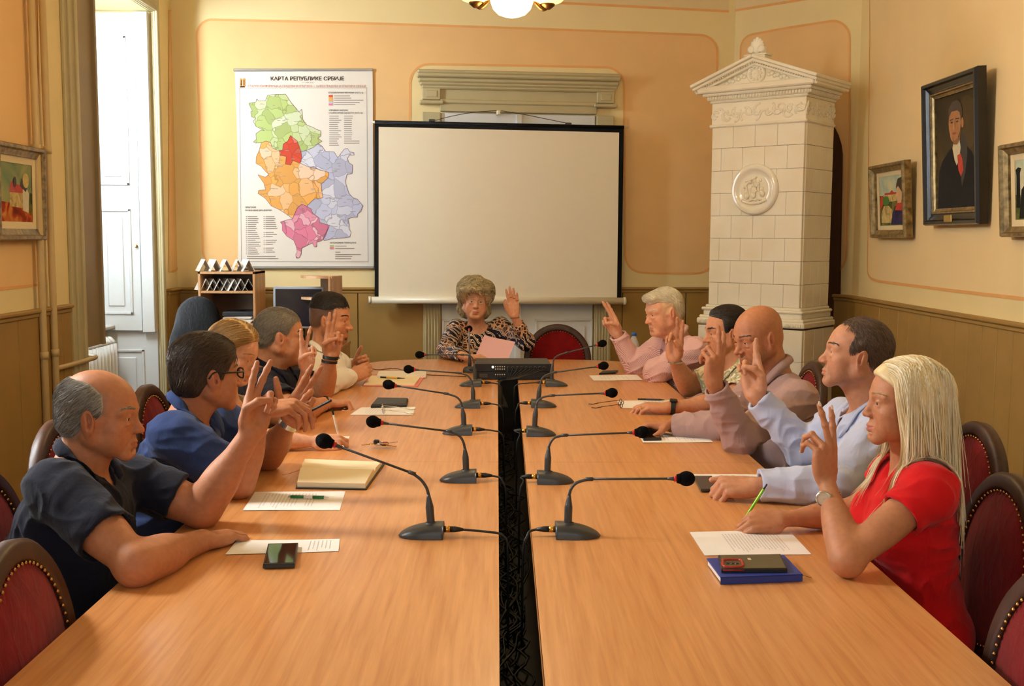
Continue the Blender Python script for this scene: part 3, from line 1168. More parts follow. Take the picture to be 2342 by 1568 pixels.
class Solid:
    def __init__(s):
        s.p = []
        s.disp = None
        s.outer = False

    def copy(s):
        c = Solid()
        c.p = list(s.p)
        c.disp = s.disp
        return c

    def rc(s, a, b, ra, rb, k=0.012, op='u'):
        a, b = np.array(a, np.float32), np.array(b, np.float32)
        s.p.append(('rc', op, k, (a, b, ra, rb), (a + b) / 2, np.linalg.norm(b - a) / 2 + max(ra, rb)))
        return s

    def sp(s, c, r, k=0.012, op='u'):
        return s.rc(c, np.array(c) + 1e-4, r, r, k, op)

    def el(s, c, r, R=None, k=0.012, op='u'):
        c, r = np.array(c, np.float32), np.array(r, np.float32)
        R = np.eye(3, dtype=np.float32) if R is None else np.array(R, np.float32)
        s.p.append(('el', op, k, (c, r, R), c, float(max(r))))
        return s

    def flat(s, a, b, ra, rb, k=0.006, op='u', rim=0.004):
        """cone piece with a flat end at b"""
        a, b = np.array(a, np.float32), np.array(b, np.float32)
        s.p.append(('fl', op, k, (a, b, ra, rb, rim), (a + b) / 2, np.linalg.norm(b - a) / 2 + max(ra, rb)))
        return s

    def plane(s, p0, n, k=0.005):
        """keep the side the normal points away from"""
        s.p.append(('pl', 'i', k, (np.array(p0, np.float32), np.array(nrm(n), np.float32)), np.zeros(3), 1e9))
        return s

    def fn(s, f, op='i', k=0.006):
        s.p.append(('fn', op, k, f, np.zeros(3), 1e9))
        return s

    @staticmethod
    def ev1(pr, X):
        t, a = pr[0], pr[3]
        if t == 'rc':
            p, q, ra, rb = a
            ba = q - p
            pa = X - p
            h = np.clip((pa @ ba) / (ba @ ba + 1e-12), 0, 1)
            return np.linalg.norm(pa - h[..., None] * ba, axis=-1) - (ra + (rb - ra) * h)
        if t == 'el':
            c, r, R = a
            q = (X - c) @ R
            k0 = np.linalg.norm(q / r, axis=-1)
            k1 = np.linalg.norm(q / (r * r), axis=-1)
            return np.where(k0 < 0.05, -min(r), k0 * (k0 - 1) / np.maximum(k1, 1e-6))
        if t == 'fl':
            p, q, ra, rb, rim = a
            L = np.linalg.norm(q - p)
            n = (q - p) / L
            pa = X - p
            t_ = pa @ n
            h = np.clip(t_ / L, 0, 1)
            rad = np.linalg.norm(pa - h[..., None] * (q - p), axis=-1) - (ra + (rb - ra) * h)
            return -smin(-rad, -(t_ - L), rim)
        if t == 'pl':
            return (X - a[0]) @ a[1]
        if t == 'fn':
            return a(X)

    def ev(s, X, cen=None, hd=0.0):
        """X (n,...,3); cen (n,3) block centres for culling"""
        d = np.full(X.shape[:-1], 1.0, np.float32)
        todo = s.outer and s.disp is not None
        for pr in s.p:
            op, k = pr[1], pr[2]
            if todo and op != 'u':
                d = d - s.disp(X)
                todo = False
            if cen is not None and pr[5] < 1e8:
                m = np.linalg.norm(cen - pr[4], axis=1) < pr[5] + hd + k + 0.012
                if not m.any():
                    continue
                dd = s.ev1(pr, X[m])
                if op == 'u':
                    d[m] = smin(d[m], dd, k)
                elif op == 's':
                    d[m] = -smin(-d[m], dd, k)
                else:
                    d[m] = -smin(-d[m], -dd, k)
            else:
                dd = s.ev1(pr, X)
                d = smin(d, dd, k) if op == 'u' else (-smin(-d, dd, k) if op == 's' else -smin(-d, -dd, k))
        if s.disp is not None and (todo or not s.outer):
            d = d - s.disp(X)
        return d

    def bounds(s, pad=0.03):
        lo = np.min([p[4] - p[5] for p in s.p if p[1] == 'u' and p[5] < 1e8], axis=0)
        hi = np.max([p[4] + p[5] for p in s.p if p[1] == 'u' and p[5] < 1e8], axis=0)
        return lo - pad, hi + pad

    def mesh(s, h, lo=None, hi=None):
        """surface nets at cell size h"""
        if lo is None:
            lo, hi = s.bounds()
        B = 8
        nb = np.ceil((hi - lo) / (h * B)).astype(int)
        bc = np.stack(np.meshgrid(*[np.arange(n) for n in nb], indexing='ij'), -1).reshape(-1, 3)
        cen = (lo + (bc + 0.5) * h * B).astype(np.float32)
        hd = h * B * 0.5 * 1.7321
        dc = s.ev(cen[:, None, :], cen, hd * 2)[:, 0]
        act = np.abs(dc) < hd * 1.35 + 0.02
        N = nb * B
        G = np.empty(N, np.float32)
        Gb = G.reshape(nb[0], B, nb[1], B, nb[2], B)
        Gb[:] = np.where(dc < 0, -1.0, 1.0).reshape(nb[0], 1, nb[1], 1, nb[2], 1)
        ab, ac = bc[act], cen[act]
        off = np.stack(np.meshgrid(*[np.arange(B)] * 3, indexing='ij'), -1).astype(np.float32)
        for i in range(0, len(ab), 400):
            b_ = ab[i:i + 400]
            X = (lo + (b_[:, None, None, None, :] * B + off[None]) * h).astype(np.float32)
            v = s.ev(X, ac[i:i + 400], hd)
            Gb[b_[:, 0], :, b_[:, 1], :, b_[:, 2], :] = v
        S = G < 0
        c = S.astype(np.int8)
        cs = c[:-1] + c[1:]
        cs = cs[:, :-1] + cs[:, 1:]
        cs = cs[:, :, :-1] + cs[:, :, 1:]
        A = (cs > 0) & (cs < 8)
        idx = np.full(A.shape, -1, np.int32)
        ij = np.argwhere(A)
        idx[A] = np.arange(len(ij))
        g = np.empty((len(ij), 2, 2, 2), np.float32)
        for dx in (0, 1):
            for dy in (0, 1):
                for dz in (0, 1):
                    g[:, dx, dy, dz] = G[ij[:, 0] + dx, ij[:, 1] + dy, ij[:, 2] + dz]
        acc = np.zeros((len(ij), 3), np.float32)
        cnt = np.zeros(len(ij), np.float32)
        for ax in range(3):
            o1, o2 = [k for k in range(3) if k != ax]
            for a in (0, 1):
                for b in (0, 1):
                    i0, i1 = [0, 0, 0], [0, 0, 0]
                    i0[o1] = i1[o1] = a
                    i0[o2] = i1[o2] = b
                    i1[ax] = 1
                    v0, v1 = g[:, i0[0], i0[1], i0[2]], g[:, i1[0], i1[1], i1[2]]
                    m = (v0 < 0) != (v1 < 0)
                    t = np.where(m, v0 / np.where(m, v0 - v1, 1), 0)
                    q = np.zeros((len(ij), 3), np.float32)
                    q[:, ax] = t
                    q[:, o1] = a
                    q[:, o2] = b
                    acc += q * m[:, None]
                    cnt += m
        V = lo + (ij + acc / np.maximum(cnt, 1)[:, None]) * h
        F = []
        for ax in range(3):
            o1, o2 = (ax + 1) % 3, (ax + 2) % 3
            sl0, sl1 = [slice(None)] * 3, [slice(None)] * 3
            sl0[ax], sl1[ax] = slice(0, -1), slice(1, None)
            ch = S[tuple(sl0)] != S[tuple(sl1)]
            e = np.argwhere(ch)
            e = e[(e[:, o1] > 0) & (e[:, o2] > 0) & (e[:, o1] < N[o1] - 1) & (e[:, o2] < N[o2] - 1)]
            if not len(e):
                continue
            fl = S[e[:, 0], e[:, 1], e[:, 2]]
            qs = []
            for (a, b) in ((-1, -1), (0, -1), (0, 0), (-1, 0)):
                w = e.copy()
                w[:, o1] += a
                w[:, o2] += b
                qs.append(idx[w[:, 0], w[:, 1], w[:, 2]])
            q = np.stack(qs, 1)
            q[~fl] = q[~fl][:, ::-1]
            F.append(q)
        F = np.concatenate(F)
        F = F[(F >= 0).all(1)]
        return V, F


def npmesh(name, V, F, mat, parent=None, smooth=True, col=None, mi=None):
    me = D.meshes.new(name)
    n, m, k = len(V), len(F), F.shape[1]
    me.vertices.add(n)
    me.vertices.foreach_set('co', np.asarray(V, np.float32).ravel())
    me.loops.add(m * k)
    me.loops.foreach_set('vertex_index', np.asarray(F, np.int32).ravel())
    me.polygons.add(m)
    me.polygons.foreach_set('loop_start', np.arange(0, m * k, k, dtype=np.int32))
    me.polygons.foreach_set('use_smooth', np.full(m, smooth))
    for q in (mat if isinstance(mat, (list, tuple)) else [mat]):
        me.materials.append(q)
    if mi is not None:
        me.polygons.foreach_set('material_index', np.asarray(mi, np.int32))
    me.update(calc_edges=True)
    if col is not None:
        a = me.color_attributes.new('tint', 'FLOAT_COLOR', 'POINT')
        a.data.foreach_set('color', np.concatenate([col, np.ones((n, 1))], 1).astype(np.float32).ravel())
    o = D.objects.new(name, me)
    COL.objects.link(o)
    if parent is not None:
        o.parent = parent
    return o


def poly_sd(poly, x, y):
    """signed distance to a 2D polygon, negative inside"""
    poly = np.array(poly, np.float32)
    d = np.full(x.shape, 1e9, np.float32)
    s = np.ones(x.shape, np.float32)
    n = len(poly)
    for i in range(n):
        ax, ay = poly[i]
        bx, by = poly[i - 1]
        ex, ey = bx - ax, by - ay
        wx, wy = x - ax, y - ay
        h = np.clip((wx * ex + wy * ey) / (ex * ex + ey * ey + 1e-12), 0, 1)
        d = np.minimum(d, (wx - ex * h) ** 2 + (wy - ey * h) ** 2)
        c1, c2, c3 = y >= ay, y < by, ex * wy > ey * wx
        s = np.where((c1 & c2 & c3) | (~c1 & ~c2 & ~c3), -s, s)
    return s * np.sqrt(d)


def grad(S, X, e=0.002):
    g = np.empty_like(X)
    for k in range(3):
        o = np.zeros(3, X.dtype)
        o[k] = e
        g[:, k] = S.ev(X + o) - S.ev(X - o)
    return g / (np.linalg.norm(g, axis=1)[:, None] + 1e-9)


def strands(S, roots, dirf, length, steps, r0, rng, lift=0.002, wob=0.15, n=3, flat=1.0, tip=0.15, stick=1.0):
    """many fine locks that run over the solid S; returns verts, faces"""
    X = roots.astype(np.float32).copy()
    N = len(X)
    L = (length * rng.uniform(0.7, 1.15, N)).astype(np.float32)[:, None] / steps
    path = [X.copy()]
    w = rng.normal(0, wob, (N, 3)).astype(np.float32)
    for i in range(steps):
        g = grad(S, X)
        d = dirf(X, i / steps, g) + w
        dg = (d * g).sum(1)
        near = 1.0 if stick > 0 else np.clip(1.0 - (S.ev(X) - lift) / 0.012, 0, 1)
        d = d - dg[:, None] * g * (np.where(dg < 0, 1.0, 0.55 * stick) * near)[:, None]
        d /= np.linalg.norm(d, axis=1)[:, None] + 1e-9
        X = X + d * L
        sd = S.ev(X)
        tgt = lift * (0.4 + 0.9 * i / steps)
        push = np.where(sd < tgt, tgt - sd, np.where(stick > 0.5, np.minimum(0, tgt * 1.5 - sd) * 0.7, 0)).astype(np.float32)
        X = X + grad(S, X) * push[:, None]
        path.append(X.copy())
    Pth = np.stack(path, 1)
    m = steps + 1
    tg = np.gradient(Pth, axis=1)
    tg /= np.linalg.norm(tg, axis=2)[..., None] + 1e-9
    g0 = grad(S, roots.astype(np.float32))[:, None, :]
    x = np.cross(tg, np.broadcast_to(g0, tg.shape))
    x /= np.linalg.norm(x, axis=2)[..., None] + 1e-9
    y = np.cross(x, tg)
    prof = np.interp(np.linspace(0, 1, m), [0, 0.15, 0.6, 1], [0.7, 1, 0.85, tip]).astype(np.float32) * r0
    prof = prof[None, :, None] * rng.uniform(.7, 1.3, (N, 1, 1)).astype(np.float32)
    rings = []
    for j in range(n):
        a = 2 * PI * j / n
        rings.append(Pth + prof * (math.cos(a) * x + flat * math.sin(a) * y))
    V = np.stack(rings, 2).reshape(-1, 3)
    base = (np.arange(N) * m * n)[:, None, None]
    i_, j_ = np.meshgrid(np.arange(m - 1), np.arange(n), indexing='ij')
    a = i_ * n + j_
    b = i_ * n + (j_ + 1) % n
    q = np.stack([a, b, b + n, a + n], -1).reshape(1, -1, 4)
    F = (q + base).reshape(-1, 4)
    return V, F


def join(parts):
    V, F, o = [], [], 0
    for v, f in parts:
        V.append(v)
        F.append(f + o)
        o += len(v)
    return np.concatenate(V), np.concatenate(F)
# ------------------------------------------------------------------ people
def skin_mat(name, col, rough=0.5):
    t = NT(name).base(col, rough, 0, 0.35)
    at = t.n('ShaderNodeVertexColor', layer_name='tint')
    nz = t.noise(size=60, detail=4)
    rp = t.ramp(nz, 'Fac', [(0.3, (0.9, 0.88, 0.86, 1)), (0.7, (1.08, 1.06, 1.05, 1))])
    mx = t.n('ShaderNodeMix', data_type='RGBA', blend_type='MULTIPLY')
    mx.inputs['Factor'].default_value = 1.0
    t.t.links.new(at.outputs['Color'], mx.inputs[6])
    t.t.links.new(rp.outputs['Color'], mx.inputs[7])
    t.t.links.new(mx.outputs[2], t.p.inputs['Base Color'])
    b = t.noise(size=380, detail=4)
    t.bump(b, 'Fac', 0.28, 0.003)
    t.p.inputs['Subsurface Weight'].default_value = 0.0
    return t.m


def hair_mat(name, dark, light, size=300):
    """every lock gets its own shade"""
    t = NT(name).base(light, 0.40, 0, 0.4)
    g = t.n('ShaderNodeNewGeometry')
    nz = t.noise(size=size, detail=2)
    ad = t.n('ShaderNodeMath', operation='MULTIPLY_ADD')
    ad.inputs[1].default_value = 0.35
    t.l(nz, 'Fac', ad, 0)
    sc = t.n('ShaderNodeMath', operation='MULTIPLY')
    sc.inputs[1].default_value = 0.75
    t.l(g, 'Random Per Island', sc, 0)
    t.l(sc, 'Value', ad, 2)
    rp = t.ramp(ad, 'Value', [(0.15, dark), (0.95, light)])
    t.l(rp, 'Color', t.p, 'Base Color')
    return t.m


M_skin = skin_mat('skin', (0.6, 0.35, 0.22, 1))
M_eye = plain('eye_white', srgb(206, 192, 178), 0.25, var=0)
M_iris = plain('dark_iris', srgb(58, 42, 30), 0.2, var=0)
M_nailv = plain('pale_nail', srgb(240, 214, 200), 0.3, var=0)
M_steel = plain('watch_steel', srgb(200, 196, 188), 0.25, metal=1.0, var=0)
M_clear = NT('clear_lens').base((0.9, 0.93, 0.95, 1), 0.04)
M_clear.p.inputs['Alpha'].default_value = 0.10
M_clear = M_clear.m


class Frame:
    """a turned, scaled local frame"""

    def __init__(s, t, R, sc=1.0):
        s.t, s.R, s.sc = np.array(t, float), np.array(R, float), sc

    def __call__(s, *p):
        p = p[0] if len(p) == 1 else p
        return s.t + s.sc * (s.R @ np.array(p, float))

    def inv(s, X):
        return ((X - s.t) @ s.R) / s.sc


def head_frame(c, facing, yaw, pitch, roll, sc):
    base = {'R': 0.0, 'L': PI, 'F': -PI / 2}[facing]
    a = base + math.radians(yaw)
    f = np.array([math.cos(a), math.sin(a), 0])
    r = np.array([f[1], -f[0], 0])
    u = np.array([0, 0, 1.0])
    p = math.radians(pitch)            # positive: looking down
    f2 = f * math.cos(p) - u * math.sin(p)
    u2 = np.cross(r, f2)
    q = math.radians(roll)
    r3 = r * math.cos(q) - u2 * math.sin(q)
    u3 = np.cross(r3, f2)
    return Frame(c, np.stack([r3, f2, u3], 1), sc)


def skull(S, F, o=0.0, k=0.02):
    """cranium only, grown by o"""
    s = F.sc
    S.el(F(0, -0.016, 0.034), np.array([0.074 + o, 0.097 + o, 0.083 + o]) * s, F.R, k)
    S.el(F(0, 0.022, 0.02), np.array([0.066 + o, 0.068 + o, 0.072 + o]) * s, F.R, k)
    S.el(F(0, -0.05, -0.018), np.array([0.062 + o, 0.056 + o, 0.056 + o]) * s, F.R, k)
    return S


def head(S, F, slit=1.0, age=0.8, jaw=1.0, nose=1.0, fat=0.0, ears=1.0, fem=0.0, brow=1.0):
    age = age if not fem or fat > .5 else 0
    s = F.sc
    rc = lambda a, b, ra, rb, k=0.012, op='u': S.rc(F(*a), F(*b), ra * s, rb * s, k * s, op)
    el = lambda c, r, k=0.012, op='u', R=None: S.el(F(*c), np.array(r) * s, F.R if R is None else F.R @ R, k * s, op)
    skull(S, F, 0, 0.02 * s)
    el((0, 0.030, -0.038), (0.058 + .004 * fat, 0.055, 0.066), 0.03)
    for x in (-1, 1):
        rc((x * (0.053 + .004 * fat) * jaw, -0.008, -0.056), (x * 0.02 * jaw, 0.066, -0.098), 0.018 + .006 * fat, 0.016, 0.022)
        rc((x * 0.054, -0.006, -0.052), (x * 0.058, -0.004, -0.01), 0.018, 0.018, 0.02)
        el((x * 0.043, 0.055, -0.030), (0.022, 0.022, 0.018), 0.02)          # cheekbone
        el((x * 0.040, 0.048, -0.060), (0.024 + .006 * fat, 0.026, 0.03), 0.022)   # cheek
        rc((x * 0.012, 0.081, 0.017), (x * 0.046, 0.066, 0.015), 0.0105 * brow, 0.010 * brow, 0.016)   # brow
    rc((-0.012, 0.074, -0.104), (0.012, 0.074, -0.104), 0.0145, 0.0145, 0.02)    # chin
    el((0, 0.066, -0.070), (0.030, 0.026, 0.026), 0.02)                        # muzzle
    if fat > 0.3:
        el((0, 0.022, -0.104), (0.045, 0.045, 0.024 + .014 * fat), 0.03)        # under the chin
    # sockets
    for x in (-1, 1):
        el((x * 0.032, 0.094, -0.002), (0.017, 0.016, 0.0115), 0.014, 's')
    # nose
    rc((0, 0.082, 0.006), (0, 0.0985 + .004 * (nose - 1), -0.028), 0.0076, 0.0092, 0.012)
    rc((0, 0.0995 * (1 + .03 * (nose - 1)), -0.029), (0, 0.1055 + .02 * (nose - 1), -0.0365), 0.0090 * nose, 0.0098 * nose, 0.007)
    for x in (-1, 1):
        el((x * 0.0125 * nose, 0.0935, -0.039), (0.0074 * nose, 0.0110, 0.0072), 0.007)
        el((x * 0.0065, 0.0985, -0.0485), (0.0032, 0.005, 0.004), 0.003, 's')
    # eyelids
    for x in (-1, 1):
        c = (x * 0.0315, 0.0705, -0.002)
        el((c[0], c[1] + .0012, c[2] + 0.0042), (0.0148, 0.0140, 0.0112), 0.004)
        el((c[0], c[1], c[2] - 0.0068), (0.0146, 0.0132, 0.0086), 0.005)
        el((c[0], c[1] + 0.0150, c[2] - 0.0016), (0.0122, 0.0075, 0.0034 * slit), 0.0025, 's')
    # mouth
    lip = 0.0012 * fem
    for x in (-1, 1):
        rc((x * 0.0225, 0.0815, -0.0712), (x * 0.004, 0.0925, -0.0682), 0.003, 0.0048 + lip, 0.006)
        rc((x * 0.0225, 0.0815, -0.0722), (0, 0.0905, -0.0788), 0.003, 0.0058 + lip, 0.006)
        rc((x * 0.0245, 0.0855, -0.0712), (0, 0.0975, -0.0736), 0.0014, 0.0019, 0.003, 's')
    el((0, 0.086, -0.092), (0.018, 0.008, 0.005), 0.008, 's')
    # folds beside the mouth and under the eyes
    if age:
        for x in (-1, 1):
            rc((x * 0.019, 0.094, -0.044), (x * 0.033, 0.078, -0.080), 0.0012 * age, 0.0018 * age, 0.008, 's')
            el((x * 0.034, 0.080, -0.0165), (0.014, 0.006, 0.004), 0.006)
            rc((x * 0.022, 0.088, -0.0215), (x * 0.044, 0.077, -0.021), 0.0008 * age, 0.0008 * age, 0.004, 's')
    # ears
    for x in (-1, 1):
        R = rotz(x * -0.38) @ rotx(0.16)
        el((x * 0.0795, -0.010, -0.012), np.array((0.0075, 0.0185, 0.0315)) * ears, 0.006, 'u', R)
        el((x * 0.0760, -0.006, -0.040 * ears), (0.006, 0.009, 0.010), 0.006)
        el((x * 0.0895, -0.0065, -0.007), np.array((0.0095, 0.0115, 0.0205)) * ears, 0.0022, 's', R)
        el((x * 0.0835, -0.012, -0.010), np.array((0.0042, 0.0045, 0.0170)) * ears, 0.003, 'u', R)
        el((x * 0.0835, 0.0045, -0.018), (0.0045, 0.0045, 0.0065), 0.003, 'u', R)
        el((x * 0.0820, -0.0020, -0.019), (0.006, 0.0042, 0.0065), 0.002, 's', R)
    return S


def norm_frame(Fd, N):
    Fd = nrm(Fd)
    N = np.array(N, float)
    N = nrm(N - (N @ Fd) * Fd)
    return Fd, N


def hand(S, wrist, Fd, N, side, fingers, thumb, sc=1.0, slim=1.0, tips=None):
    """palm with four jointed fingers and a thumb.  Fd: wrist to knuckles, N: the way the palm faces.
    fingers: four (mcp, pip, dip, spread) in degrees; thumb: three directions in (F, T, N)"""
    Fd, N = norm_frame(Fd, N)
    T = np.cross(Fd, N) if side == 'R' else np.cross(N, Fd)
    B = np.stack([Fd, T, N], 1)
    w = np.array(wrist, float)
    pt = lambda f, t, n: w + sc * (B @ np.array([f, t, n]))
    q = sc * slim
    kn = [(0.090, 0.0275, -0.001), (0.095, 0.0085, -0.004), (0.090, -0.0105, -0.003), (0.080, -0.0275, 0.001)]
    ln = [(0.043, 0.026, 0.021), (0.047, 0.030, 0.022), (0.043, 0.028, 0.022), (0.034, 0.020, 0.019)]
    rd = [(0.0098, 0.0086, 0.0078, 0.0066), (0.0100, 0.0088, 0.0080, 0.0068), (0.0094, 0.0083, 0.0076, 0.0064), (0.0084, 0.0073, 0.0066, 0.0056)]
    # palm
    for i, k_ in enumerate(kn):
        S.rc(pt(0.006, k_[1] * 0.62, 0.0), pt(k_[0] - .012, k_[1], k_[2] + .001), 0.0150 * q, 0.0122 * q, 0.012 * sc)
    S.el(pt(0.040, 0.0255, 0.009), np.array([0.034, 0.016, 0.0145]) * q, B, 0.012 * sc)       # ball of the thumb
    S.el(pt(0.040, -0.0245, 0.007), np.array([0.036, 0.013, 0.013]) * q, B, 0.012 * sc)      # heel
    out = []
    for i in range(4):
        mcp, pip, dip, spr = fingers[i]
        p = pt(*kn[i])
        a = math.radians(spr)
        d0 = np.array([math.cos(a), math.sin(a), 0])
        ang = 0.0
        prev = p
        ends = [p]
        for j, fl in enumerate((mcp, pip, dip)):
            ang += math.radians(fl)
            dl = np.array([d0[0] * math.cos(ang), d0[1] * math.cos(ang), math.sin(ang)])
            nx = prev + sc * ln[i][j] * (B @ dl)
            S.rc(prev, nx, rd[i][j] * q, rd[i][j + 1] * q, 0.0042 * sc if j else 0.007 * sc)
            if j < 2:
                S.sp(nx, rd[i][j + 1] * q * 1.06, 0.004 * sc)
            prev = nx
            ends.append(nx)
        back = np.array([-d0[0] * math.sin(ang), -d0[1] * math.sin(ang), math.cos(ang)])
        out.append((ends, B @ np.array([d0[0] * math.cos(ang), d0[1] * math.cos(ang), math.sin(ang)]), -(B @ back), rd[i][3] * q))
    p = pt(0.020, 0.026, 0.006)
    r3 = (0.0148, 0.0118, 0.0104, 0.0082)
    l3 = (0.040, 0.034, 0.027)
    ends = [p]
    for j in range(3):
        nx = p + sc * l3[j] * (B @ nrm(thumb[j]))
        S.rc(p, nx, r3[j] * q, r3[j + 1] * q, (0.010, 0.005, 0.004)[j] * sc)
        p = nx
        ends.append(p)
    out.append((ends, B @ nrm(thumb[2]), B @ nrm((0.1, 0.6, -0.8)), r3[3] * q))
    return dict(fingers=out, B=B, w=w, pt=pt)


TH = dict(
    open=[(0.75, 0.62, 0.15), (0.80, 0.60, 0.05), (0.85, 0.5, 0.0)],
    wide=[(0.45, 0.85, 0.25), (0.62, 0.78, 0.0), (0.80, 0.6, -0.1)],
    fold=[(0.70, 0.30, 0.60), (0.60, -0.45, 0.62), (0.35, -0.85, 0.30)],
    side=[(0.85, 0.45, 0.2), (0.95, 0.2, 0.1), (0.98, 0.0, 0.12)],
    pinch=[(0.70, 0.25, 0.70), (0.75, -0.15, 0.65), (0.85, -0.25, 0.35)],
)
UP = (2, 3, 2)
CURL = (72, 88, 50)
V2 = [(*UP, 7), (*UP, -5), (*CURL, -1), (*CURL, -4)]
TWO = [(*UP, 0), (*UP, 0), (70, 92, 50, 0), (68, 95, 50, 0)]
FLATH = [(5, 7, 4, 2), (4, 6, 4, 0), (5, 7, 4, -1), (6, 8, 5, -3)]
REST = [(25, 28, 14, 5), (28, 30, 16, 1), (30, 32, 18, -3), (32, 34, 18, -8)]
FIST = [(62, 80, 45, 2), (64, 84, 45, 0), (66, 86, 45, -2), (66, 84, 45, -4)]
PEN = [(42, 42, 20, 2), (52, 48, 25, 0), (60, 58, 30, -2), (62, 62, 30, -5)]
BENT = [(45, 58, 30, 4), (48, 62, 32, 1), (50, 64, 34, -2), (50, 66, 34, -6)]


def limb(S, a, b, c, m=1.0, ex=0.0, fem=0.0):
    """upper arm, elbow, forearm"""
    a, b, c = map(np.array, (a, b, c))
    f = m * (1 - 0.14 * fem)
    S.rc(a, b, 0.045 * f + ex, 0.039 * f + ex, 0.025)
    S.el(a + (b - a) * 0.45, np.array([0.5 * 0.28, 0.050 * f + ex, 0.050 * f + ex]), axis_frame(b - a), 0.03)
    S.sp(b, 0.040 * f + ex, 0.02)
    S.rc(b, c, 0.042 * f + ex, 0.0265 * f + ex, 0.025)
    S.el(b + (c - b) * 0.30, np.array([0.095, 0.045 * f + ex, 0.043 * f + ex]), axis_frame(c - b), 0.03)
    return S


def axis_frame(d):
    d = nrm(d)
    t = np.array([0, 0, 1.0]) if abs(d[2]) < 0.9 else np.array([1.0, 0, 0])
    y = nrm(np.cross(t, d))
    return np.stack([d, y, np.cross(d, y)], 1)


class Torso:
    def __init__(s, hip, nb, sR, sL, w=1.0, d=1.0, belly=0.0, fem=0.0):
        s.hip, s.nb, s.sR, s.sL = map(lambda v: np.array(v, float), (hip, nb, sR, sL))
        s.w, s.d, s.belly, s.fem = w, d, belly, fem
        s.up = nrm(s.nb - s.hip)
        r = s.sR - s.sL
        s.right = nrm(r - (r @ s.up) * s.up)
        s.fwd = np.cross(s.up, s.right)
        s.L = np.linalg.norm(s.nb - s.hip)
        s.R = np.stack([s.right, s.fwd, s.up], 1)

    def at(s, r, f, u):
        return s.hip + s.right * r + s.fwd * f + s.up * (u * s.L)

    def add(s, S, o=0.0, shoulders=True):
        w, d = s.w, s.d
        mid = (s.sR + s.sL) / 2
        cs = mid - s.nb
        cf = cs @ s.fwd
        S.el(s.at(0, 0.012 + cf * .5, 0.62), (0.160 * w + o, 0.108 * d + o, 0.165 + o), s.R, 0.05)
        S.el(s.at(0, -0.012 + cf * .7, 0.79), (0.152 * w + o, 0.082 * d + o, 0.080 + o), s.R, 0.05)
        S.el(s.at(0, 0.012 + 0.035 * s.belly, 0.32), (0.150 * w + 0.02 * s.belly + o, 0.105 * d + 0.045 * s.belly + o, 0.19 + o), s.R, 0.06)
        S.el(s.at(0, 0.0, 0.04), (0.170 * w + o, 0.125 * d + o, 0.13 + o), s.R, 0.05)
        for sh in (s.sR, s.sL):
            S.rc(s.nb - s.up * 0.034 - s.fwd * .012 + (sh - s.nb) * 0.16, sh + (s.nb - sh) * 0.12 - s.up * 0.006, 0.042 + o, 0.049 + o, 0.045)
            if shoulders:
                S.sp(sh - s.up * 0.012, 0.054 + o, 0.04)
        if s.fem:
            for x in (-1, 1):
                S.el(s.at(x * 0.078, 0.088 * d + cf * .5, 0.64), (0.070 + o, 0.066 + o, 0.066 + o), s.R, 0.04)
        return S


def tint_body(V, F, base, red=0.35, stubble=None, scalp=None, lips=None):
    """skin colours that belong to the skin: lips, redder nose, cheeks and ears, shaved hair"""
    q = F.inv(V)
    c = np.tile(np.array(base[:3]), (len(V), 1))
    x, y, z = q[:, 0], q[:, 1], q[:, 2]

    def blob(cx, cy, cz, rx, ry, rz):
        return np.exp(-(((np.abs(x) - cx) / rx) ** 2 + ((y - cy) / ry) ** 2 + ((z - cz) / rz) ** 2))
    rd = np.array([base[0] * 1.06, base[1] * 0.66, base[2] * 0.62])
    w = np.clip(blob(0, 0.108, -0.036, .016, .02, .016) * .8 + blob(.044, .06, -.036, .024, .03, .022) * .55 + blob(.082, -.008, -.014, .014, .03, .04) * .7, 0, 1)[:, None] * red * 1.6
    c = c * (1 - np.clip(w, 0, 1)) + rd * np.clip(w, 0, 1)
    if stubble:
        col, k = stubble
        m = np.clip(blob(0, .07, -.098, .05, .05, .028) + blob(.05, .03, -.075, .03, .05, .035) + .6 * blob(0, .09, -.058, .026, .02, .008), 0, 1)
        m = m * (z < -0.03) * (y > -0.02)
        c = c * (1 - k * m[:, None]) + np.array(col[:3]) * k * m[:, None]
    if scalp:
        col, k, poly = scalp
        sd = poly_sd(poly, y, z)
        m = np.clip(0.5 - sd / 0.012, 0, 1) * (np.abs(x) < 0.0765 + 0.004)
        m = m * k
        c = c * (1 - m[:, None]) + np.array(col[:3]) * m[:, None]
    lp = np.array(lips[:3]) if lips else np.array([base[0] * .90, base[1] * .66, base[2] * .62])
    u = np.abs(x) / 0.025
    m = np.clip((1 - u) * 4, 0, 1) * np.clip(1 - np.abs(z + 0.0735) / (0.0092 * np.sqrt(np.clip(1 - u * u, .02, 1))), 0, 1) * (y > 0.078)
    m = np.clip(m * 2.2, 0, 1)[:, None] * .85
    c = c * (1 - m) + lp * m
    return c


def cap_roots(V, Fq, n, rng, mask=None):
    a = V[Fq[:, 0]]
    cr = np.linalg.norm(np.cross(V[Fq[:, 1]] - a, V[Fq[:, 3]] - a), axis=1)
    if mask is not None:
        cr = cr * mask((V[Fq].mean(1)))
    cr = cr / cr.sum()
    f = rng.choice(len(Fq), n, p=cr)
    u, v = rng.random((n, 1)), rng.random((n, 1))
    q = V[Fq[f]]
    return (q[:, 0] * (1 - u) * (1 - v) + q[:, 1] * u * (1 - v) + q[:, 2] * u * v + q[:, 3] * (1 - u) * v).astype(np.float32)


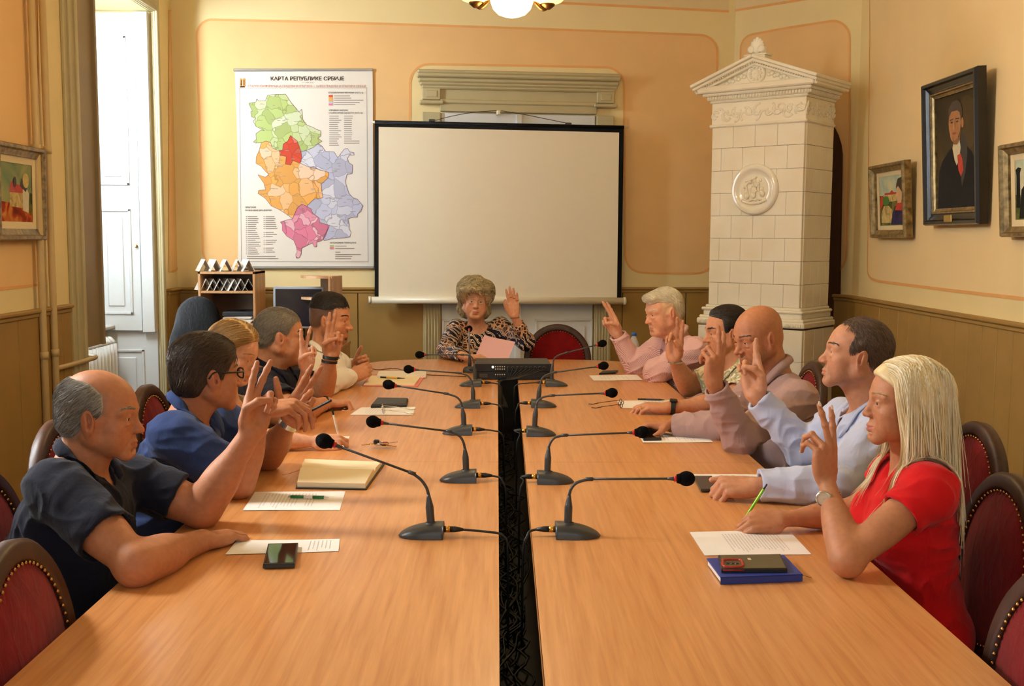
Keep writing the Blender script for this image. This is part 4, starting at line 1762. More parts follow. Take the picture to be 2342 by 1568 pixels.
def make_hair(Fh, spec, mat, parent, org, seed=1, h=0.0040):
    """hair: a close cap cut to a side outline (y forward, z up), thinner towards its edge, with fine strands lying over it"""
    rng = np.random.default_rng(seed)
    s = Fh.sc
    t0 = spec.get('thick', 0.006)
    edge = spec.get('edge', 0.35)       # thickness left at the outline
    fade = spec.get('fade', 0.03)       # how far in it grows to full
    K = Solid()
    skull(K, Fh, 0, 0.02 * s)
    for (c, r) in spec.get('lumps', []):
        K.el(Fh(*c), np.array(r) * s, Fh.R, 0.02)
    poly = spec['poly']
    Rf = Fh.R.astype(np.float32)

    def region(X):
        q = (X - Fh.t.astype(np.float32)) @ Rf / s
        d = poly_sd(poly, q[..., 1], q[..., 2])
        for b in spec.get('bare', []):      # bald areas: ellipsoids in head coordinates
            d = np.maximum(d, 0.03 * (1 - np.linalg.norm((q - np.array(b[0])) / np.array(b[1]), axis=-1)))
        return d.astype(np.float32), q

    def thick(d, q):
        k = np.clip(-d / fade, 0, 1)
        k = k * k * (3 - 2 * k)
        t = t0 * (edge + (1 - edge) * k)
        if 'top' in spec:
            z0, z1, tt = spec['top']
            w = np.clip((q[..., 2] - z0) / (z1 - z0), 0, 1)
            t = t + (tt - t0) * w * w * (3 - 2 * w) * (edge + (1 - edge) * k)
        return (t * s).astype(np.float32)

    def shell(X):
        d, q = region(X)
        return K.ev(X) - thick(d, q)
    S = Solid()
    S.el(Fh(0, -0.01, 0), (0.17 * s,) * 3, None, 0.001)
    S.fn(shell, 'i', 0.002)
    full = S.copy()
    S.fn(lambda X: region(X)[0] * s, 'i', 0.004)
    if spec.get('puff'):
        a, fq = spec['puff']
        S.disp = lambda X: a * (vnoise(X * fq) + 0.5 * vnoise(X * fq * 2.1 + 5))
        full.disp = S.disp
    lo, hi = Fh.t - 0.17 * s, Fh.t + 0.18 * s
    V, Fq = S.mesh(h, lo, hi)
    parts = [(V, Fq)]
    comb = np.array(spec.get('comb', (0, -1, -0.4)), np.float32)
    part = spec.get('part')
    for (N, ln, steps, r, lift, wob, curl, flat) in spec.get('locks', []) + [(spec.get('n', 2600), spec.get('len', 0.03), spec.get('steps', 5), spec.get('r', 0.0010), spec.get('lift', 0.0022), spec.get('wob', 0.12), spec.get('curl', 0), 1.0)]:
        roots = cap_roots(V, Fq, N, rng)
        sd = full.ev(roots)
        roots = roots[np.abs(sd) < 0.004]
        ph = roots[:, :1].astype(np.float32) * 700

        def dirf(X, t, g):
            q = (X - Fh.t.astype(np.float32)) @ Rf / s
            d = np.tile(comb, (len(X), 1)).astype(np.float32)
            if part is not None:
                d[:, 0] += np.sign(q[:, 0] - part) * spec.get('pw', 1.2) * np.clip((q[:, 2] - 0.0) / .06, 0, 1)
            if spec.get('down'):
                w = np.clip((spec['down'] - q[:, 2]) / .05, 0, 1)[:, None]
                d = d * (1 - w) + np.float32([0, -0.35, -1.0]) * w
            if curl:
                d = d + curl * np.concatenate([np.sin(ph + t * 8), np.cos(ph * 1.3 + t * 8), np.sin(ph * .7 + t * 6)], 1)
            return (d @ Rf.T).astype(np.float32)
        v, f = strands(full, roots, dirf, ln, steps, r, rng, lift, wob, n=3 if flat == 1.0 else 5, flat=flat, tip=0.15)
        parts.append((v, f))
    V, Fq = join(parts)
    return npmesh('hair', V - org, Fq, mat, parent)


def brows(Fh, mat, parent, org, seed=2, thick=1.0, n=90, z0=0.0225, S=None):
    rng = np.random.default_rng(seed)
    for sx in (-1, 1):
        m = MB()
        A = []
        for i in range(n):
            t = rng.random()
            x = sx * (0.012 + 0.036 * t)
            zc = z0 + 0.006 * math.sin(t * 2.4) - 0.003 * t + rng.normal(0, 0.0016 * thick)
            yc = 0.0905 - 0.022 * t ** 2 - 0.001
            b = (x + sx * 0.009, yc - 0.005 * t, zc + 0.004 * (0.55 - t))
            A.append([Fh(x, yc, zc), Fh((x + b[0]) / 2, (yc + b[1]) / 2, (zc + b[2]) / 2), Fh(*b)])
        A = np.array(A, np.float32)
        X = A.reshape(-1, 3)
        lift = np.tile(np.float32([.0002, .0010, .0008]), len(A))
        for _ in range(4):
            X = X - grad(S, X) * (S.ev(X) - lift)[:, None]
        A = X.reshape(-1, 3, 3)
        for q in A:
            m.tube(q - org, [0.0006, 0.0007, 0.0003], 3, caps=False)
        m.build('eyebrow', mat, parent)


def eyes(Fh, parent, org, down=0.0, side=0.0, iris=None):
    for x in (-1, 1):
        m = MB()
        c = Fh(x * 0.0315, 0.0712, -0.0025)
        R = Fh.R @ rotx(math.radians(-down)) @ rotz(math.radians(side)) @ rotx(-PI / 2)
        n, k = 16, 12
        rad = 0.0122 * Fh.sc
        vs, fs = [], []
        th = [0.02, 0.16, 0.24, 0.56, 0.72, 1.0, 1.5, 2.0]
        for t in th:
            for j in range(n):
                a = 2 * PI * j / n
                bulge = 1.03 if t < 0.57 else 1.0
                vs.append(c + R @ (np.array([math.sin(t) * math.cos(a), math.sin(t) * math.sin(a), math.cos(t)]) * rad * bulge))
        m.v = []
        for i in range(len(th) - 1):
            m.cur = 2 if i < 2 else (1 if i < 3 else 0)
            m.add([vs[i * n + j] - org for j in range(n)] + [vs[(i + 1) * n + j] - org for j in range(n)], [(j, n + j, n + (j + 1) % n, (j + 1) % n) for j in range(n)], True)
        m.cur = 2
        m.add([vs[j] - org for j in range(n)], [tuple(range(n))])
        m.build('eye', [M_eye, iris or M_iris, M_black], parent)


def sleeve_end(S, a, b, ra, rb):
    S.flat(a, b, ra, rb, 0.03, 'u')


def nail_mesh(hd, idxs, org, parent, mat, sc=1.0, long=0.0):
    for i in idxs:
        m = MB()
        ends, d, bk, r = hd['fingers'][i]
        tip = ends[-1]
        sd = np.cross(d, bk)
        c = tip + bk * r * 0.72 + d * r * 0.25
        R = np.stack([d, sd, bk], 1)
        m.sphere(c - org, (r * (1.0 + long), r * 0.74, r * 0.34), 10, 6, R=R)
        m.build('fingernail', mat, parent)


def band(name, S, c, axis, clear, width, mat, parent, org, thick=0.003, n=32, Nrm=None):
    """bracelet, strap or ring that follows the skin it is worn on"""
    axis = nrm(axis)
    N = nrm(np.array(Nrm) - (np.array(Nrm) @ axis) * axis)
    T = np.cross(axis, N)
    a = np.linspace(0, 2 * PI, n, endpoint=False)
    e = np.cos(a)[:, None] * T + np.sin(a)[:, None] * N
    r = np.full(n, 0.004 if S is not None else clear)
    for _ in range(14 if S is not None else 0):
        sd = S.ev((c + e * r[:, None]).astype(np.float32))
        r = np.clip(r - sd * .8, 0.003, 0.06)
    r = (np.roll(r, 1) + r + np.roll(r, -1)) / 3 + (clear if S is not None else 0)
    m = MB()
    prof = [(-width / 2, 0), (-width / 2, thick), (width / 2, thick), (width / 2, 0)]
    vs = [c + axis * u + e[i] * (r[i] + o) - org for i in range(n) for (u, o) in prof]
    k = 4
    m.add(vs, [(i * k + j, i * k + (j + 1) % k, ((i + 1) % n) * k + (j + 1) % k, ((i + 1) % n) * k + j) for i in range(n) for j in range(k)], False)
    return m.build(name, mat, parent)


def surf(S, c, d):
    """distance from c along d to the skin"""
    t = 0.004
    for _ in range(16):
        t -= float(S.ev((np.array(c) + np.array(d) * t)[None].astype(np.float32))[0]) * .8
    return t


def collar_mesh(T, Fn_, base, axis, fwd, r, mat, parent, org, h_in=0.034, drop=0.030, flare=0.026, gap=24, point=0.035, open_v=0.0, vd=0.04, C=None):
    """turned down shirt collar, open in front"""
    axis = nrm(axis)
    f = nrm(np.array(fwd) - (np.array(fwd) @ axis) * axis)
    rt = np.cross(f, axis)
    n = 40
    rows = []
    for i in range(n + 1):
        a = math.radians(gap + (360 - 2 * gap) * i / n)
        e = f * math.cos(a) * 1.08 + rt * math.sin(a)
        front = max(0.0, math.cos(a))
        k = front ** 2
        kk = max(0.0, (0.35 + math.cos(a)) / 1.35) ** 1.4
        c = np.array(base) + f * 0.034 * kk - axis * (vd + 0.006) * kk
        top = c + e * (r + 0.004) + axis * (h_in * (1 - 0.55 * k) - open_v * k)
        mid = c + e * (r + 0.013) + axis * (h_in * (1 - 0.55 * k) - 0.004 - open_v * k)
        low = c + e * (r + flare + 0.012 * k) + axis * (h_in * (1 - .55 * k) - drop - point * k ** 1.5 - open_v * k) + f * 0.006 * k
        inn = c + e * (r + 0.001) + axis * (-0.012 - 0.02 * k - open_v * k)
        rows.append([inn, top, mid, (mid + low) / 2 + e * 0.004, low, low - e * 0.003, mid - e * 0.006 - axis * .003])
    k = len(rows[0])
    if C is not None:           # the collar lies on the shirt, not in it
        need = np.tile(np.float32([-1, .004, .009, .010, .006, .004, .003]), n + 1)
        X = np.array([p for r_ in rows for p in r_], np.float32)
        for _ in range(5):
            sd = C.ev(X)
            X = X + grad(C, X) * np.maximum(0, need - sd)[:, None]
        rows = X.reshape(n + 1, k, 3)
    vs = [p - org for r_ in rows for p in r_]
    fs = [(i * k + j, i * k + j + 1, (i + 1) * k + j + 1, (i + 1) * k + j) for i in range(n) for j in range(k - 1)]
    m = MB()
    m.add(vs, fs, True)
    return m.build('collar', mat, parent)


def glasses(Fh, mat, parent, org, lens=None, name='eyeglasses', z=0.001, full=True):
    m = MB()
    for x in (-1, 1):
        pts = []
        for a in np.linspace(0, 2 * PI, 25):
            pts.append(Fh(x * 0.033 + 0.0245 * math.copysign(abs(math.cos(a)) ** .7, math.cos(a)), 0.101 - 0.004 * abs(math.cos(a)), z + 0.0155 * math.copysign(abs(math.sin(a)) ** .7, math.sin(a))))
        if full:
            m.tube(pts, 0.0026, 6, caps=False)
        else:
            m.tube(pts, 0.0012, 5, caps=False)
        m.tube(spline([Fh(x * 0.057, 0.098, z + 0.008), Fh(x * 0.076, 0.082, z + 0.008), Fh(x * 0.082, 0.03, z + 0.008), Fh(x * 0.083, -0.008, z + 0.010), Fh(x * 0.082, -0.026, z - 0.010)], 20), 0.0030 if full else 0.001, 6)
    m.tube(spline([Fh(-0.009, 0.101, z + 0.004), Fh(0, 0.1075, z + 0.006), Fh(0.009, 0.101, z + 0.004)], 8), 0.0016 if full else .0009, 6)
    m.v = [tuple(np.array(v) - org) for v in m.v]
    g = m.build(name, mat, parent)
    l = MB()
    for x in (-1, 1):
        ring = [Fh(x * 0.033 + 0.024 * math.copysign(abs(math.cos(a)) ** .7, math.cos(a)), 0.0995, z + 0.015 * math.copysign(abs(math.sin(a)) ** .7, math.sin(a))) - org for a in np.linspace(0, 2 * PI, 20, endpoint=False)]
        l.add(ring, [tuple(range(20))])
    l.build('lens', M_clear, g)
    return g
# ------------------------------------------------------------------ the people at the table
def lerp(a, b, t):
    return np.array(a, float) * (1 - t) + np.array(b, float) * t


def reach(a, px, py, L, near=True):
    """point on the view line through a pixel at arm length L from a"""
    d = nrm(ray(px, py))
    v = CAM - np.array(a, float)
    b = v @ d
    disc = b * b - (v @ v - L * L)
    if disc <= 0:
        q = CAM + d * (-b)
        return np.array(a) + nrm(q - a) * L
    t = -b - math.sqrt(disc) if near else -b + math.sqrt(disc)
    return CAM + d * t


M_trouser = cloth('dark_trousers', srgb(44, 42, 46))
M_shoe = plain('black_shoe', srgb(24, 20, 18), 0.35)


def person(label, facing, hd, nb, hip, sR, sL, R, L, shirt, skin, hair=None, hairmat=None, body=None, brow=None, collar=None,
           stub=None, scalp=None, lips=None, m=1.0, fem=0.0, vox=0.0034, extra=None, eyek=None, trousers=None, seed=1, mole=None):
    hc = hd['c']
    org = np.array([hip[0], hip[1], 0.0])
    t = thing('person', label, 'person', tuple(org))
    Fh = head_frame(hc, facing, hd.get('yaw', 0), hd.get('pitch', 0), hd.get('roll', 0), hd.get('sc', 1.0))
    body = body or {}
    T = Torso(hip, nb, sR, sL, body.get('w', 1), body.get('d', 1), body.get('belly', 0), fem)
    S = Solid()
    T.add(S, -0.004)
    nr = body.get('neck', 1.0) * (1 - 0.12 * fem)
    S.rc(Fh(0, -0.032, -0.045), T.nb + T.up * 0.0, 0.052 * nr, 0.060 * nr, 0.03)
    S.rc(Fh(0, 0.012, -0.085), T.nb + T.fwd * 0.022, 0.030 * nr, 0.040 * nr, 0.03)
    hands = []
    for side, A, sh in (('R', R, T.sR), ('L', L, T.sL)):
        limb(S, sh, A['e'], A['w'], m, 0.0, fem)
    head(S, Fh, **hd.get('shape', {}))
    for side, A in (('R', R), ('L', L)):
        if A.get('hand'):
            h = A['hand']
            hands.append(hand(S, A['w'], h['F'], h['N'], side, h['fingers'], h['th'], h.get('sc', 1.0), h.get('slim', 1.0)))
        else:
            hands.append(None)
    V, F = S.mesh(vox)
    col = tint_body(V, Fh, skin, hd.get('red', 0.3), stub, scalp, lips)
    b = npmesh('body', V - org, F, M_skin, t, col=col)
    # clothes
    C = Solid()
    cuts = []
    ex = shirt.get('ex', 0.010)
    T.add(C, ex)
    for side, A, sh in (('R', R, T.sR), ('L', L, T.sL)):
        e, w = np.array(A['e'], float), np.array(A['w'], float)
        f = m * (1 - 0.14 * fem)
        kind, k = A.get('sleeve', shirt['sleeve'])
        lo = shirt.get('loose', 0.012)
        if kind == 'short':
            a0, a1 = lerp(sh, e, 0.12), lerp(sh, e, k)
            C.flat(a0, a1, 0.052 * f + lo, 0.046 * f + lo + 0.008, 0.03)
            cuts.append((lerp(sh, e, k - 0.10), lerp(sh, e, k + 0.5), 0.044 * f + lo, 0.046 * f + lo))
        elif kind == 'long':
            C.rc(sh, e, 0.052 * f + lo, 0.043 * f + lo, 0.03)
            C.sp(e, 0.043 * f + lo, 0.02)
            wr = e + (w - e) * k
            C.flat(e, wr, 0.045 * f + lo, 0.031 * f + lo * 0.8, 0.02)
            cuts.append((lerp(e, wr, 0.90), lerp(e, wr, 1.4), 0.028 * f + lo * 0.4, 0.027 * f + lo * 0.5))
            if shirt.get('cuff'):
                C.flat(lerp(e, wr, 0.74), wr + (wr - e) * 0.002, 0.0335 * f + lo * .8, 0.0335 * f + lo * 0.8, 0.004)
    for c_ in cuts:
        C.rc(*c_, 0.003, 's')
    C.outer = True
    ng = shirt.get('neck', ('std', 0.02))
    if ng[0] == 'std':
        C.rc(T.nb + T.up * 0.004 + T.fwd * 0.012, T.nb + T.up * 0.2 + T.fwd * 0.05, 0.059 * nr, 0.095, 0.006, 's')
        C.rc(T.nb + T.up * 0.03 + T.fwd * 0.02, T.nb + T.up * (-0.012 - ng[1]) + T.fwd * 0.105, 0.056 * nr, 0.016 + .16 * ng[1], 0.008, 's')
    else:
        C.rc(T.nb + T.up * 0.03 + T.fwd * 0.02, T.nb + T.up * 0.22 + T.fwd * 0.06, 0.075, 0.11, 0.008, 's')
        C.el(T.nb + T.fwd * (0.075) + T.up * (0.05), (0.082, 0.09, ng[1]), T.R, 0.008, 's')
    am = shirt.get('wrinkle', 0.0034) * 1.5
    sd = seed * 3.7
    Rt = np.array(T.R, np.float32)

    def disp(X):
        q = X @ Rt
        wv = vnoise(q * 8 + sd)[..., None]
        f1 = 1 - np.abs(vnoise(q * np.float32([8, 8, 17]) + sd + 1.1 * wv))
        f2 = 1 - np.abs(vnoise(X * np.float32([20, 20, 30]) + sd * 2 + wv))
        return am * (1.7 * (f1 ** 2 - .45) + 0.5 * (f2 ** 2 - .45)).astype(np.float32)
    C.disp = disp
    Vc, Fc = C.mesh(shirt.get('vox', 0.0044))
    sh = npmesh(shirt.get('name', 'shirt'), Vc - org, Fc, shirt['mat'], t)
    if collar:
        collar_mesh(T, Fh, T.nb + T.up * collar.get('up', 0.022) + T.fwd * collar.get('f', 0.012), nrm(T.up + T.fwd * collar.get('lean', 0.25)), T.fwd, (collar.get('r', 0.064) - .006) * nr, collar.get('mat', shirt['mat']), t, org,
                    gap=collar.get('gap', 20), point=collar.get('point', 0.03), flare=collar.get('flare', 0.024), drop=collar.get('drop', 0.03), h_in=collar.get('h', 0.034), vd=ng[1], C=C)
    if shirt.get('buttons'):
        m_ = MB()
        for i in range(shirt['buttons']):
            p = T.nb + T.fwd * 0.10 - T.up * (0.06 + 0.075 * i)
            g = None
            X = (p + T.fwd * 0.06)[None].astype(np.float32)
            for _ in range(6):
                X = X - grad(C, X) * C.ev(X)[:, None]
            m_.sphere(X[0] + T.fwd * 0.001 - org, (0.0055, 0.002, 0.0055), 10, 6, R=T.R)
        m_.build('button', shirt.get('btn', M_white), sh)
    # legs under the table
    G = Solid()
    kn = []
    for x in (-1, 1):
        a = T.hip + T.right * 0.085 * x + np.array([0, 0, 0.0])
        k_ = np.array([0, 0, 0.0]) + a + nrm(T.fwd * [1, 1, 0]) * 0.40 + T.right * 0.03 * x
        k_[2] = 0.50
        ft = k_ + nrm(T.fwd * [1, 1, 0]) * -0.02
        ft[2] = 0.10
        G.rc(a, k_, 0.085 * (1 - .08 * fem), 0.062, 0.03)
        G.rc(k_, ft, 0.060, 0.046, 0.02)
        kn.append(ft)
    G.el(T.hip, (0.172, 0.130, 0.115), T.R, 0.04)
    Vg, Fg = G.mesh(0.011)
    npmesh('trousers', Vg - org, Fg, trousers or M_trouser, t)
    f2 = nrm(T.fwd * [1, 1, 0])
    for ft in kn:
        s_ = MB()
        R_ = np.stack([f2, np.cross([0, 0, 1.0], f2), [0, 0, 1.0]], 1)
        s_.sphere(ft + f2 * 0.06 + np.array([0, 0, -0.055]) - org, (0.14, 0.048, 0.045), 16, 8, R=R_)
        s_.build('shoe', M_shoe, t)
    if hair:
        make_hair(Fh, hair, hairmat, t, org, seed)
    if brow:
        brows(Fh, brow, t, org, seed, S=S, n=hd.get('nbrow', 80), thick=hd.get('tbrow', 1.0))
    eyes(Fh, t, org, *(eyek or (6, 0)))
    return dict(o=t, T=T, F=Fh, hands=hands, org=org, S=S, C=C, body=b)


SKIN_TAN = srgb(188, 126, 90)
SKIN_MID = srgb(200, 142, 108)
SKIN_PALE = srgb(218, 164, 134)
H_grey = hair_mat('grey_brown_hair', srgb(92, 82, 70), srgb(188, 180, 168))
H_dark = hair_mat('dark_brown_hair', srgb(48, 38, 31), srgb(98, 80, 66))
H_blond = hair_mat('honey_blonde_hair', srgb(132, 92, 46), srgb(206, 166, 104), 60)
H_brown = hair_mat('short_brown_hair', srgb(66, 50, 40), srgb(128, 102, 84))
H_silver = hair_mat('short_grey_hair', srgb(96, 88, 78), srgb(170, 162, 148))
H_black = hair_mat('black_hair', srgb(22, 18, 17), srgb(66, 58, 54))
H_ash = hair_mat('ash_blonde_curls', srgb(112, 96, 62), srgb(232, 218, 178), 45)
H_white = hair_mat('white_hair', srgb(196, 182, 150), srgb(246, 238, 216), 60)
H_plat = hair_mat('platinum_blonde_hair', srgb(222, 190, 128), srgb(255, 246, 216), 40)

M_navy = cloth('navy_polo_cotton', srgb(26, 28, 44))
M_blue = cloth('blue_linen', srgb(48, 66, 112), var=0.18)
M_taupe = cloth('taupe_satin', srgb(150, 132, 106), rough=0.5)
M_navy2 = cloth('dark_navy_cotton', srgb(22, 24, 42))
M_wht = cloth('white_cotton', srgb(240, 238, 234), var=0.03)
M_mauve = cloth('mauve_cotton', srgb(176, 146, 142), var=0.05)
M_ltblue = cloth('light_blue_cotton', srgb(196, 204, 232), var=0.04)
M_red = cloth('red_crepe', srgb(214, 22, 26), var=0.06, fold=0.35)


def stripes(name, a, b, freq):
    t = NT(name).base(a, 0.85, 0, 0.2)
    tc = t.n('ShaderNodeTexCoord')
    w = t.n('ShaderNodeTexWave', wave_type='BANDS', bands_direction='DIAGONAL')
    w.inputs['Scale'].default_value = freq
    w.inputs['Distortion'].default_value = 0.6
    t.l(tc, 'Object', w, 'Vector')
    rp = t.ramp(w, 'Fac', [(0.42, a), (0.6, b)])
    t.l(rp, 'Color', t.p, 'Base Color')
    f = t.noise(scale=(1, 1, .45), size=26, detail=3, dist=.8)
    t.bump(f, 'Fac', 0.3, 0.012)
    return t.m


M_pink = stripes('pink_striped_cotton', srgb(236, 204, 204), srgb(196, 146, 146), 90)


def leafy(name):
    t = NT(name).base(srgb(226, 218, 190), 0.85, 0, 0.2)
    nz = t.noise(size=26, detail=5, dist=2.0)
    rp = t.ramp(nz, 'Fac', [(0.40, srgb(150, 152, 132)), (0.50, srgb(206, 198, 160)), (0.58, srgb(234, 228, 206))])
    t.l(rp, 'Color', t.p, 'Base Color')
    f = t.noise(scale=(1, 1, .45), size=26, detail=3, dist=.8)
    t.bump(f, 'Fac', 0.3, 0.012)
    return t.m


M_leafy = leafy('cream_leaf_print_cotton')


def animal(name):
    t = NT(name).base(srgb(30, 24, 32), 0.7, 0, 0.25)
    tc = t.n('ShaderNodeTexCoord')
    nz = t.noise(size=7, detail=2)
    w = t.n('ShaderNodeTexWave', wave_type='BANDS', bands_direction='DIAGONAL')
    w.inputs['Scale'].default_value = 11
    w.inputs['Distortion'].default_value = 9.0
    w.inputs['Detail'].default_value = 1.6
    w.inputs['Detail Scale'].default_value = 1.3
    t.l(tc, 'Object', w, 'Vector')
    rp = t.ramp(w, 'Fac', [(0.50, srgb(22, 18, 30)), (0.58, srgb(120, 84, 66)), (0.66, srgb(236, 212, 188)), (0.90, srgb(250, 236, 222)), (0.97, srgb(40, 32, 40))])
    v = t.n('ShaderNodeTexVoronoi', feature='DISTANCE_TO_EDGE')
    v.inputs['Scale'].default_value = 36
    t.l(tc, 'Object', v, 'Vector')
    r2 = t.ramp(v, 'Distance', [(0.08, srgb(214, 170, 136)), (0.16, srgb(28, 22, 32)), (0.30, srgb(30, 24, 34)), (0.36, srgb(120, 78, 56))])
    mk = t.ramp(nz, 'Fac', [(0.50, (0, 0, 0, 1)), (0.56, (1, 1, 1, 1))])
    mx = t.n('ShaderNodeMix', data_type='RGBA')
    t.t.links.new(mk.outputs['Color'], mx.inputs['Factor'])
    t.t.links.new(rp.outputs['Color'], mx.inputs[6])
    t.t.links.new(r2.outputs['Color'], mx.inputs[7])
    t.t.links.new(mx.outputs[2], t.p.inputs['Base Color'])
    return t.m


M_animal = animal('animal_print_jersey')

v3 = lambda *a: np.array(a, float)
CAST = {}
ONLY = globals().get('ONLY')


def want(k):
    return ONLY is None or k in ONLY


# ---- left side -------------------------------------------------------------
if want('p1'):
    eL = Z(462, 1165, 0.797)
    wL = reach(eL, 574, 990, 0.262, True)
    eR = Z(312, 1290, 0.797)
    wR = Z(462, 1236, 0.776)
    CAST['p1'] = person('older balding man in a navy polo raising two fingers, elbow on the near left table', 'R',
        dict(c=P(232, 946, 2.75), yaw=2, pitch=4, sc=0.97, shape=dict(nose=1.0, fat=.3, jaw=1.0, ears=1.15), red=.42, tbrow=1.0),
        P(178, 1068, 2.75), v3(-1.22, 2.75, 0.54), P(122, 1110, 2.56), P(290, 1092, 2.92),
        dict(e=eR, w=wR, hand=dict(F=Z(562, 1214, .762) - wR, N=(0.0, -0.15, -1), fingers=[(14, 22, 12, 4), (16, 22, 12, 0), (18, 24, 12, -4), (18, 26, 14, -9)], th=TH['side'], sc=1.06)),
        dict(e=eL, w=wL, hand=dict(F=(0.16, 0.48, 1.0), N=(0.55, -0.84, 0), fingers=[(4, 4, 3, 3), (6, 6, 4, -6), (74, 84, 46, -2), (72, 86, 50, -5)], th=TH['fold'], sc=1.08)),
        dict(mat=M_navy, sleeve=('short', 0.66), loose=0.013, name='polo_shirt', neck=('std', .05)), SKIN_TAN,
        dict(poly=[(-0.14, -0.055), (-0.05, -0.072), (-0.028, -0.03), (-0.002, 0.01), (0.022, 0.004), (0.028, 0.03), (0.022, 0.062), (-0.01, 0.085), (-0.05, 0.098), (-0.14, 0.10)],
             bare=[((0, 0.0, 0.112), (0.060, 0.088, 0.045))], thick=0.008, n=6500, len=0.034, comb=(0, -0.85, -0.75), r=0.0009, wob=0.16, lift=0.003), H_grey,
        body=dict(w=1.04, d=1.08, belly=.8, neck=1.04), brow=H_grey, collar=dict(r=0.064, gap=26, point=0.02, flare=0.02), m=1.12, vox=0.0030, seed=3,
        scalp=(srgb(140, 112, 94), .55, [(-0.14, -0.06), (-0.04, -0.07), (0.0, 0.0), (0.035, 0.01), (0.035, 0.06), (0.0, 0.085), (-0.14, 0.09)]))

if want('p2'):
    eR = Z(545, 1104, 0.797)
    wR = reach(eR, 600, 934, 0.255, True)
    eL = Z(612, 1042, 0.797)
    wL = reach(eL, 664, 962, 0.265, True)
    CAST['p2'] = person('dark haired man in glasses and blue linen shirt holding one hand out open', 'R',
        dict(c=P(474, 853, 3.45), yaw=36, pitch=2, sc=1.02, shape=dict(fat=.25, jaw=1.03, ears=1.05), red=.3),
        P(428, 950, 3.45), v3(-1.17, 3.45, 0.54), P(392, 985, 3.26), P(505, 965, 3.64),
        dict(e=eR, w=wR, hand=dict(F=(0.97, 0.05, 0.10), N=(-0.15, 0.25, -1), fingers=[(38, 28, 12, 3), (44, 34, 16, 0), (48, 40, 20, -3), (48, 42, 20, -7)], th=TH['pinch'], sc=1.04)),
        dict(e=eL, w=wL, hand=dict(F=(0.50, -0.10, 0.80), N=(-0.12, -0.95, 0.02), fingers=[(2, 3, 2, 1), (4, 5, 3, -3), (46, 70, 45, -5), (50, 76, 45, -10)], th=[(0.55, 0.82, 0.15), (0.75, 0.66, 0.0), (0.70, 0.70, -0.1)], sc=1.10)),
        dict(mat=M_blue, sleeve=('short', 0.72), loose=0.018, name='linen_shirt', wrinkle=0.0045, neck=('std', .09)), SKIN_TAN,
        dict(poly=[(-0.15, -0.075), (-0.04, -0.085), (-0.03, -0.03), (-0.012, 0.016), (0.012, -0.018), (0.024, -0.01), (0.034, 0.022), (0.062, 0.046), (0.098, 0.066), (0.12, 0.10), (0.06, 0.16), (-0.15, 0.16)],
             thick=0.007, top=(0.03, 0.09, 0.016), n=7000, len=0.050, steps=6, comb=(0.35, -0.8, -0.3), down=0.06, r=0.0011, wob=0.16, lift=0.003), H_dark,
        body=dict(w=1.05, d=1.04, belly=.4, neck=1.0), brow=H_dark, collar=dict(r=0.068, gap=32, point=0.05, flare=0.030, h=0.036), m=1.08, vox=0.0030, seed=5)

if want('p3'):
    eR = Z(600, 1004, 0.792)
    wR = Z(722, 1010, 0.782)
    eL = Z(682, 957, 0.792)
    wL = reach(eL, 700, 842, 0.235, True)
    CAST['p3'] = person('young blonde woman in a taupe blouse writing with head bowed and one hand raised', 'R',
        dict(c=P(536, 804, 4.25), yaw=-14, pitch=20, sc=0.98, shape=dict(slit=.5, fem=1, jaw=.9, nose=.85, ears=.8, brow=.7), red=.22, nbrow=60, tbrow=.6),
        P(510, 912, 4.28), v3(-1.16, 4.28, 0.52), P(478, 950, 4.12), P(548, 938, 4.44),
        dict(e=eR, w=wR, hand=dict(F=(0.95, 0.18, -0.08), N=(0.1, 0.75, -0.6), fingers=PEN, th=TH['pinch'], sc=0.96, slim=.9)),
        dict(e=eL, w=wL, hand=dict(F=(0.08, 0.0, 1.0), N=(0.45, -0.9, 0), fingers=[(3, 4, 2, 8), (4, 5, 3, -8), (70, 84, 46, -2), (68, 86, 50, -5)], th=TH['fold'], sc=0.88, slim=.95)),
        dict(mat=M_taupe, sleeve=('short', 0.55), loose=0.012, name='blouse', neck=('v', 0.10)), SKIN_PALE,
        dict(poly=[(-0.16, -0.13), (-0.03, -0.10), (-0.02, -0.03), (0.0, -0.004), (0.026, 0.004), (0.046, 0.044), (0.078, 0.078), (0.105, 0.105), (0.06, 0.16), (-0.16, 0.16)],
             thick=0.013, lumps=[((0, -0.085, -0.06), (0.055, 0.045, 0.07))], n=6500, len=0.085, steps=8, comb=(0, -0.9, -0.42), part=0.018, r=0.0011, wob=0.06, lift=0.003), H_blond,
        body=dict(w=.86, d=.84, neck=.9), brow=H_blond, m=0.88, fem=1, vox=0.0034, seed=7, eyek=(26, 0))

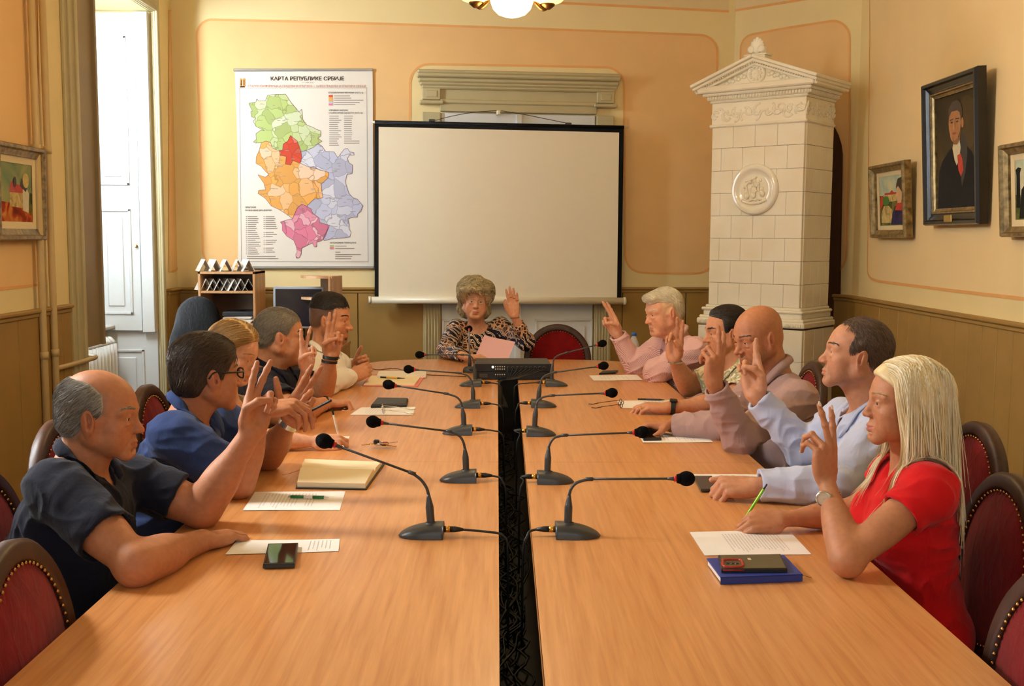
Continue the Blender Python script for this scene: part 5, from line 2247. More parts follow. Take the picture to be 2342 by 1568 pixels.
if want('p4'):
    eR = Z(682, 940, 0.797)
    wR = Z(748, 922, 0.782)
    eL = Z(738, 892, 0.797)
    wL = reach(eL, 757, 812, 0.235, True)
    CAST['p4'] = person('stocky man with cropped grey hair in a dark navy shirt raising two fingers', 'R',
        dict(c=P(642, 766, 5.2), yaw=16, pitch=4, sc=1.12, shape=dict(fat=.7, jaw=1.08, nose=1.0), red=.34),
        P(612, 846, 5.22), v3(-1.22, 5.22, 0.54), P(592, 888, 5.02), P(668, 872, 5.42),
        dict(e=eR, w=wR, hand=dict(F=(0.9, 0.38, -0.06), N=(0.05, -0.35, -1), fingers=FIST, th=TH['side'], sc=1.1)),
        dict(e=eL, w=wL, hand=dict(F=(0.13, 0.02, 1.0), N=(0.35, -0.92, 0), fingers=[(2, 3, 2, 1), (3, 4, 2, -2), (76, 90, 50, -2), (72, 90, 50, -6)], th=TH['fold'], sc=1.12)),
        dict(mat=M_navy2, sleeve=('short', 0.72), loose=0.016, name='polo_shirt'), SKIN_MID,
        dict(poly=[(-0.15, -0.06), (-0.05, -0.07), (-0.028, -0.03), (-0.006, 0.014), (0.02, -0.002), (0.03, 0.02), (0.046, 0.05), (0.076, 0.078), (0.10, 0.102), (0.05, 0.16), (-0.15, 0.16)],
             thick=0.005, n=5000, len=0.018, comb=(0, -0.5, -0.7), r=0.0009, wob=0.2), H_silver,
        body=dict(w=1.15, d=1.12, belly=.8, neck=1.2), brow=H_dark, collar=dict(r=0.064, gap=22, point=0.02, flare=0.02), m=1.15, vox=0.0040, seed=9)

if want('p5'):
    eR = Z(742, 880, 0.80)
    wR = Z(806, 861, 0.80)
    eL = P(778, 846, 6.10)
    wL = P(812, 838, 5.98)
    CAST['p5'] = person('young man with black fade haircut in a white shirt, hands clasped on the table', 'R',
        dict(c=P(757, 728, 5.7), yaw=-10, pitch=6, sc=1.08, shape=dict(nose=1.1, fat=.1), red=.22, tbrow=1.3),
        P(735, 808, 5.7), v3(-1.02, 5.72, 0.54), P(718, 846, 5.52), P(772, 834, 5.90),
        dict(e=eR, w=wR, hand=dict(F=(0.72, 0.45, 0.35), N=(0.1, 0.9, -0.1), fingers=BENT, th=TH['fold'], sc=1.04)),
        dict(e=eL, w=wL, hand=dict(F=(0.62, -0.42, 0.28), N=(-0.35, -0.9, 0.0), fingers=BENT, th=TH['open'], sc=1.04)),
        dict(mat=M_wht, sleeve=('long', 0.90), loose=0.015, cuff=1, buttons=3, neck=('std', .07)), SKIN_MID,
        dict(poly=[(-0.15, 0.036), (-0.04, 0.046), (0.022, 0.046), (0.04, 0.058), (0.088, 0.066), (0.125, 0.09), (0.06, 0.18), (-0.15, 0.18)],
             thick=0.008, edge=.05, fade=.08, top=(0.06, 0.12, 0.018), n=4200, len=0.024, comb=(0, 0.5, 0.3), r=0.0012, wob=0.3, lift=0.003), H_black,
        body=dict(w=1.0, neck=1.0), brow=H_black, collar=dict(r=0.064, gap=34, point=0.045, flare=0.024), m=1.02, vox=0.0040, seed=11,
        stub=(srgb(70, 50, 40), .75), scalp=(srgb(74, 56, 46), .85, [(-0.15, -0.045), (-0.045, -0.05), (-0.02, -0.03), (0.0, 0.015), (0.026, -0.02), (0.034, 0.04), (0.03, 0.06), (-0.15, 0.06)]))

# ---- head of the table -----------------------------------------------------
if want('p6'):
    eR = P(1020, 798, 7.12)
    wR = Z(1068, 817, 0.79)
    eL = P(1203, 782, 7.22)
    wL = reach(eL, 1176, 722, 0.225, True)
    CAST['p6'] = person('older woman with puffy ash blonde hair in an animal print top holding a pink sheet', 'F',
        dict(c=P(1087, 687, 7.35), yaw=6, pitch=1, roll=-3, sc=1.0, shape=dict(slit=1.35, fat=1.0, jaw=1.12, fem=1, ears=.8, brow=.7, nose=1.05), red=.34, nbrow=50, tbrow=.6),
        P(1091, 752, 7.42), v3(-0.18, 7.52, 0.52), P(1042, 752, 7.40), P(1146, 748, 7.40),
        dict(e=eR, w=wR, hand=dict(F=(0.78, -0.35, 0.10), N=(0.15, -0.15, -0.8), fingers=[(30, 40, 20, 3), (34, 44, 22, 0), (38, 46, 24, -3), (40, 46, 24, -6)], th=TH['side'], sc=1.0, slim=1.02)),
        dict(e=eL, w=wL, hand=dict(F=(-0.10, -0.06, 1.0), N=(-0.12, -0.98, -0.05), fingers=[(6, 8, 4, 4), (5, 6, 4, 1), (6, 8, 4, -2), (8, 9, 5, -6)], th=[(0.85, 0.42, 0.3), (0.9, 0.15, 0.35), (0.9, -0.1, 0.3)], sc=1.02, slim=1.05)),
        dict(mat=M_animal, sleeve=('long', 0.72), loose=0.016, name='blouse', neck=('scoop', 0.058), wrinkle=0.003), SKIN_PALE,
        dict(poly=[(-0.19, -0.10), (-0.03, -0.115), (-0.012, -0.06), (0.0, -0.02), (0.03, 0.004), (0.045, 0.032), (0.066, 0.056), (0.15, 0.074), (0.10, 0.22), (-0.19, 0.22)],
             thick=0.030, lumps=[((0.03, 0.02, 0.10), (0.07, 0.075, 0.05)), ((0.062, 0.02, 0.05), (0.036, 0.06, 0.06)), ((-0.062, 0.02, 0.05), (0.034, 0.055, 0.06)), ((0, -0.07, -0.07), (0.085, 0.06, 0.05)), ((0.03, 0.075, 0.066), (0.05, 0.03, 0.026))],
             edge=.6, puff=(0.006, 24), locks=[(700, 0.065, 10, 0.0044, 0.004, 0.14, 0.55, .5)], n=5200, len=0.06, steps=9, comb=(-0.60, -0.20, -0.12), down=.06, curl=0.50, r=0.0012, wob=0.16, lift=0.005), H_ash,
        body=dict(w=1.04, d=1.12, belly=.8, neck=1.15), brow=H_ash, m=1.05, fem=1, vox=0.0042, seed=13, lips=srgb(176, 92, 84))

# ---- right side ------------------------------------------------------------
if want('p7'):
    eR = Z(1453, 834, 0.80)
    wR = reach(eR, 1411, 762, 0.235, True)
    eL = Z(1500, 850, 0.803)
    wL = eL + v3(0.02, 0.23, 0.0)
    CAST['p7'] = person('white haired man in a pink striped shirt with two fingers raised', 'L',
        dict(c=P(1517, 711, 6.1), yaw=20, pitch=12, sc=1.08, shape=dict(slit=.6, fat=.45, jaw=1.05, nose=1.0), red=.5, nbrow=50),
        P(1552, 776, 6.12), v3(1.20, 6.12, 0.54), P(1512, 790, 6.30), P(1592, 800, 5.92),
        dict(e=eR, w=wR, hand=dict(F=(-0.42, 0.0, 0.9), N=(-0.45, -0.9, -0.2), fingers=[(6, 6, 3, 0), (8, 8, 4, 0), (70, 84, 46, -2), (66, 84, 46, -6)], th=TH['fold'], sc=1.08)),
        dict(e=eL, w=wL, hand=dict(F=(-0.3, 0.9, 0.0), N=(0, 0, -1), fingers=REST, th=TH['side'], sc=1.0)),
        dict(mat=M_pink, sleeve=('long', 0.95), loose=0.020, cuff=1, buttons=2), SKIN_PALE,
        dict(poly=[(-0.15, -0.05), (-0.06, -0.05), (-0.03, 0.04), (0.03, 0.06), (0.052, 0.062), (0.080, 0.066), (0.118, 0.082), (0.14, 0.12), (0.05, 0.19), (-0.15, 0.19)],
             thick=0.007, lumps=[((0, 0.055, 0.080), (0.05, 0.042, 0.022))], n=4200, len=0.034, comb=(0.7, 0.25, 0.1), down=.05, r=0.0012, wob=0.16), H_white,
        body=dict(w=1.1, d=1.08, belly=.7, neck=1.1), brow=H_white, collar=dict(r=0.066, gap=26, point=0.045, flare=0.024), m=1.1, vox=0.0040, seed=15,
        scalp=(srgb(226, 196, 160), .7, [(-0.14, -0.05), (-0.05, -0.06), (-0.02, 0.0), (0.026, -0.01), (0.04, 0.05), (0.0, 0.08), (-0.14, 0.09)]), eyek=(18, 0))

if want('p8'):
    eR = Z(1574, 884, 0.797)
    wR = reach(eR, 1541, 820, 0.245, True)
    eL = v3(1.06, 4.92, 0.797)
    wL = Z(1528, 932, 0.780)
    CAST['p8'] = person('man in a cream leaf print shirt with one raised hand and a black watch', 'L',
        dict(c=P(1658, 757, 5.25), yaw=8, pitch=6, sc=1.0, shape=dict(fat=.3, nose=1.1), red=.3, tbrow=1.3),
        P(1692, 832, 5.25), v3(1.25, 5.25, 0.54), P(1662, 850, 5.43), P(1722, 862, 5.07),
        dict(e=eR, w=wR, hand=dict(F=(0.06, -0.05, 1.0), N=(-0.40, -0.92, 0), fingers=[(4, 5, 3, 1), (8, 8, 4, -3), (52, 58, 30, -4), (56, 58, 30, -10)], th=[(0.66, 0.30, 0.68), (0.70, -0.25, 0.66), (0.72, -0.5, 0.45)], sc=1.08)),
        dict(e=eL, w=wL, hand=dict(F=(-0.96, 0.10, 0.06), N=(-0.05, 0.12, -1), fingers=[(24, 36, 20, 4), (26, 36, 20, 0), (28, 38, 20, -4), (28, 38, 20, -8)], th=TH['side'], sc=1.08)),
        dict(mat=M_leafy, sleeve=('short', 0.72), loose=0.018, wrinkle=0.004, neck=('std', .07)), SKIN_MID,
        dict(poly=[(-0.15, -0.085), (-0.04, -0.08), (-0.028, -0.03), (-0.01, 0.016), (0.014, -0.012), (0.026, 0.0), (0.03, 0.04), (0.03, 0.066), (0.075, 0.084), (0.108, 0.094), (0.13, 0.12), (0.05, 0.17), (-0.15, 0.17)],
             thick=0.008, top=(0.03, 0.09, 0.013), n=5200, len=0.06, steps=7, comb=(0, -0.95, -0.2), r=0.0011, wob=0.08), H_black,
        body=dict(w=1.08, d=1.05, belly=.5, neck=1.05), brow=H_black, collar=dict(r=0.066, gap=34, point=0.05, flare=0.03), m=1.08, vox=0.0040, seed=17)

if want('p9'):
    eL = Z(1692, 1000, 0.803)
    wL = reach(eL, 1632, 876, 0.258, True)
    eR = Z(1655, 973, 0.803)
    wR = Z(1536, 972, 0.79)
    CAST['p9'] = person('bald man in a mauve shirt looking down, raised hand in front of his face', 'L',
        dict(c=P(1732, 768, 4.35), yaw=22, pitch=15, sc=1.03, shape=dict(slit=.5, fat=.3, nose=1.15, jaw=1.03), red=.3, tbrow=1.0, nbrow=60),
        P(1772, 856, 4.37), v3(1.20, 4.37, 0.54), P(1735, 885, 4.56), P(1826, 915, 4.17),
        dict(e=eR, w=wR, hand=dict(F=(-0.92, 0.05, -0.05), N=(-0.05, -0.35, -1), fingers=[(30, 44, 24, 6), (26, 40, 22, 1), (24, 38, 20, -4), (24, 38, 20, -9)], th=[(0.55, 0.5, 0.55), (0.75, 0.25, 0.55), (0.8, 0.0, 0.5)], sc=1.06)),
        dict(e=eL, w=wL, hand=dict(F=(0.08, 0.06, 1.0), N=(-0.50, 0.86, 0.0), fingers=[(8, 8, 5, 9), (3, 3, 2, -3), (48, 72, 40, -5), (58, 76, 40, -10)], th=TH['fold'], sc=1.08)),
        dict(mat=M_mauve, sleeve=('long', 0.93), loose=0.017, cuff=1, buttons=3, wrinkle=0.004, neck=('std', .05)), SKIN_TAN, None, None,
        body=dict(w=1.1, d=1.08, belly=.5, neck=1.12), brow=H_dark, collar=dict(r=0.068, gap=24, point=0.05, flare=0.022, h=0.036), m=1.1, vox=0.0034, seed=19,
        stub=(srgb(96, 72, 58), .55), eyek=(20, 0))

if want('p10'):
    eR = P(1845, 1034, 3.76)
    wR = reach(eR, 1728, 905, 0.275, True)
    eL = Z(1905, 1112, 0.803)
    wL = Z(1728, 1112, 0.795)
    CAST['p10'] = person('man with receding dark hair in a light blue shirt raising two spread fingers', 'L',
        dict(c=P(1957, 808, 3.5), yaw=-10, pitch=-7, sc=1.0, shape=dict(fat=.3, nose=1.0), red=.24, tbrow=1.1),
        P(1996, 925, 3.52), v3(1.28, 3.52, 0.54), P(1925, 960, 3.71), P(2020, 985, 3.32),
        dict(e=eR, w=wR, hand=dict(F=(-0.03, 0.55, 0.9), N=(-0.42, -0.9, 0.0), fingers=[(4, 4, 2, -3), (6, 8, 4, 14), (66, 80, 44, 2), (50, 66, 40, -8)], th=TH['fold'], sc=1.10)),
        dict(e=eL, w=wL, hand=dict(F=(-0.98, 0.06, 0.0), N=(0.0, 0.45, -0.9), fingers=FIST, th=TH['side'], sc=1.10)),
        dict(mat=M_ltblue, sleeve=('long', 0.94), loose=0.017, cuff=1, buttons=4, wrinkle=0.0042, neck=('std', .09)), SKIN_MID,
        dict(poly=[(-0.15, -0.06), (-0.05, -0.075), (-0.03, -0.04), (-0.012, 0.012), (0.016, -0.03), (0.030, -0.012), (0.034, 0.03), (0.02, 0.066), (0.048, 0.092), (0.080, 0.108), (0.05, 0.16), (-0.15, 0.16)],
             thick=0.005, edge=.15, fade=.04, n=5600, len=0.020, comb=(0, -0.4, -0.7), r=0.0009, wob=0.2), H_brown,
        body=dict(w=1.06, d=1.05, belly=.5, neck=1.08), brow=H_dark, collar=dict(r=0.068, gap=32, point=0.055, flare=0.030, h=0.04), m=1.1, vox=0.0032, seed=21,
        stub=(srgb(120, 96, 84), .35))

if want('p11'):
    eL = Z(1938, 1280, 0.793)
    wL = reach(eL, 1890, 1098, 0.235, False)
    eR = Z(1960, 1172, 0.793)
    wR = Z(1788, 1187, 0.785)
    CAST['p11'] = person('woman with long platinum blonde hair in a red dress, two fingers raised', 'L',
        dict(c=P(2068, 918, 2.72), yaw=-4, pitch=-1, sc=0.93, shape=dict(fem=1, jaw=.92, nose=.9, ears=.8, brow=.7), red=.15, nbrow=70, tbrow=.7),
        P(2092, 1055, 2.74), v3(1.12, 2.76, 0.52), P(2050, 1085, 2.91), P(2128, 1118, 2.57),
        dict(e=eR, w=wR, hand=dict(F=(-0.95, -0.06, -0.06), N=(0.05, 0.62, -0.75), fingers=PEN, th=TH['pinch'], sc=0.98, slim=.9)),
        dict(e=eL, w=wL, hand=dict(F=(-0.06, 0.0, 1.0), N=(-0.50, 0.86, -0.05), fingers=[(5, 5, 3, 5), (7, 6, 4, -7), (52, 62, 36, -6), (60, 60, 34, -11)], th=TH['pinch'], sc=1.0, slim=.9)),
        dict(mat=M_red, sleeve=('short', 0.36), loose=0.012, name='dress', neck=('std', 0.02), wrinkle=0.003), srgb(192, 130, 92), None, None,
        body=dict(w=.90, d=.86, belly=-.15, neck=.92), brow=H_blond, m=0.93, fem=1, vox=0.0028, seed=23, trousers=M_red, lips=srgb(196, 110, 100))
# ------------------------------------------------------------------ chairs
for k, (x, y, a, lab) in dict(
        c1=(-1.34, 2.72, -PI / 2, 'oval back red velvet chair behind the older man in the navy polo'),
        c2=(-1.42, 3.45, -PI / 2, 'oval back red velvet chair behind the man in glasses and blue shirt'),
        c3=(-1.40, 4.28, -PI / 2, 'oval back red velvet chair behind the young blonde woman in taupe'),
        c4=(-1.46, 5.22, -PI / 2, 'oval back red velvet chair behind the stocky grey haired man'),
        c5=(-1.30, 5.80, -PI / 2 + .12, 'oval back red velvet chair behind the young man in white'),
        c6=(-0.20, 7.74, PI, 'oval back red velvet chair behind the woman in animal print'),
        c7=(1.46, 6.15, PI / 2, 'oval back red velvet chair behind the white haired man in pink stripes'),
        c8=(1.50, 5.2, PI / 2, 'oval back red velvet chair behind the man in the leaf print shirt'),
        c9=(1.46, 4.30, PI / 2, 'oval back red velvet chair behind the bald man in mauve'),
        c10=(1.54, 3.46, PI / 2, 'oval back red velvet chair behind the man in light blue'),
        c11=(1.275, 2.68, PI / 2 - .04, 'oval back red velvet chair behind the woman in the red dress'),
        n1=(-0.93, 2.04, -PI / 2 + .06, 'empty oval back red chair pushed in at the near left corner of the table'),
        n2=(0.99, 1.87, PI / 2 - .04, 'empty oval back red chair at the near right table edge, cut by the frame'),
        n3=(0.385, 7.42, PI, 'empty oval back red velvet chair beside the woman at the head of the table')).items():
    bx, by = 0.23 * math.sin(a), -0.23 * math.cos(a)        # the back sits behind the seat
    chair(x - (-0.23 * -math.sin(a)) if False else x - bx, y - by, a, lab)

# ------------------------------------------------------------------ microphones
M_mic = plain('charcoal_plastic', srgb(58, 60, 60), 0.38, var=0.05)
M_gold = plain('gold_connector', srgb(214, 166, 76), 0.25, metal=1.0, var=0)
M_redring = plain('red_ring', srgb(206, 30, 28), 0.4, var=0)
M_cable = plain('black_cord', srgb(22, 22, 22), 0.5, var=0)


def mic(label, stem, neck, foam, side, turn=0.0, plug=True):
    """side: -1 the toe of the base points left, +1 right; px data at the stem's own distance"""
    foot = Z(stem[0][0], stem[0][1], TZ + 0.034)
    Y = foot[1]
    t = thing('microphone', label, 'microphone', (foot[0], foot[1], TZ), 0)
    W = lambda px, py: P(px, py, Y) - np.array([foot[0], foot[1], TZ])
    R = rotz(turn)
    # base: a rounded wedge
    m = MB()
    n, k = 20, 16
    vs = []
    for i in range(n + 1):
        u = i / n                                    # 0 toe .. 1 heel
        x = side * (0.088 - 0.122 * u)
        wv = 0.043 * (1 - (1 - min(1, u * 1.7)) ** 2.3) ** .5 * (1 - 0.05 * u)
        hgt = 0.003 + 0.035 * (1 - (1 - min(1, u * 1.02)) ** 1.9) ** .72
        for j in range(k + 1):
            a = PI * j / k
            c_, s_ = math.cos(a), math.sin(a)
            vs.append(R @ np.array([x, wv * math.copysign(abs(c_) ** .75, c_), 0.0008 + hgt * abs(s_) ** .62]))
    fs = [(i * (k + 1) + j, i * (k + 1) + j + 1, (i + 1) * (k + 1) + j + 1, (i + 1) * (k + 1) + j) for i in range(n) for j in range(k)]
    if side < 0:
        fs = [f[::-1] for f in fs]
    fs += [tuple(n * (k + 1) + j for j in range(k + 1))]
    m.add(vs, fs, True)
    m.build('base', M_mic, t)
    top = [W(*q) for q in stem]
    a = np.array([0, 0, 0.030])
    ph = np.linalg.norm(top[-1] - a)
    m = MB()
    m.tube(spline([a] + top[1:], 12), list(np.interp(np.linspace(0, 1, 12), [0, .1, .62, .88, 1], [0.0118, 0.0108, 0.0112, 0.0065, 0.0045])), 14)
    m.lathe([(0.0165, 0.031), (0.0165, 0.0375), (0.0125, 0.0385)], n=18)
    m.build('stem', M_mic, t)
    m = MB()
    fo = W(*foam)
    nk = [top[-1]] + [W(*q) for q in neck]
    c = spline(nk, 18)
    m.tube(c, 0.0042, 8)
    d = nrm(fo - c[-1])
    m.tube([c[-1] - d * .008, c[-1] + d * .012], 0.0056, 8)
    m.tube([c[-1], fo - d * 0.02], 0.0034, 8)
    m.tube([fo - d * 0.052, fo - d * 0.022], [0.0036, 0.0072], 10)
    m.build('gooseneck', M_mic, t)
    m = MB()
    m.tube([fo - d * 0.034, fo - d * 0.026], 0.0082, 12)
    m.build('ring', M_redring, t)
    m = MB()
    m.sphere(fo, (0.0235, 0.0205, 0.0205), 18, 12, R=axis_frame(d))
    m.tube([fo - d * 0.026, fo - d * 0.012], [0.012, 0.016], 12)
    m.build('windscreen', M_blackm, t)
    if plug:
        hx = -side * 0.034
        m = MB()
        m.tube([R @ np.array([hx, 0, 0.019]), R @ np.array([hx - side * 0.017, 0, 0.019])], 0.0088, 14)
        m.build('connector', M_gold, t)
        m = MB()
        m.tube([R @ np.array([hx - side * 0.015, 0, 0.019]), R @ np.array([hx - side * 0.030, 0, 0.019]), R @ np.array([hx - side * 0.052, 0, 0.018])], [0.0085, 0.0085, 0.0042], 12)
        gap = (along(gl, Y) + 0.012 if side < 0 else along(gr, Y) - 0.012) - foot[0]
        p0 = R @ np.array([hx - side * 0.05, 0, 0.018])
        mid = np.array([(p0[0] + gap) / 2 - side * 0.005, p0[1] - 0.004, 0.014])
        m.tube(spline([p0, mid, [gap, -0.01, 0.004], [gap - side * 0.012, -0.012, -0.05], [gap - side * 0.014, -0.03, -0.30]], 30), 0.0034, 7)
        m.build('cable', M_cable, t)
    return t


LM = 'gooseneck microphone on the left table beside the %s'
RM = 'gooseneck microphone on the right table beside the %s'
mic('large gooseneck microphone nearest on the left table, foam over the writing hand', [(986, 1197), (983, 1165), (980, 1130)], [(975, 1114), (963, 1097), (944, 1082)], (741, 1008), -1)
mic('gooseneck microphone on the left table whose foam hangs over the bundle of keys', [(1066, 1076), (1065, 1050), (1063, 1024)], [(1059, 1009), (1050, 996), (1028, 986)], (853, 964), -1)
mic('gooseneck microphone on the left table whose foam hangs above the black glasses case', [(1061, 973), (1060, 952), (1057, 930)], [(1053, 917), (1043, 907), (1022, 900)], (888, 879), -1)
mic('gooseneck microphone on the left table whose foam hangs by the pink folder', [(1082, 915), (1082, 898), (1080, 880)], [(1077, 868), (1068, 858), (1052, 853)], (934, 844), -1)
mic('gooseneck microphone left of the black rack unit, foam pointing left', [(1087, 868), (1086, 850), (1084, 830)], [(1080, 818), (1072, 812), (1058, 811)], (959, 811), -1)
mic('large gooseneck microphone nearest on the right table, neck bent level', [(1299, 1197), (1300, 1165), (1302, 1131)], [(1307, 1116), (1320, 1103), (1346, 1095)], (1570, 1094), 1)
mic('gooseneck microphone on the right table with foam over the phone the bald man holds', [(1252, 1079), (1253, 1052), (1255, 1022)], [(1260, 1010), (1270, 1000), (1290, 995)], (1470, 988), 1)
mic('gooseneck microphone on the right table with foam beside the dark folded eyeglasses', [(1223, 976), (1224, 952), (1227, 926)], [(1231, 916), (1242, 908), (1262, 904)], (1400, 898), 1)
mic('gooseneck microphone on the right table with foam below the raised pink striped arm', [(1231, 914), (1233, 898), (1236, 876)], [(1240, 865), (1250, 857), (1268, 851)], (1381, 836), 1)
mic('gooseneck microphone right of the black rack unit, neck rising to the right', [(1262, 868), (1262, 852), (1265, 826)], [(1269, 818), (1280, 811), (1296, 806)], (1378, 785), 1)
# the chairwoman's microphone: its neck rises straight and bends towards her
foot = Z(1074, 838, TZ + 0.034)
t = thing('microphone', 'upright gooseneck microphone in front of the woman in animal print', 'microphone', (foot[0], foot[1], TZ), 0)
m = MB()
n, k = 16, 14
vs = []
for i in range(n + 1):
    u = i / n
    wv = 0.040 * (1 - (1 - min(1, u * 1.25)) ** 2.2) ** .5
    hg = 0.007 + 0.031 * math.sin(min(1, u * 1.12) * PI / 2) ** 1.15
    for j in range(k + 1):
        a = PI * j / k
        c_, s_ = math.cos(a), math.sin(a)
        vs.append((wv * math.copysign(abs(c_) ** .75, c_), 0.088 - 0.122 * u, 0.0008 + hg * abs(s_) ** .62))
m.add(vs, [(i * (k + 1) + j, (i + 1) * (k + 1) + j, (i + 1) * (k + 1) + j + 1, i * (k + 1) + j + 1) for i in range(n) for j in range(k)] + [tuple(n * (k + 1) + j for j in range(k + 1))[::-1]], True)
m.build('base', M_mic, t)
m = MB()
m.tube([(0, 0, .03), (0, 0, .06), (0, 0, .10), (0, 0, .115)], [0.0115, 0.0112, 0.0075, 0.0045], 14)
m.build('stem', M_mic, t)
M_mic2 = plain('grey_metal_neck', srgb(120, 124, 132), 0.35, metal=.6, var=0)
m = MB()
c = spline([(0, 0, .11), (-0.002, 0.0, .18), (-0.004, 0.02, .222), (-0.006, .06, .236), (-0.007, .12, .246)], 24)
m.tube(c, 0.0045, 8)
m.build('gooseneck', M_mic2, t)
m = MB()
m.tube([(-0.007, .12, .246), (-0.007, .13, .247)], 0.008, 12)
m.build('ring', M_redring, t)
m = MB()
m.sphere((-0.007, .148, .249), (0.0205, 0.0235, 0.0205), 16, 10)
m.build('windscreen', M_blackm, t)
m = MB()
m.tube(spline([(0, -.034, .019), (0.0, -.07, .018), (0.04, -.11, .006), (0.10, -.13, .004)], 20), 0.0036, 7)
m.tube([(0, -.03, .019), (0, -.06, .019)], [0.0085, 0.006], 12)
m.build('cable', M_cable, t)

# ------------------------------------------------------------------ rack units at the end of the gap
M_rack = plain('black_painted_steel', srgb(22, 23, 23), 0.42, metal=.2, var=0.08, bump=.05)
M_rackt = plain('dark_grey_lid', srgb(58, 54, 50), 0.5, var=0.05)
M_led = plain('pale_knob', srgb(206, 200, 186), 0.35, var=0)
r0 = Z(1086, 868, TZ)
r1 = Z(1262, 868, TZ)
rw = r1[0] - r0[0]
ang = math.atan2(r1[1] - r0[1], rw)
for lv in (0, 1):
    t = thing('rack_unit', ('lower black rack unit with the cables hanging down its front', 'upper black rack unit stacked on another, grey lid and lit knob')[lv], 'rack unit',
              (r0[0], r0[1], TZ + 0.0455 * lv + 0.001), ang, 'stacked conference system units')
    m = MB()
    m.box((rw / 2, 0.15, 0.0222), (rw - .012, 0.30, 0.0425), bev=0.002)
    m.build('case', M_rack, t)
    m = MB()
    m.box((rw / 2, 0.148, 0.0438), (rw - .014, 0.29, 0.0012))
    m.build('lid', M_rackt, t)
    m = MB()
    m.box((rw / 2, -0.002, 0.0222), (rw, 0.004, 0.0435), bev=0.001)
    m.build('front_panel', M_rack, t)
    for i in range(5):
        for j in (0, 1):
            b = MB()
            b.lathe([(0.0038, 0), (0.0036, 0.006), (0.001, 0.0065)], (0.118 + 0.0125 * i, -0.004, 0.029 - 0.014 * j), 10, R=rotx(PI / 2))
            b.build('knob', M_led if not (lv == 0 and j) else M_rackt, t)
    if lv == 1:
        b = MB()
        b.lathe([(0.0066, 0), (0.006, 0.012), (0.001, 0.013)], (0.102, -0.004, 0.027), 14, R=rotx(PI / 2))
        b.build('knob', emit('lit_knob', (1, .9, .7, 1), 1.2), t)
        for i in range(9):
            b = MB()
            x = 0.19 + 0.0255 * i
            b.lathe([(0.0095, 0), (0.0095, 0.005), (0.006, 0.006)], (x, -0.004, 0.022), 14, R=rotx(PI / 2))
            b.build('socket', M_rackt, t)
            b = MB()
            b.tube(spline([(x, -0.004, 0.022), (x - .003, -0.035, 0.018), (0.14 * .6 + x * .25 + .05, -0.05, -0.035), (0.10 + x * .10, -0.10, -0.052), (0.13 + 0.006 * i, -0.30, -0.16)], 26), 0.0028, 6)
            b.build('cable', M_cable, t)
    else:
        b = MB()
        b.box((0.05, -0.006, 0.022), (0.05, 0.006, 0.022), bev=0.002)
        b.box((0.41, -0.006, 0.022), (0.03, 0.006, 0.018), bev=0.002)
        b.build('face_plate', M_rackt, t)

# ------------------------------------------------------------------ papers, notebooks, phones
M_paper = plain('white_paper', srgb(244, 240, 234), 0.8, spec=.2, var=0.015)
M_pinkp = plain('pink_paper', srgb(240, 196, 208), 0.8, spec=.2, var=0.01)
M_ink = plain('grey_print', srgb(204, 198, 196), 0.9, var=0)
M_page = plain('ivory_page', srgb(246, 232, 196), 0.8, spec=.2, var=0.01)


def quad(px, z):
    return [Z(x, y, z) for x, y in px]


def sheet(label, px, z=TZ + 0.0012, lines='x', name='paper_sheet', mat=None, block=(0.25, 0.9), cat='paper', rows=22, seed=1, group='meeting papers on the tables'):
    """px: far left, far right, near right, near left corners on the table"""
    q4 = np.array(quad(px, z))
    c = q4.mean(0)
    t = thing(name, label, cat, (c[0], c[1], z), 0, group)
    m = MB()
    nx, ny = 10, 6
    rg = np.random.default_rng(seed)
    S = lambda u, v: (q4[0] * (1 - u) * (1 - v) + q4[1] * u * (1 - v) + q4[2] * u * v + q4[3] * (1 - u) * v) - np.array([c[0], c[1], z])
    ph = rg.uniform(0, 6)
    zz = lambda u, v: 0.0012 * (0.5 + 0.5 * math.sin(u * 5 + ph)) * (0.3 + abs(v - .5))
    vs = [S(i / nx, j / ny) + np.array([0, 0, zz(i / nx, j / ny)]) for j in range(ny + 1) for i in range(nx + 1)]
    m.add(vs, [(j * (nx + 1) + i, (j + 1) * (nx + 1) + i, (j + 1) * (nx + 1) + i + 1, j * (nx + 1) + i + 1) for j in range(ny) for i in range(nx)], True)
    m.v = m.v + [(a, b, h - 0.0007) for a, b, h in m.v]
    n0 = len(vs)
    for f in list(m.f):
        m.f.append([i + n0 for i in f[::-1]])
        m.mi.append(0)
        m.sm.append(True)
    m.build('sheet', mat or M_paper, t)
    p = MB()
    for r in range(rows):
        u = block[0] + (block[1] - block[0]) * r / rows
        v = 0.12
        ln = rg.uniform(0.55, 0.80) if rg.random() < .8 else rg.uniform(.1, .4)
        while v < 0.12 + ln:
            w = rg.uniform(0.02, 0.06)
            a = [S(u, v), S(u + 0.009, v), S(u + 0.009, min(.92, v + w)), S(u, min(.92, v + w))]
            hh = [zz(u, v) + .0004, zz(u + .009, v) + .0004, zz(u + .009, v + w) + .0004, zz(u, v + w) + .0004]
            p.add([a[i] + np.array([0, 0, hh[i]]) for i in range(4)], [(3, 2, 1, 0)])
            v += w + 0.012
    if rows:
        p.build('print', M_ink, t)
    return t


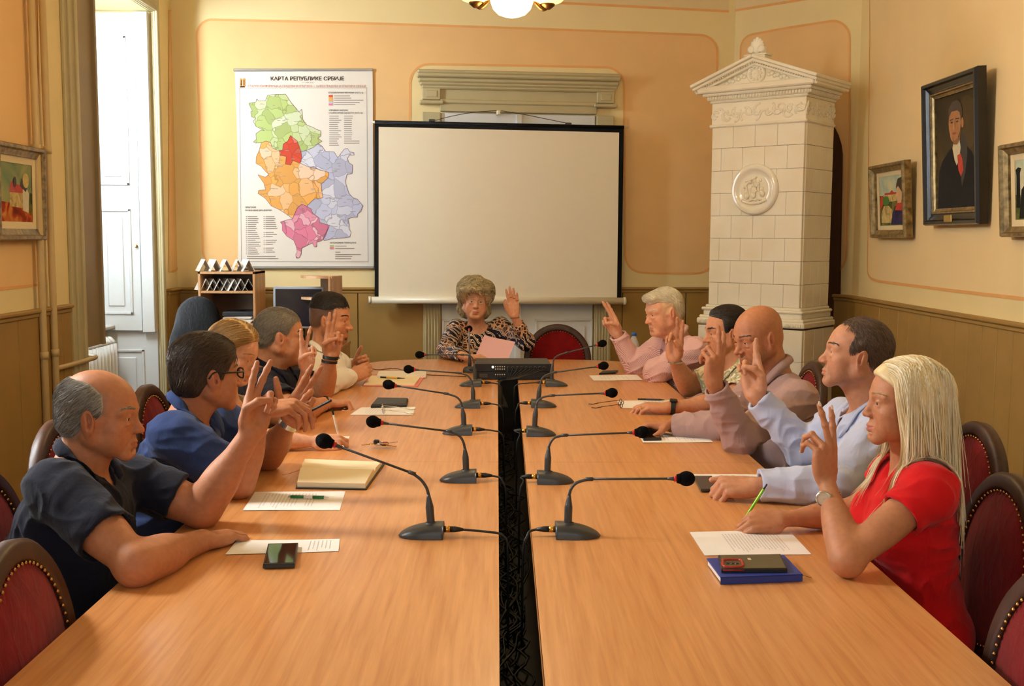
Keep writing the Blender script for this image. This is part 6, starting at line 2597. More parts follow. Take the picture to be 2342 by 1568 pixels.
sheet('white sheet under the black phone before the older man in navy', [(541, 1236), (777, 1232), (774, 1260), (515, 1268)], rows=6, block=(.72, .95), seed=2)
sheet('printed white sheet with the green pen lying on it', [(583, 1125), (790, 1123), (777, 1166), (555, 1167)], rows=16, block=(.14, .72), seed=3)
sheet('white sheet under the writing hand of the blonde woman in taupe', [(716, 997), (800, 997), (787, 1022), (698, 1024)], rows=8, seed=4)
sheet('white sheet with the thin metal reading glasses lying on it', [(826, 931), (950, 930), (944, 949), (800, 948)], rows=10, block=(.15, .6), seed=5)
sheet('printed white sheet far along the right table, before the pink striped shirt', [(1347, 858), (1457, 857), (1470, 869), (1358, 870)], rows=8, block=(.2, .8), seed=6)
sheet('white sheet half under the hand with the black watch', [(1411, 916), (1533, 914), (1546, 931), (1423, 933)], rows=6, block=(.5, .9), seed=7)
sheet('printed white sheet beneath the phone the bald man is holding', [(1458, 990), (1608, 988), (1631, 1011), (1471, 1012)], rows=12, block=(.3, .8), seed=8)
sheet('white sheets beneath the dark grey phone and the resting fist', [(1584, 1084), (1758, 1085), (1796, 1122), (1604, 1122)], rows=12, block=(.2, .8), seed=9)
sheet('printed white sheet the woman in red is writing on', [(1577, 1216), (1805, 1213), (1856, 1267), (1612, 1270)], rows=18, block=(.30, .86), seed=10)


def slab(m, px, z0, z1, bev=0.003):
    """bevelled block whose top outline is given by pixels at height z1"""
    q4 = quad(px, z1)
    c = np.mean(q4, 0)
    top = [q + (c - q) * (bev / np.linalg.norm(c - q)) for q in q4]
    b = len(m.v)
    v = [(q[0], q[1], z0) for q in q4] + [(q[0], q[1], z1 - bev) for q in q4] + [(q[0], q[1], z1) for q in top]
    m.add(v, [(0, 4, 5, 1), (1, 5, 6, 2), (2, 6, 7, 3), (3, 7, 4, 0), (4, 8, 9, 5), (5, 9, 10, 6), (6, 10, 11, 7), (7, 11, 8, 4), (8, 11, 10, 9), (0, 1, 2, 3)])
    return np.array(q4)


def offset(mb, org):
    mb.v = [(v[0] - org[0], v[1] - org[1], v[2] - org[2]) for v in mb.v]
    return mb


M_screen = plain('dark_phone_glass', srgb(14, 14, 16), 0.06, spec=.6, var=0)
M_phone = plain('black_phone_case', srgb(18, 17, 18), 0.4, var=0.05)
M_phoneg = plain('dark_grey_phone_back', srgb(64, 60, 58), 0.35, var=0.03)


def phone(label, px, z0, th, body, face, inset=0.10, extra=None):
    q4 = np.array(quad(px, z0 + th))
    org = np.array([*q4.mean(0)[:2], z0])
    t = thing('phone', label, 'phone', tuple(org))
    m = MB()
    slab(m, px, z0, z0 + th, 0.0022)
    offset(m, org).build('case', body, t)
    c = q4.mean(0)
    g = MB()
    qq = [q + (c - q) * inset for q in q4]
    g.add([(q[0], q[1], z0 + th + 0.0003) for q in qq], [(3, 2, 1, 0)])
    offset(g, org).build('screen' if face is M_screen else 'back_cover', face, t)
    if extra:
        extra(t, q4, org, z0 + th)
    return t


phone('black phone lying across the white sheet nearest on the left table', [(613, 1242), (682, 1240), (674, 1288), (601, 1290)], TZ + 0.0035, 0.0095, M_phone, M_screen)


def lens_dot(t, q4, org, z):
    p = q4[1] * .72 + q4[2] * .12 + q4[0] * .08 + q4[3] * .08
    m = MB()
    m.lathe([(0.006, 0), (0.006, .001), (0.001, .0012)], tuple(p - org + np.array([0, 0, 0])), 14)
    m.build('camera_lens', M_screen, t)


phone('dark grey phone lying face down beside the resting fist', [(1586, 1087), (1628, 1087), (1649, 1117), (1603, 1118)], TZ + 0.0035, 0.008, M_phoneg, M_phoneg, .06, lens_dot)
phone('black phone held down by the hand of the bald man in mauve', [(1462, 981), (1500, 980), (1513, 1001), (1472, 1002)], TZ + 0.0035, 0.009, M_phone, M_screen)
phone('black phone lying behind the far right sheet, below the raised pink sleeve', [(1378, 847), (1414, 846), (1408, 851), (1370, 853)], TZ + 0.001, 0.009, M_phone, M_phone)

# blue notebook with a phone on it
M_bluecov = plain('blue_notebook_cover', srgb(34, 56, 142), 0.5, var=0.05)
px = [(1616, 1276), (1793, 1268), (1836, 1312), (1648, 1319)]
q4 = np.array(quad(px, TZ + .019))
org = np.array([*q4.mean(0)[:2], TZ + .0005])
t = thing('notebook', 'closed blue notebook beneath the red and black phone on the right table', 'notebook', tuple(org))
m = MB()
slab(m, px, TZ + .0162, TZ + .019, 0.001)
slab(m, px, TZ + .0008, TZ + .0034, 0.0005)
a, b, c_, d_ = [np.array([*q[:2], 0]) for q in q4]
# spine along the near edge
sp_ = MB()
m.add([(*d_[:2], TZ + .001), (*c_[:2], TZ + .001), (*c_[:2], TZ + .0185), (*d_[:2], TZ + .0185)], [(0, 1, 2, 3)])
offset(m, org).build('cover', M_bluecov, t)
g = MB()
cc = q4.mean(0)
pp = [q + (cc - q) * 0.03 for q in q4]
g.add([(q[0], q[1], TZ + .0034) for q in pp] + [(q[0], q[1], TZ + .0162) for q in pp], [(0, 4, 5, 1), (1, 5, 6, 2), (2, 6, 7, 3), (3, 7, 4, 0)])
offset(g, org).build('pages', M_paper, t)
g = MB()
e0 = (c_ * .8 + b * .2)
g.tube(spline([np.array([e0[0], e0[1], TZ + .012]), np.array([e0[0] + .012, e0[1] - .002, TZ + .006]), np.array([e0[0] + .03, e0[1] - .004, TZ + .0015])], 10), 0.0012, 5, flat=.4)
offset(g, org).build('ribbon', M_brown, t)


def red_bump(t, q4, org, z):
    L = lambda u, v: q4[0] * (1 - u) * (1 - v) + q4[1] * u * (1 - v) + q4[2] * u * v + q4[3] * (1 - u) * v
    m = MB()
    pts = [L(*uv) + np.array([0, 0, .0012]) for uv in ((.05, .42), (.05, .88), (.30, .90), (.34, .66), (.30, .42), (.05, .42))]
    m.tube(spline(pts, 40), 0.0032, 8)
    m.tube([L(.02, .97) - np.array([0, 0, .004]), L(.34, .97) - np.array([0, 0, .004])], 0.004, 8)
    offset(m, org).build('camera_frame', plain('red_phone_trim', srgb(176, 30, 26), .3, var=0), t)
    m = MB()
    for u in (.11, .18, .25):
        m.lathe([(0.0052, 0), (0.0052, .0018), (0.0005, .002)], tuple(L(u, .66)), 14)
    offset(m, org).build('camera_lens', M_screen, t)
    m = MB()
    w = [L(.44, .28), L(.49, .28), L(.495, .42), L(.445, .42)]
    m.add([(q[0], q[1], z + .0007) for q in w], [(3, 2, 1, 0)])
    offset(m, org).build('logo_patch', plain('pale_logo', srgb(206, 190, 160), .5, var=0), t)


phone('phone with olive back and red camera frame lying on the blue notebook', [(1643, 1268), (1786, 1266), (1801, 1299), (1650, 1300)], TZ + .0196, 0.010, M_phone, plain('olive_phone_back', srgb(86, 78, 50), .4, var=.08), .05, red_bump)

# open notebook on the left table
px = [(694, 1053), (880, 1060), (838, 1118), (676, 1115)]
q4 = np.array(quad(px, TZ + .004))
org = np.array([*q4.mean(0)[:2], TZ + .0005])
t = thing('notebook', 'open notebook with blank ivory pages on the left table', 'notebook', tuple(org))
m = MB()
slab(m, px, TZ + .0008, TZ + .004, 0.001)
offset(m, org).build('cover', M_phone, t)
g = MB()
L = lambda u, v: (q4[0] * (1 - u) * (1 - v) + q4[1] * u * (1 - v) + q4[2] * u * v + q4[3] * (1 - u) * v)
nx, ny = 6, 20
prof = [0.010 + 0.010 * math.sin(min(1, v / .42) * PI / 2) - (0.016 * max(0, 1 - abs(v - .47) / .045)) if v < .47 else 0.016 + 0.010 * math.sin(min(1, (1 - v) / .5) * PI / 2) * 1 - (0.018 * max(0, 1 - abs(v - .47) / .045)) for v in np.linspace(0, 1, ny + 1)]
vs = []
for j in range(ny + 1):
    for i in range(nx + 1):
        p = L(0.02 + .955 * i / nx, 0.03 + .94 * j / ny)
        vs.append((p[0], p[1], TZ + .0035 + prof[j]))
nv = len(vs)
vs += [(x, y, TZ + .004) for x, y, z in vs]
fs = [(j * (nx + 1) + i, (j + 1) * (nx + 1) + i, (j + 1) * (nx + 1) + i + 1, j * (nx + 1) + i + 1) for j in range(ny) for i in range(nx)]
ed = [j * (nx + 1) for j in range(ny + 1)], [j * (nx + 1) + nx for j in range(ny + 1)], list(range(nx + 1)), [ny * (nx + 1) + i for i in range(nx + 1)]
for e in ed:
    fs += [(e[i], e[i + 1], e[i + 1] + nv, e[i] + nv) for i in range(len(e) - 1)]
g.add(vs, fs, False)
offset(g, org).build('pages', M_page, t)
g = MB()
e0 = L(0.0, .5)
g.tube(spline([e0 + np.array([0, 0, .012]), e0 + np.array([-.03, -.01, .003]), e0 + np.array([-.055, -.022, -.001])], 10), 0.0012, 5, flat=.4)
offset(g, org).build('ribbon', M_brown, t)

# folder of papers before the young man in white
px = [(846, 856), (975, 854), (955, 883), (827, 881)]
q4 = np.array(quad(px, TZ + .004))
org = np.array([*q4.mean(0)[:2], TZ + .0008])
t = thing('folder', 'open pink folder stuffed with papers beside the clasped hands', 'folder', tuple(org))
m = MB()
slab(m, px, TZ + .001, TZ + .004, .001)
offset(m, org).build('cover', plain('pink_card', srgb(222, 132, 130), .7, var=.03), t)
for k, (pp, zz) in enumerate((([(850, 858), (962, 860), (948, 879), (832, 878)], .010), ([(866, 848), (976, 848), (974, 856), (862, 858)], .022))):
    g = MB()
    slab(g, pp, TZ + .004, TZ + zz, .0008)
    offset(g, org).build('paper_stack', M_paper if k else M_page, t)


def pen(label, a, b, parts, r=0.0046, group=None):
    """parts: list of (t0, t1, material, name, r scale)"""
    a, b = np.array(a), np.array(b)
    t = thing('pen', label, 'pen', tuple(a), 0, group)
    d = b - a
    for (t0, t1, mt, nm, k) in parts:
        m = MB()
        ks = k if isinstance(k, tuple) else (k, k)
        m.tube([d * t0, d * (t0 * .98 + t1 * .02), d * (t0 * .02 + t1 * .98), d * t1], [r * ks[0] * .9, r * ks[0], r * ks[1], r * ks[1] * .9], 12)
        m.build(nm, mt, t)
    return t


M_green = plain('green_plastic', srgb(22, 122, 66), .35, var=0)
M_lime = plain('lime_metal_barrel', srgb(128, 190, 34), .3, metal=.3, var=0)
M_yel = plain('yellow_barrel', srgb(230, 176, 50), .4, var=0)
za = TZ + 0.0075
pen('green and white ballpoint lying on the printed sheet', Z(660, 1135, za), Z(752, 1137, za),
    [(0, .06, M_steel, 'clicker', .6), (.05, .38, M_green, 'upper_barrel', 1), (.38, .60, M_paper, 'middle_barrel', .95), (.60, .88, M_green, 'grip', 1.08), (.88, 1.0, M_paper, 'tip', (.8, .25))])
pen('yellow and black ballpoint lying on the pink folder', Z(870, 862, TZ + .016), Z(926, 865, TZ + .016), [(0, .25, M_black, 'cap', 1), (.25, .7, M_yel, 'barrel', 1), (.7, 1, M_black, 'grip', (1, .3))])
pen('dark blue ballpoint lying behind the hand with the black watch', Z(1459, 912, za), Z(1520, 914, za), [(0, .3, M_screen, 'cap', 1), (.3, .86, plain('dark_blue_barrel', srgb(34, 38, 70), .35, var=0), 'barrel', 1), (.86, 1, M_black, 'tip', (.8, .25))])

# black pouch before the stocky man
px = [(862, 908), (934, 909), (930, 922), (848, 924)]
q4 = np.array(quad(px, TZ + .018))
org = np.array([*q4.mean(0)[:2], TZ + .0005])
t = thing('glasses_case', 'black leather glasses case on the left table', 'glasses case', tuple(org))
m = MB()
slab(m, px, TZ + .0008, TZ + .020, .008)
offset(m, org).build('case', plain('black_leather', srgb(24, 24, 26), .45, var=.1, bump=.3, bsize=200), t)
m = MB()
a, b = quad([(868, 920), (924, 921)], TZ + .017)
m.box(((a + b) / 2) + np.array([0, -.004, -.004]), (np.linalg.norm(b - a), .004, .008), bev=.001)
offset(m, org).build('edge_strip', M_rackt, t)


def specs(label, c, rz, mat, s=1.0, lens=True):
    """folded-out eyeglasses lying on their lenses' lower rims, temples along +x"""
    t = thing('eyeglasses', label, 'eyeglasses', (c[0], c[1], c[2]), rz)
    m = MB()
    for sy in (-1, 1):
        pts = [(0.0 - .006 * math.sin(a), sy * 0.033 + 0.024 * math.copysign(abs(math.cos(a)) ** .7, math.cos(a)), 0.017 + 0.0155 * math.copysign(abs(math.sin(a)) ** .7, math.sin(a))) for a in np.linspace(0, 2 * PI, 25)]
        m.tube(pts, 0.0015, 6, caps=False)
    m.tube(spline([(0, -.009, .021), (-.004, 0, .023), (0, .009, .021)], 8), .0015, 6)
    m.build('lens_rims', mat, t)
    for sy in (-1, 1):
        m = MB()
        m.tube(spline([(0.0, sy * .057, .023), (.05, sy * .060, .017), (.10, sy * .060, .010), (.135, sy * .058, .003)], 20), .0015, 6)
        m.tube(spline([(.10, sy * .060, .010), (.125, sy * .059, .0045), (.148, sy * .056, .006)], 10), .0022, 6)
        m.build('temple', mat, t)
    g = MB()
    for sy in (-1, 1):
        g.add([(0.0 - .006 * math.sin(a), sy * 0.033 + 0.023 * math.cos(a), 0.017 + 0.0145 * math.sin(a)) for a in np.linspace(0, 2 * PI, 20, endpoint=False)], [tuple(range(20))])
    g.build('lens', M_clear, t)
    return t


p_ = Z(876, 943, TZ + .003)
specs('thin metal rimmed reading glasses lying open on the white sheet', p_, 0.06, M_steel)
p_ = Z(1420, 930, TZ + .002)
specs('dark framed eyeglasses lying open by the foam of a microphone', p_, PI + .04, M_brown)

# keys
c = Z(866, 1022, TZ + .001)
t = thing('key_bunch', 'bunch of keys with a dark red fob on the left table', 'keys', tuple(c))
t.scale = (1.4, 1.4, 1.25)
rg = np.random.default_rng(4)
m = MB()
m.tube([(0.014 * math.cos(a), 0.010 * math.sin(a), 0.012 + .004 * math.sin(a)) for a in np.linspace(0, 2 * PI, 24)], .0011, 6, caps=False)
m.build('ring', M_steel, t)
for i in range(5):
    a = rg.uniform(0, 2 * PI)
    R = rotz(a) @ roty(rg.uniform(-.2, .2))
    m = MB()
    m.lathe([(0.009, -.001), (0.009, .001), (0.003, .0012)], R @ np.array([.020, 0, 0.0]) + np.array([0, 0, .007 + .002 * i]), 14, R=R)
    m.box(R @ np.array([.039, 0, 0]) + np.array([0, 0, .007 + .002 * i]), (.030, .005, .0018), R=R)
    m.build('key', M_steel if i % 2 else M_gold, t)
m = MB()
m.box((.016, -.004, .012), (.024, .014, .010), R=rotz(.3), bev=.003)
m.build('fob', plain('dark_red_fob', srgb(120, 22, 30), .4, var=0), t)
m = MB()
m.box((-.006, .002, .016), (.016, .012, .014), bev=.003)
m.build('remote', M_phone, t)

# water bottle behind the white haired man's arm
M_bot = NT('clear_bottle').base((.86, .92, .98, 1), .08)
M_bot.p.inputs['Alpha'].default_value = .34
M_bot = M_bot.m
b0 = P(1449, 830, 6.62)
t = thing('water_bottle', 'clear water bottle with a blue cap behind the pink striped sleeve', 'bottle', (b0[0], b0[1], TZ + .0005))
m = MB()
m.lathe([(.001, 0), (.029, .001), (.032, .01), (.031, .05), (.033, .055), (.031, .06), (.033, .09), (.031, .095), (.033, .13), (.031, .155), (.020, .185), (.012, .20), (.0125, .208)], n=24)
m.build('body', M_bot, t)
m = MB()
m.lathe([(.001, .222), (.0145, .222), (.0155, .219), (.0155, .203), (.001, .203)], n=20)
m.build('cap', plain('blue_cap', srgb(40, 104, 196), .4, var=0), t)

# thin cord across the far left of the table
m = MB()
m.tube(spline([Z(838, 838, TZ + .002), Z(862, 845, TZ + .002), Z(900, 842, TZ + .002), Z(922, 846, TZ + .002), Z(975, 856, TZ + .002), Z(1010, 858, TZ + .002), Z(1066, 861, TZ + .002)], 50), .0022, 6)
tag(m.build('cord', M_cable), 'thin black cord running across the far end of the left table', 'cord')

# pink sheet held by the woman at the head of the table
if 'p6' in CAST:
    c = [P(1108, 766, 7.00), P(1179, 781, 7.03), P(1160, 826, 6.90), P(1088, 812, 6.90)]
    org = np.mean(c, 0)
    m = MB()
    nx, ny = 8, 8
    nn = nrm(np.cross(c[1] - c[0], c[3] - c[0]))
    vs = []
    for off in (0, .0008):
        for j in range(ny + 1):
            for i in range(nx + 1):
                u, v = i / nx, j / ny
                vs.append(c[0] * (1 - u) * (1 - v) + c[1] * u * (1 - v) + c[2] * u * v + c[3] * (1 - u) * v + nn * (off + .006 * math.sin(u * 3 + v)) - org)
    n1 = (nx + 1) * (ny + 1)
    fs = [(j * (nx + 1) + i, j * (nx + 1) + i + 1, (j + 1) * (nx + 1) + i + 1, (j + 1) * (nx + 1) + i) for j in range(ny) for i in range(nx)]
    m.add(vs, fs + [tuple(q + n1 for q in f[::-1]) for f in fs], True)
    o = m.build('paper_sheet', M_pinkp)
    o.location = org
    tag(o, 'pink sheet held upright by the woman in animal print', 'paper')
# ------------------------------------------------------------------ things on and along the back wall
def wloc(px, py, off):
    """pixel to back-wall x,z on a plane standing off the wall into the room"""
    p0 = np.array([wb.a[0], wb.a[1], 0]) - wb.nin * off
    return wb.loc(onplane(px, py, p0, wb.nin))


def wallthing(name, label, cat, w=None, group=None):
    w = w or wb
    t = thing(name, label, cat, (w.a[0], w.a[1], 0), w.ang, group)
    return t


# projection screen
M_scr = plain('screen_fabric', srgb(244, 236, 214), .9, spec=.1, var=.008)
M_scrb = plain('black_screen_border', srgb(14, 12, 11), .8, spec=.1, var=0)
M_tube = plain('cream_tube', srgb(236, 228, 204), .35, var=0)
OFF = .16
W = lambda x, y, o=OFF: (lambda q: np.array([q[0], -o, q[2]]))(wloc(x, y, o))
t = wallthing('projection_screen', 'white pull down projection screen with black border hanging over the double door', 'projection screen')
TL, TR, BR, BL = W(857, 280), W(1427, 292), W(1421, 684), W(857, 682)
il, ir, jr, jl = W(866, 290, OFF + .002), W(1416, 303, OFF + .002), W(1411, 680, OFF + .002), W(866, 678, OFF + .002)
m = MB()
m.add([TL, TR, BR, BL], [(0, 3, 2, 1)])
m.add([p + np.array([0, .003, 0]) for p in (TL, TR, BR, BL)], [(0, 1, 2, 3)])
m.build('border', M_scrb, t)
m = MB()
m.add([il, ir, jr, jl], [(0, 3, 2, 1)])
m.build('fabric', M_scr, t)
m = MB()
m.tube([W(850, 279), W(1437, 291)], .008, 10)
m.build('top_rod', M_tube, t)
m = MB()
m.tube([W(857, 279), W(1427, 291)], .014, 10)
m.build('top_bar', M_scrb, t)
a, b = W(843, 686, OFF + .01), W(1431, 688, OFF + .01)
m = MB()
m.tube([a, b], .028, 18)
m.tube([a + np.array([0, 0, 0]), a + np.array([.02, 0, 0])], .031, 18)
m.tube([b - np.array([.02, 0, 0]), b], .031, 18)
m.build('bottom_case', M_tube, t)
hk = W(1140, 256, OFF)
m = MB()
m.tube(spline([W(996, 275), W(1040, 264), W(1090, 256), W(1136, 253)], 20), .003, 6)
m.tube(spline([W(1146, 253), W(1200, 262), W(1250, 272), W(1294, 281)], 20), .003, 6)
m.box(W(988, 275), (.05, .02, .018), bev=.004)
m.box(W(1300, 283), (.05, .02, .018), bev=.004)
m.build('hanging_cord', M_rackt, t)
m = MB()
m.box(hk + np.array([0, .0, -.005]), (.03, .03, .035), bev=.006)
m.box(hk + np.array([0, .07, -.005]), (.012, .13, .012), bev=.002)
m.lathe([(.012, -.004), (.012, .004)], hk + np.array([0, -.012, -.03]), 12, R=rotx(PI / 2))
m.build('hook', M_tube, t)

# ---- wall map
M_map = plain('map_paper', srgb(238, 234, 226), .6, spec=.3, var=.01)
M_rail = plain('grey_metal_rail', srgb(158, 158, 156), .4, metal=.5, var=0)
OFM = .02
zx = lambda x, y, o=OFM: (lambda q: np.array([q[0], -o, q[2]]))(wloc(500 + x / 3.075, 130 + y / 3.075, o))
t = wallthing('wall_map', 'large wall map of Serbia in coloured regions hanging left of the projection screen', 'map')
tl, tr, br, bl = zx(114, 104), zx(1083, 100), zx(1092, 1478), zx(135, 1478)
m = MB()
nx, ny = 12, 12
vs = []
for j in range(ny + 1):
    for i in range(nx + 1):
        u, v = i / nx, j / ny
        p = tl * (1 - u) * (1 - v) + tr * u * (1 - v) + br * u * v + bl * (1 - u) * v
        p = p + np.array([0.012 * max(0, .12 - u) * 8 * math.sin(v * PI), 0, 0])
        vs.append(p)
f = [(j * (nx + 1) + i, (j + 1) * (nx + 1) + i, (j + 1) * (nx + 1) + i + 1, j * (nx + 1) + i + 1) for j in range(ny) for i in range(nx)]
m.add(vs, f, True)
m.add([p + np.array([0, .002, 0]) for p in vs], [q[::-1] for q in f], True)
sh = m.build('sheet', M_map, t)
for a, b in ((zx(104, 92), zx(1085, 92)), (zx(133, 1480), zx(1094, 1480))):
    m = MB()
    m.box((a + b) / 2, (np.linalg.norm(b - a), .018, .02), R=roty(-math.atan2(b[2] - a[2], b[0] - a[0])), bev=.004)
    m.build('rail', M_rail, t)
M_line = plain('grey_line_ink', srgb(136, 126, 132), .9, var=0)
M_txt = plain('black_print', srgb(40, 36, 36), .9, var=0)
M_txtg = plain('pale_grey_print', srgb(160, 150, 148), .9, var=0)
M_txtr = plain('red_brown_print', srgb(190, 120, 104), .9, var=0)
m = MB()
fr = [zx(147, 219, OFM + .003), zx(1041, 218, OFM + .003), zx(1050, 1440, OFM + .003), zx(160, 1438, OFM + .003)]
for i in range(4):
    m.tube([fr[i], fr[(i + 1) % 4]], .0009, 4)
m.build('frame_line', M_line, t)


def region_mat(name, col):
    """flat printed tint with paler and deeper districts and thin boundaries"""
    q = NT(name).base(col, .7, 0, .2)
    tc = q.n('ShaderNodeTexCoord')
    nz = q.noise(size=16, detail=1)
    mp = q.n('ShaderNodeVectorMath', operation='MULTIPLY_ADD')
    mp.inputs[1].default_value = (.05, .05, .05)
    q.l(nz, 'Color', mp, 0)
    q.l(tc, 'Object', mp, 2)
    v = q.n('ShaderNodeTexVoronoi')
    v.inputs['Scale'].default_value = 11
    q.l(mp, 'Vector', v, 'Vector')
    pale = tuple(min(1, c * .45 + .5) for c in col[:3]) + (1,)
    r = q.ramp(v, 'Color', [(.25, mul(col, .86)), (.45, col), (.62, pale), (.8, mul(col, 1.02))])
    e = q.n('ShaderNodeTexVoronoi', feature='DISTANCE_TO_EDGE')
    e.inputs['Scale'].default_value = 11
    q.l(mp, 'Vector', e, 'Vector')
    r2 = q.ramp(e, 'Distance', [(.012, (.8, .8, .8, 1)), (.03, (0, 0, 0, 1))])
    mx = q.n('ShaderNodeMix', data_type='RGBA')
    q.t.links.new(r2.outputs['Color'], mx.inputs['Factor'])
    q.t.links.new(r.outputs['Color'], mx.inputs[6])
    mx.inputs[7].default_value = mul(col, .55)
    q.t.links.new(mx.outputs[2], q.p.inputs['Base Color'])
    return q.m


REG = [
    ('green', srgb(186, 206, 132), [(212, 326), (262, 318), (268, 296), (282, 310), (330, 308), (344, 270), (396, 264), (470, 262), (508, 320), (566, 388), (584, 368), (590, 440), (622, 480), (660, 494), (690, 510), (718, 520), (718, 556), (696, 572), (726, 592), (700, 610), (660, 640), (610, 660), (580, 664), (552, 590), (505, 552), (486, 592), (454, 612), (450, 654), (428, 660), (376, 640), (366, 600), (330, 592), (300, 604), (262, 606), (244, 598), (266, 580), (262, 540), (296, 516), (324, 516), (298, 508), (262, 488), (242, 452), (262, 434), (230, 420), (226, 384), (238, 380), (222, 350)]),
    ('red', srgb(214, 84, 62), [(505, 552), (552, 590), (580, 664), (586, 712), (574, 748), (520, 728), (506, 760), (470, 752), (476, 700), (432, 692), (428, 660), (450, 654), (454, 612), (486, 592)]),
    ('orange', srgb(238, 176, 98), [(300, 604), (330, 592), (366, 600), (376, 640), (428, 660), (432, 692), (476, 700), (470, 752), (506, 760), (520, 728), (574, 748), (640, 776), (670, 768), (700, 790), (776, 812), (770, 850), (720, 896), (734, 990), (670, 1000), (618, 1050), (586, 1034), (552, 1062), (520, 1138), (470, 1100), (420, 1070), (370, 1048), (330, 996), (276, 960), (282, 938), (330, 934), (318, 888), (276, 828), (330, 846), (352, 826), (320, 794), (298, 768), (262, 748), (266, 700), (284, 660)]),
    ('blue', srgb(196, 200, 226), [(580, 664), (610, 660), (660, 640), (700, 610), (726, 626), (752, 664), (812, 668), (838, 710), (858, 680), (884, 648), (906, 644), (922, 668), (950, 672), (954, 690), (920, 690), (904, 714), (918, 746), (942, 760), (938, 820), (902, 826), (890, 880), (916, 960), (946, 990), (976, 1000), (1014, 1046), (1000, 1086), (976, 1104), (976, 1126), (940, 1126), (908, 1140), (918, 1180), (916, 1210), (932, 1232), (922, 1266), (880, 1272), (838, 1274), (790, 1278), (742, 1292), (736, 1270), (780, 1184), (710, 1164), (706, 1130), (662, 1100), (650, 1068), (618, 1050), (670, 1000), (734, 990), (720, 896), (770, 850), (776, 812), (700, 790), (640, 776), (574, 748), (586, 712)]),
    ('pink', srgb(226, 134, 164), [(586, 1034), (618, 1050), (650, 1068), (662, 1100), (706, 1130), (710, 1164), (780, 1184), (750, 1262), (722, 1292), (690, 1300), (690, 1334), (672, 1334), (660, 1306), (620, 1326), (582, 1344), (580, 1386), (566, 1412), (546, 1414), (542, 1390), (552, 1370), (548, 1340), (528, 1290), (480, 1260), (448, 1220), (448, 1180), (434, 1160), (500, 1140), (520, 1138), (552, 1062)]),
]
for nm, col, pts in REG:
    P3 = [zx(x, y, OFM + .0024) for x, y in pts]
    m = MB()
    m.add(P3, [tuple(range(len(P3)))])
    # the polygon runs either way round: face it to the room
    me_ = m.build('map_region', region_mat('map_%s' % nm, col), t)
    m2 = MB()
    for i in range(len(P3)):
        m2.tube([P3[i] + np.array([0, -.001, 0]), P3[(i + 1) % len(P3)] + np.array([0, -.001, 0])], .0013, 4, caps=False)
    m2.build('boundary', plain('plum_boundary', srgb(128, 84, 112), .8, var=0), me_)


def lettering(body, x, y, h, w, mat, bold=0.0):
    """body at zoomed map coordinates x,y (left, baseline), h letter height, w full width"""
    a, b = zx(x, y, OFM + .004), zx(x + w, y, OFM + .004)
    hh = abs(zx(x, y - h, OFM + .004)[2] - a[2]) / .72
    wd = np.linalg.norm(b - a)
    M = Matrix.Translation(Vector(a)) @ Matrix.Rotation(-math.atan2(b[2] - a[2], b[0] - a[0]), 4, 'Y') @ Matrix.Rotation(PI / 2, 4, 'X')
    return text_mesh('lettering', body, hh, mat, t, M, width=wd, bold=bold, extrude=.0002)


lettering('КАРТА РЕПУБЛИКЕ СРБИЈЕ', 364, 165, 26, 516, M_txt, .0006)
lettering('1 : 340 000', 586, 184, 8, 78, M_txtg)
lettering('СТАЛНА КОНФЕРЕНЦИЈА ГРАДОВА И ОПШТИНА  •  САВЕЗ ГРАДОВА И ОПШТИНА СРБИЈЕ', 204, 212, 15, 832, M_txtr)
lettering('СТАТИСТИЧКИ РЕГИОНИ (НСТЈ 2)', 772, 257, 10, 244, M_txt, .0002)
lettering('УПРАВНИ ОКРУЗИ', 774, 380, 10, 135, M_txt, .0002)
lettering('СТАТИСТИЧКЕ ОБЛАСТИ (НСТЈ 3)', 774, 399, 10, 238, M_txt, .0002)
lettering('ОПШТИНЕ', 186, 1062, 10, 76, M_txt, .0002)
lettering('НАЗНАЧЕНЕ БРОЈЕВИМА', 186, 1083, 10, 188, M_txt, .0002)
lettering('АУТОНОМНЕ ПОКРАЈИНЕ', 782, 1311, 10, 186, M_txt, .0002)
m = MB()
rg = np.random.default_rng(8)


def dash(x, y, w, h=5):
    q = [zx(x, y, OFM + .003), zx(x + w, y, OFM + .003), zx(x + w, y + h, OFM + .003), zx(x, y + h, OFM + .003)]
    m.add(q, [(0, 3, 2, 1)])


for i in range(15):
    dash(778, 414 + 14.6 * i, rg.uniform(55, 90))
    if i < 14:
        dash(882, 414 + 14.6 * i, rg.uniform(50, 62) if i < 12 else 108)
for i in range(20):
    dash(192, 1120 + 13.8 * i, 8)
    dash(206, 1120 + 13.8 * i, rg.uniform(50, 90))
for i in list(range(7)) + list(range(8, 11)) + list(range(12, 15)) + list(range(16, 19)):
    dash(316, 1120 + 13.8 * i, 8)
    dash(330, 1120 + 13.8 * i, rg.uniform(45, 100))
for i in range(5):
    dash(812, 272 + 15 * i, (112, 120, 206, 180, 150)[i])
for y in (1400, 1414):
    dash(200, y, 200 + (y - 1400) * 1.4)
for y, w in ((1328, 80), (1344, 134), (1370, 36), (1386, 180), (1400, 120), (1415, 112)):
    dash(820, y, w)
for x, y in RNG.uniform(0, 1, (170, 2)):
    w = rg.uniform(14, 40)
    xx, yy = 230 + 760 * x, 290 + 1080 * y
    if min(float(poly_sd(r_[2], np.float32([xx + a])[0:1], np.float32([yy]))[0]) for r_ in REG for a in (0,)) < -6 and min(float(poly_sd(r_[2], np.float32([xx + w]), np.float32([yy]))[0]) for r_ in REG) < -6:
        dash(xx, yy, w, 3.5)
tag(m.build('print', M_txtg, t), kind='stuff')
